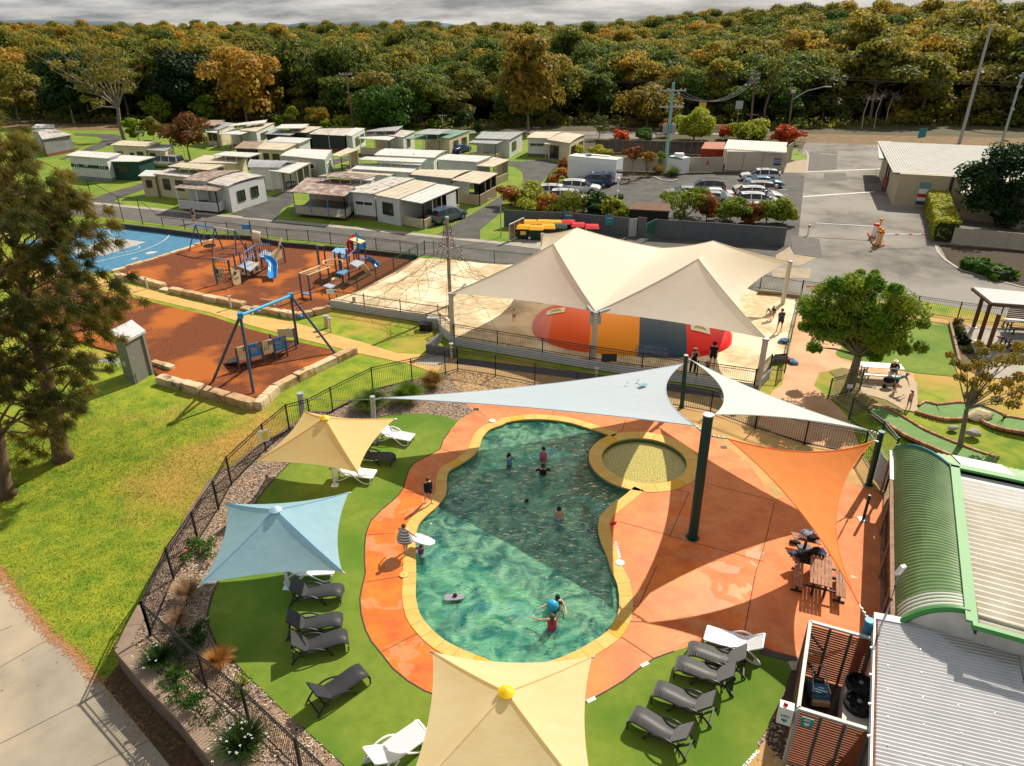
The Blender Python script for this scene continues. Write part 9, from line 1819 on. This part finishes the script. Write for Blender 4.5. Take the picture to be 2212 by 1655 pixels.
# ---------------------------------------------------------------- loungers
wick=M('wicker_black',(.035,.036,.04),.5,(.05,.052,.056),60,spec=.4);wfr=M('lounger_black',(.02,.021,.024),.45);lwh=M('lounger_white',(.74,.74,.76),.4)
def lounger_black():
 o=thing('sun_lounger','black lounger','sun lounger');prof=cat([Vc((p[0],0,p[1]))for p in[(-.98,.16),(-.99,.30),(-.90,.40),(-.70,.44),(-.35,.40),(0,.34),(.28,.33)]],4);W=.33
 b=MB();n=len(prof)
 for i in range(n-1):
  a,c=prof[i],prof[i+1];b.add([(a.x,-W,a.z),(c.x,-W,c.z),(c.x,W,c.z),(a.x,W,a.z),(a.x,-W,a.z-.035),(c.x,-W,c.z-.035),(c.x,W,c.z-.035),(a.x,W,a.z-.035)],[(0,1,2,3),(7,6,5,4),(0,4,5,1),(3,2,6,7)])
 s=b.build('seat',wick,o,2);rb=MB();L=0
 for i in range(n-1):
  a,c=prof[i],prof[i+1];m=max(1,int((c-a).length/.034))
  for k in range(m):q=a.lerp(c,k/m);rb.bar((q.x,-W+.02,q.z+.004),(q.x,W-.02,q.z+.004),.012,.010)
 tag(rb.build('weave',wick,s),kind='stuff');p0,p1=Vc((.28,0,.33)),Vc((.76,0,.86));b=MB()
 for s_ in(1,):b.add([(p0.x,-W,p0.z),(p1.x,-W,p1.z),(p1.x,W,p1.z),(p0.x,W,p0.z),(p0.x+.03,-W,p0.z-.04),(p1.x+.03,-W,p1.z-.04),(p1.x+.03,W,p1.z-.04),(p0.x+.03,W,p0.z-.04)],[(0,1,2,3),(7,6,5,4),(0,4,5,1),(3,2,6,7),(1,5,6,2)])
 bk=b.build('backrest',wick,o);rb=MB()
 for k in range(20):q=p0.lerp(p1,(k+.5)/20);rb.bar((q.x,-W+.02,q.z+.006),(q.x,W-.02,q.z+.006),.012,.010)
 tag(rb.build('weave',wick,bk),kind='stuff')
 for y in(-W-.03,W+.03):
  b=MB();pts=cat([Vc((x,y,z))for x,z in((-.45,.03),(-.30,.24),(-.02,.42),(.30,.46),(.62,.30),(.86,.02))],4);b.path(pts,.032,6);b.build('arched_leg',wfr,o,True)
  b=MB().bar((.45,y*.85,.18),(.72,y*.85,.60),.03);b.build('strut',wfr,o)
 b=MB();pass
 for x,z in((.55,.2),(.8,.1),(-.3,.22)):b=MB().bar((x,-W,z),(x,W,z),.04);b.build('crossbar',wfr,o)
 for y in(-W,W):b=MB().bar((-.96,y,.03),(-.96,y,.2),.04);b.build('front_leg',wfr,o)
 return o
def lounger_white(flat=False):
 o=thing('sun_lounger','white lounger','sun lounger');W=.33;bx=.25
 for k in range(9):y=-W+.05+k*(2*W-.1)/8;b=MB().bar((-.98,y,.31),(bx,y,.33),.055,.025);b.build('slat',lwh,o)
 e=(.78,.72)
 for k in range(9):y=-W+.05+k*(2*W-.1)/8;b=MB().bar((bx+.03,y,.34),(e[0],y,e[1]),.055,.025);b.build('back_slat',lwh,o)
 b=MB().bar((-1.0,-W,.31),(-1.0,W,.31),.06);b.bar((e[0],-W,e[1]),(e[0],W,e[1]),.06);b.bar((bx,-W,.33),(bx,W,.33),.05)
 for y in(-W,W):b.bar((-1.0,y,.31),(bx,y,.33),.05);b.bar((bx,y,.34),(e[0],y,e[1]),.05)
 b.build('frame',lwh,o)
 for y in(-W-.05,W+.05):
  b=MB().path(cat([Vc((x,y,z))for x,z in((-.95,.30),(-.90,.06),(-.62,.02),(-.35,.2),(0,.46),(.35,.48),(.62,.3),(.82,.06),(.6,.02),(.35,.14),(.1,.3))],4),.03,6);b.build('side_loop',lwh,o,True)
 b=MB().tube((.7,-W,.1),(.7,-W-.08,.1),.1,n=12);b.tube((.7,W,.1),(.7,W+.08,.1),.1,n=12);b.build('wheel',lwh,o,True);return o
lbk,lwt=lounger_black(),lounger_white();U=set();GB='black loungers on the turf';GW='white loungers round the pool'
def lay(pr,f,head,foot,lab,g,z=.03):
 h,t=P(f(*head)),P(f(*foot));d=h-t;m=(h+t)/2;put(pr,(m.x,m.y,z),math.atan2(d.y,d.x),lab,g,(U,))
for f,h,t,l in((D1,(345,275),(715,265),'black lounger nearest the pole of the blue umbrella'),(D1,(300,545),(725,500),'black lounger pushed against the one with a folded shadow below it'),(D1,(340,735),(760,640),'black lounger lower of the touching pair on the left turf'),(D1,(530,1150),(880,935),'lone black lounger turned towards the deck on the left turf'),
 (D2,(1975,850),(1530,740),'black lounger right beside the white one on the right turf'),(D2,(1880,990),(1440,860),'black lounger touching the one beside the white lounger'),(D2,(1715,1235),(1265,1065),'black lounger standing alone third from the white one'),(D2,(1530,1500),(1080,1270),'lowest black lounger of the four on the right turf'),(C1,(905,690),(1095,715),'black lounger half under the upper yellow umbrella')):lay(lbk,f,h,t,l,GB)
for f,h,t,l in((C1,(1050,505),(1275,545),'white lounger at the right corner of the upper yellow umbrella'),(C1,(715,820),(960,845),'white lounger below the pole of the upper yellow umbrella'),(D1,(300,95),(640,75),'white lounger mostly hidden under the blue umbrella'),(D2,(2100,740),(1690,610),'white lounger at the corner of deck and right turf'),(D1,(1010,1650),(1330,1420),'white lounger at the bottom edge left of the pale yellow umbrella')):lay(lwt,f,h,t,l,GW)
# ---------------------------------------------------------------- people
SK=[M('skin_light',(.56,.33,.22),.6),M('skin_tan',(.42,.22,.13),.6)];HR={'dark':M('hair_dark',(.02,.013,.01),.7),'brown':M('hair_brown',(.10,.05,.025),.7),'white':M('cap_white',(.7,.7,.7),.8)}
def person(lab,loc,h,rz,top=None,bot=None,hair='dark',skin=0,lean=0,arms=None,legs=None,sleeve=.5,longh=False,pants=.45,hat=None,side=0,cut=0,name='person'):
 o=thing(name,lab,'person',tuple(loc));R_=Matrix.Rotation(rz,3,'Z');L0=Vc(loc)
 arms=arms or[((.12,.05,-1),(.02,-.12,-1)),((.12,.0,-1),(.02,-.2,-1))];legs=legs or[((.05,-.12,-1),(0,.08,-1)),((.05,.14,-1),(0,.16,-1))]
 def nv(v,s):return Vc((v[0]*s,v[1],v[2])).normalized()
 hip=[Vc((s*.052,0,0))for s in(1,-1)];J={};low=0
 for i,s in enumerate((1,-1)):
  k=hip[i]+nv(legs[i][0],s)*.245;a=k+nv(legs[i][1],s)*.235;t=a+Vc((s*.01,-.085,-.022));J['k%d'%i],J['a%d'%i],J['t%d'%i]=k,a,t;low=min(low,a.z-.032)
 up=Vc((side,-math.sin(lean),math.cos(lean))).normalized();ch=up*.19;nk=up*.295;hd_=nk+(up*.6+Vc((0,-.05,.4))).normalized()*.055;tp=hd_+Vc((0,-.0,.062))
 for i,s in enumerate((1,-1)):
  sh=up*.265+Vc((s*.095,0,0));e=sh+nv(arms[i][0],s)*.165;w_=e+nv(arms[i][1],s)*.145;J['s%d'%i],J['e%d'%i],J['w%d'%i]=sh,e,w_
 vs=[];ed=[];rr=[]
 def v(p,r,par=None,ry=None):
  vs.append(p);rr.append((r,ry or r));
  if par is not None:ed.append((par,len(vs)-1))
  return len(vs)-1
 pe=v(Vc((0,0,0)),.062);wa=v(up*.09,.055,pe);c_=v(ch,.066,wa);n0=v(up*.265,.045,c_);n1=v(nk,.026,n0);n2=v(nk.lerp(hd_,.6),.036,n1);h1=v(hd_,.05,n2);v(tp,.036,h1)
 for i,s in enumerate((1,-1)):
  a=v(J['s%d'%i],.03,n0);a=v(J['e%d'%i],.022,a);a=v(J['w%d'%i],.015,a);d=(J['w%d'%i]-J['e%d'%i]).normalized();pd=d.cross(Vc((0,0,1)));pd=pd.normalized()if pd.length>.1 else Vc((0,1,0));pm=v(J['w%d'%i]+d*.035,.017,a)
  for q,l_ in((-.012,.040),(-.004,.046),(.004,.044),(.012,.036)):f1=v(J['w%d'%i]+d*.05+pd*q,.0045,pm);v(J['w%d'%i]+d*(.05+l_)+pd*q*1.3+Vc((0,0,-.006)),.004,f1)
  f1=v(J['w%d'%i]+d*.02-pd*.022,.0055,a);v(J['w%d'%i]+d*.05-pd*.032,.0045,f1)
  a=v(hip[i]+Vc((0,0,-.02)),.052,pe);a=v(J['k%d'%i],.034,a);a=v(J['a%d'%i],.019,a);v(J['t%d'%i],.016,a)
 T=lambda p:L0+R_@((p-Vc((0,0,low)))*h)-Vc((0,0,cut))
 me=bpy.data.meshes.new('body');me.from_pydata([tuple(T(p))for p in vs],ed,[]);bo=link('body',me,o);me.materials.append(SK[skin]);sk=bo.modifiers.new('skin','SKIN');
 if not me.skin_vertices:
  bm=bmesh.new();bm.from_mesh(me);bm.verts.layers.skin.verify();bm.to_mesh(me);bm.free()
 for i,r in enumerate(rr):me.skin_vertices[0].data[i].radius=(r[0]*h,r[1]*h)
 me.skin_vertices[0].data[0].use_root=True;sk.use_smooth_shade=True;ss=bo.modifiers.new('smooth','SUBSURF');ss.levels=1;ss.render_levels=1
 def ring(b,pts,flat=1.35):
  vv=[];n=12
  for p,r in pts:
   for k in range(n):t=2*math.pi*k/n;vv.append(T(p+Vc((math.cos(t)*r*flat,math.sin(t)*r,0))))
  m=len(pts);b.add(vv,[(k*n+i,k*n+(i+1)%n,(k+1)*n+(i+1)%n,(k+1)*n+i)for k in range(m-1)for i in range(n)]+[tuple(range(n-1,-1,-1)),tuple(range((m-1)*n,m*n))])
 if top:
  b=MB();ring(b,[(up*-.01,.072),(up*.08,.070),(up*.19,.078),(up*.26,.066),(up*.285,.035)])
  for i in range(2):
   if sleeve:e=J['s%d'%i].lerp(J['e%d'%i],min(1,sleeve*1.4));b.path([T(J['s%d'%i]),T(e)]+([T(J['w%d'%i])]if sleeve>.8 else[]),[.040*h,.032*h]+([.024*h]if sleeve>.8 else[]),8)
  b.build('shirt' if sleeve else 'top',top,o,2)
 if bot:
  b=MB();ring(b,[(Vc((0,0,-.06)),.070),(Vc((0,0,-.01)),.075),(up*.045,.068)])
  for i in range(2):k=(hip[i]).lerp(J['k%d'%i],min(1,pants*1.3));b.path([T(hip[i]),T(k)]+([T(J['a%d'%i])]if pants>.9 else[]),[.058*h,.046*h]+([.034*h]if pants>.9 else[]),8)
  b.build('shorts' if pants<.9 else 'trousers',bot,o,2)
 if hair or hat:
  b=MB().ball(T(hd_+Vc((0,.012,.024))),.064*h,(.95,1.0,.95),12,8)
  if longh:b.path([T(hd_+Vc((0,.03,.02))),T(nk+Vc((0,.055,-.03))),T(up*.2+Vc((0,.085,0)))],[.05*h,.042*h,.02*h],8)
  b.build('hair' if not hat else 'hat',hat or HR[hair],o,True)
  if hat:b=MB();c=T(hd_+Vc((0,-.03,.045)));b.lathe(c-Vc((0,0,.004)),[(.085*h,0),(.085*h,.008),(.05*h,.02)],14);b.build('hat_brim',hat,o)
 for s in(1,-1):b=MB().ball(T(hd_+Vc((s*.019,-.052,.012))),.006*h,nu=6,nv=4);b.build('eye',black,o)
 b=MB().ball(T(hd_+Vc((0,-.058,-.002))),.009*h,nu=6,nv=4);b.build('nose',SK[skin],o);return o,T,J
cg=M('cloth_charcoal',(.06,.07,.085),.9);cp_=M('cloth_palepink',(.6,.38,.36),.9);crd=M('cloth_red',(.6,.01,.03),.9);cte=M('cloth_teal',(.05,.32,.36),.9);cor=M('cloth_orange',(.75,.28,.14),.9);cpu=M('cloth_purple',(.28,.03,.30),.9);cgy=M('cloth_grey',(.25,.25,.3),.9)
UPA=((.35,-.3,.9),(.1,-.2,1));OUT=((.9,-.1,-.3),(.8,-.3,.0));FW=((.25,-.8,-.5),(-.1,-.9,.1));FACE=((.3,-.55,-.8),(-.35,-.45,.9));DN=((.12,.05,-1),(.02,-.12,-1))
person('man in grey singlet and pale pink shorts walking on the lane',P(B0(1566,288),.02),1.72,R(170),cg,cp_,sleeve=0,skin=0)
person('small child in white top and red shorts walking in the shaded sand',P(B2(112,1082),SZ),1.0,R(25),cw,crd,'brown',sleeve=.3)
_o,_T,_J=person('man in navy t-shirt with white print and black shorts standing on the sand',P(B3(232,1165),SZ),1.72,R(8),M('cloth_slate',(.04,.055,.085),.9),cbk,'brown')
lettering('- - -',.2,cw,_o,lambda x,y:_T(Vc((x/1.72,-.092,.0))+Vc((0,0,.2+y/1.72))),name='shirt_print')
person('kneeling child in black shirt behind the man on the sand',P(B3(190,1062),SZ),1.15,R(-60),cbk,cgy,'brown',lean=.5,legs=[((.05,-.7,-.6),(0,.6,-.8)),((.05,-.3,-.9),(0,.5,-.8))]);person('blond child in grey shorts bending down to the sand',P(B3(160,1065),SZ),1.2,R(-50),cgy,cw,'brown',1,lean=1.15,arms=[((.1,-.3,-1),(0,-.1,-1))]*2)
person('woman in black singlet and wide black trousers with white headband, hands at her face',P(B2(1548,1492),SZ),1.66,R(12),cbk,cbk,'dark',sleeve=0,pants=1,arms=[FACE,FACE])
b=MB();a=P(B2(1548,1492),SZ);b.lathe((a.x,a.y-.02,SZ+1.53),[(.105,0),(.11,.02),(.105,.045)],14);tag(b.build('headband',cw),'white headband on the woman in black beside the pillow','headband')
person('man in black t-shirt and black cap seen from behind beside the pillow',P(B2(1702,1452),SZ),1.76,R(165),cbk,cbk,hat=cbk);person('small child in white hat and grey shirt standing by the man in black',P(B2(1660,1500),SZ),1.0,R(0),cgy,cbk,'brown',hat=cw)
person('boy in black rash shirt and shorts walking on the pool coping',P(C1(1440,1030),.04),1.42,R(35),cbk,cbk,'brown',sleeve=1,legs=[((.05,-.3,-1),(0,.15,-1)),((.05,.3,-1),(0,.3,-1))])
_o,_T,_J=person('person wrapped in a grey and white striped towel on the pool edge',P(C1(1255,1430),.04),1.5,R(150),None,cor,'brown',arms=[((.7,-.2,-.5),(.2,-.4,-.6))]*2)
tb_=[];n=18
for j in range(11):
 t=j/10;z=.27-.36*t
 for k in range(n):a=2*math.pi*k/n;r=(.06+.12*t**.6)*(1+.06*math.sin(5*a));tb_.append(_T(Vc((math.cos(a)*r*1.25,math.sin(a)*r,z))))
cst=[cw,M('towel_grey',(.10,.12,.15),.9)];b=MB()
for j in range(10):b.mi=j%2;b.add([tb_[j*n+k]for k in range(n)]+[tb_[(j+1)*n+k]for k in range(n)],[(k,(k+1)%n,n+(k+1)%n,n+k)for k in range(n)])
b.mi=1;tag(b.build('striped_towel',cst,None,2),'grey and white striped towel wrapped round the person at the pool edge','towel')
def board(lab,c,rz,m_,l=1.0,w_=.5,tilt=0):
 b=MB();q=[(-.5,-.38),(-.42,-.5),(.1,-.5),(.4,-.36),(.5,0),(.4,.36),(.1,.5),(-.42,.5),(-.5,.38)];pts=[]
 for z in(-.025,.025):pts+=[c+Matrix.Rotation(rz,3,'Z')@(Matrix.Rotation(tilt,3,'X')@Vc((x*l,y*w_,z)))for x,y in q]
 n=len(q);b.add(pts,[tuple(range(n-1,-1,-1)),tuple(range(n,2*n))]+[(i,(i+1)%n,n+(i+1)%n,n+i)for i in range(n)]);tag(b.build('bodyboard',m_),lab,'bodyboard')
def swim(lab,f,px,h,cut,rz,**k):a=P(f(*px),WZ);return person(lab,Vc((a.x,a.y,WZ)),h,rz,cut=cut,**k)
swim('child in purple swimsuit in the water holding a white bodyboard',C1,(1375,1430),1.2,.75,R(-30),top=cpu,bot=cpu,hair='brown',sleeve=.3,arms=[UPA,OUT]);board('white bodyboard held over the edge of the pool',P(C1(1400,1330),.45),R(-28),M('board_white',(.62,.60,.74),.4),1.0,.5)
swim('girl in pale blue top standing in the pool with hands at her face',C2,(75,728),1.5,.72,R(60),top=cbl,bot=cg,longh=True,arms=[FACE,OUT])
swim('girl in pink bikini top with long dark hair standing in the light water',C2,(348,682),1.5,.70,R(-20),top=M('cloth_rose',(.5,.12,.25),.8),bot=cpk,sleeve=0,longh=True)
swim('man in dark shirt with head and shoulders above the water',C2,(345,800),1.6,.95,R(0),top=cbk,bot=cbk,hair='dark',skin=1,arms=[OUT,OUT]);swim('boy with bare tanned back swimming towards the left',C2,(290,1010),1.45,.98,R(-80),bot=cye,hair='dark',skin=1,lean=1.1,arms=[FW,FW])
swim('man with bare back and blue shorts standing in the deep shade water',C2,(472,1165),1.7,.92,R(175),bot=M('shorts_blue',(.03,.12,.4),.8),hair='dark')
swim('boy leaning on a dark bodyboard in the lower left of the pool',D1,(1648,238),1.3,.95,R(10),bot=cbk,hair='dark',arms=[FW,FW],lean=.4);board('dark patterned bodyboard under the arms of the boy',P(D1(1648,252),0),R(5),cgy,.75,.32)
swim('woman in black bikini facing the camera behind the blue ball',D2,(462,325),1.6,.98,R(10),top=cbk,bot=cbk,sleeve=0,longh=True,arms=[FW,OUT]);swim('woman in hot pink bikini seen from behind reaching up to the ball',D2,(418,500),1.6,.85,R(175),top=cpk,bot=cpk,sleeve=0,hair='brown',longh=True,arms=[OUT,UPA])
a=P(D2(425,318),.1);b=MB().ball(a,.22,nu=20,nv=12);tag(b.build('beach_ball',M('ball_cyan',(.03,.38,.62),.35),None,True),'bright blue ball between the two women in the pool','ball')
SIT=[((.1,-1,-.1),(0,.1,-1)),((.1,-1,-.15),(0,.05,-1))]
person('person in black hoodie with white cap drinking at the white picnic table',P(B3(1140,1540),.05),1.65,R(-10),cbk,cgy,hat=HR['white'],sleeve=1,arms=[FACE,FACE],legs=SIT);
person('person in teal shirt and grey cap bending over a pram at the picnic pad',P(C3(1165,130),.03),1.55,R(70),cte,cnv,hat=cgy,lean=1.0,arms=[((.1,-.6,-.8),(0,-.4,-.9))]*2,legs=[((.08,-.1,-1),(0,.1,-1))]*2)
person('girl in pink and orange top, blue shorts and purple sun hat on the picnic pad',P(C3(1275,270),.03),1.15,R(200),cor,cbl,hat=cpu,arms=[((.3,.0,-.9),(-.3,-.2,-.6)),DN])
o=thing('stroller','black pram under the person in the teal shirt','pram',tuple(P(C3(1110,100))));a=P(C3(1110,95),.03);b=MB().ball(a+Vc((0,0,.45)),.3,(1.2,.8,.7));b.build('seat',cbk,o,True)
for s in(-.3,.3):b=MB().tube(a+Vc((s,-.2,.12)),a+Vc((s,-.15,.12)),.12,n=12);b.build('wheel',tyre,o)
b=MB().path([a+Vc((.3,0,.4)),a+Vc((.6,0,.9))],.02,5);b.build('handle',galv,o)
o=thing('scooter','small scooter lying on the picnic pad','scooter',tuple(P(C3(960,90))));b=MB().bar(P(C3(905,80),.08),P(C3(990,95),.08),.1,.03);b.build('footboard',dgrey,o);b=MB().path([P(C3(990,95),.08),P(C3(1020,100),.12),P(C3(1010,80),.12)],.02,5);b.build('handlebar',galv,o)
# signs on the pool fence, deck lettering, small posts
def fsign(lab,f,px,z,w_,h_,m1,m2=None,rz=0):
 a=P(f(*px),z);o=thing('fence_sign',lab,'sign',tuple(a));b=MB().box(a,(w_,.02,h_),rz);b.build('sign_board',m1,o)
 if m2:b=MB().box(a+Vc((math.cos(rz)*w_*.12,math.sin(rz)*w_*.12-.015,-.03)),(w_*.5,.02,h_*.7),rz);b.build('printed_panel',m2,o)
 return o,a
fsign('white and yellow notice hanging on the pool fence beside the upper umbrella',C1,(112,490),1.0,.5,.62,white,M('print_yellow',(.75,.62,.02),.6),R(38))
so,a=fsign('white NO ENTRY sign on the black fence left of the round tree',B3,(492,815),1.0,.75,.5,white);b=MB().box(a+Vc((0,-.016,.17)),(.73,.01,.13));b.build('red_band',redS,so);lettering('NO ENTRY',.11,white,so,lambda x,y:a+Vc((x,-.03,y+.17)),bold=.002)
fsign('dark grey notice on the sand pit railing',B2,(878,1370),1.15,.9,.5,dgrey);a,t=UP(C3,(785,185),92);o=thing('mini_sign','small white sign on a post beside the dark green fence panel','sign',tuple(a));b=MB().tube(a,t,.02,n=6);b.build('sign_post',galv,o);b=MB().box(t,(.3,.03,.22));b.build('sign_board',white,o)
def decktext(s,f,px,sz,rot,m_=white):
 c=P(f(*px));return lettering(s,sz,m_,deck,lambda x,y:Vc((c.x+x*math.cos(rot)-y*math.sin(rot),c.y+x*math.sin(rot)+y*math.cos(rot),.048)),bold=.004,name='deck_lettering')
def decktext2(s,f,a,c_,sz):p,q=P(f(*a)),P(f(*c_));d=q-p;decktext(s,f,((a[0]+c_[0])/2,(a[1]+c_[1])/2),sz,math.atan2(d.y,d.x))
decktext2('NO RUNNING',C2,(930,1355),(962,1470),.15);decktext2('---',D2,(1028,88),(1050,158),.16);decktext2('NO RUNNING',D2,(1975,1609),(2050,1525),.13)
for px,f in(((1165,790),D2),((735,1075),D2)):a=P(f(*px),.034);b=MB().box(a,(.3,.12,.006),.5);b.build('depth_tile',white,deck)
a,t=UP(C3,(912,1170),970);o=thing('deck_post','short dark post with pale base plate near the green roofed building','post',tuple(a));b=MB().tube(a,t,.06,n=10);b.build('post_shaft',dgreen,o,True);b=MB().box(a+Vc((0,0,.035)),(.35,.3,.02));b.build('base_plate',galv,o)
for i,px in enumerate(((1820,280),(1800,585))):a=P((C1 if i==0 else C2)(*px));b=MB().box((a.x,a.y,.035),(.28,.22,.02));tag(b.build('floor_drain',dgrey),['square floor drain at the left tip of the tan paving','square floor drain under the edge of the orange sail'][i],'drain')
# stray litter and leaves on the lawn
b=MB();rg=random.Random(15)
for _ in range(260):
 x,y=rg.uniform(-24,-4),rg.uniform(15,33);a=rg.random()*6.28;l=rg.uniform(.03,.07);z=gz(x,y)+.05
 if inpoly((x,y),terr):continue
 c,s=math.cos(a)*l,math.sin(a)*l;b.add([(x-c,y-s,z),(x+s*.4,y-c*.4,z+.01),(x+c,y+s,z),(x-s*.4,y+c*.4,z+.01)],[(0,1,2,3)])
tag(b.build('fallen_leaves',M('leaf_dry',(.42,.24,.08),.9)),'dry leaves scattered over the lawn','fallen leaves',kind='stuff')
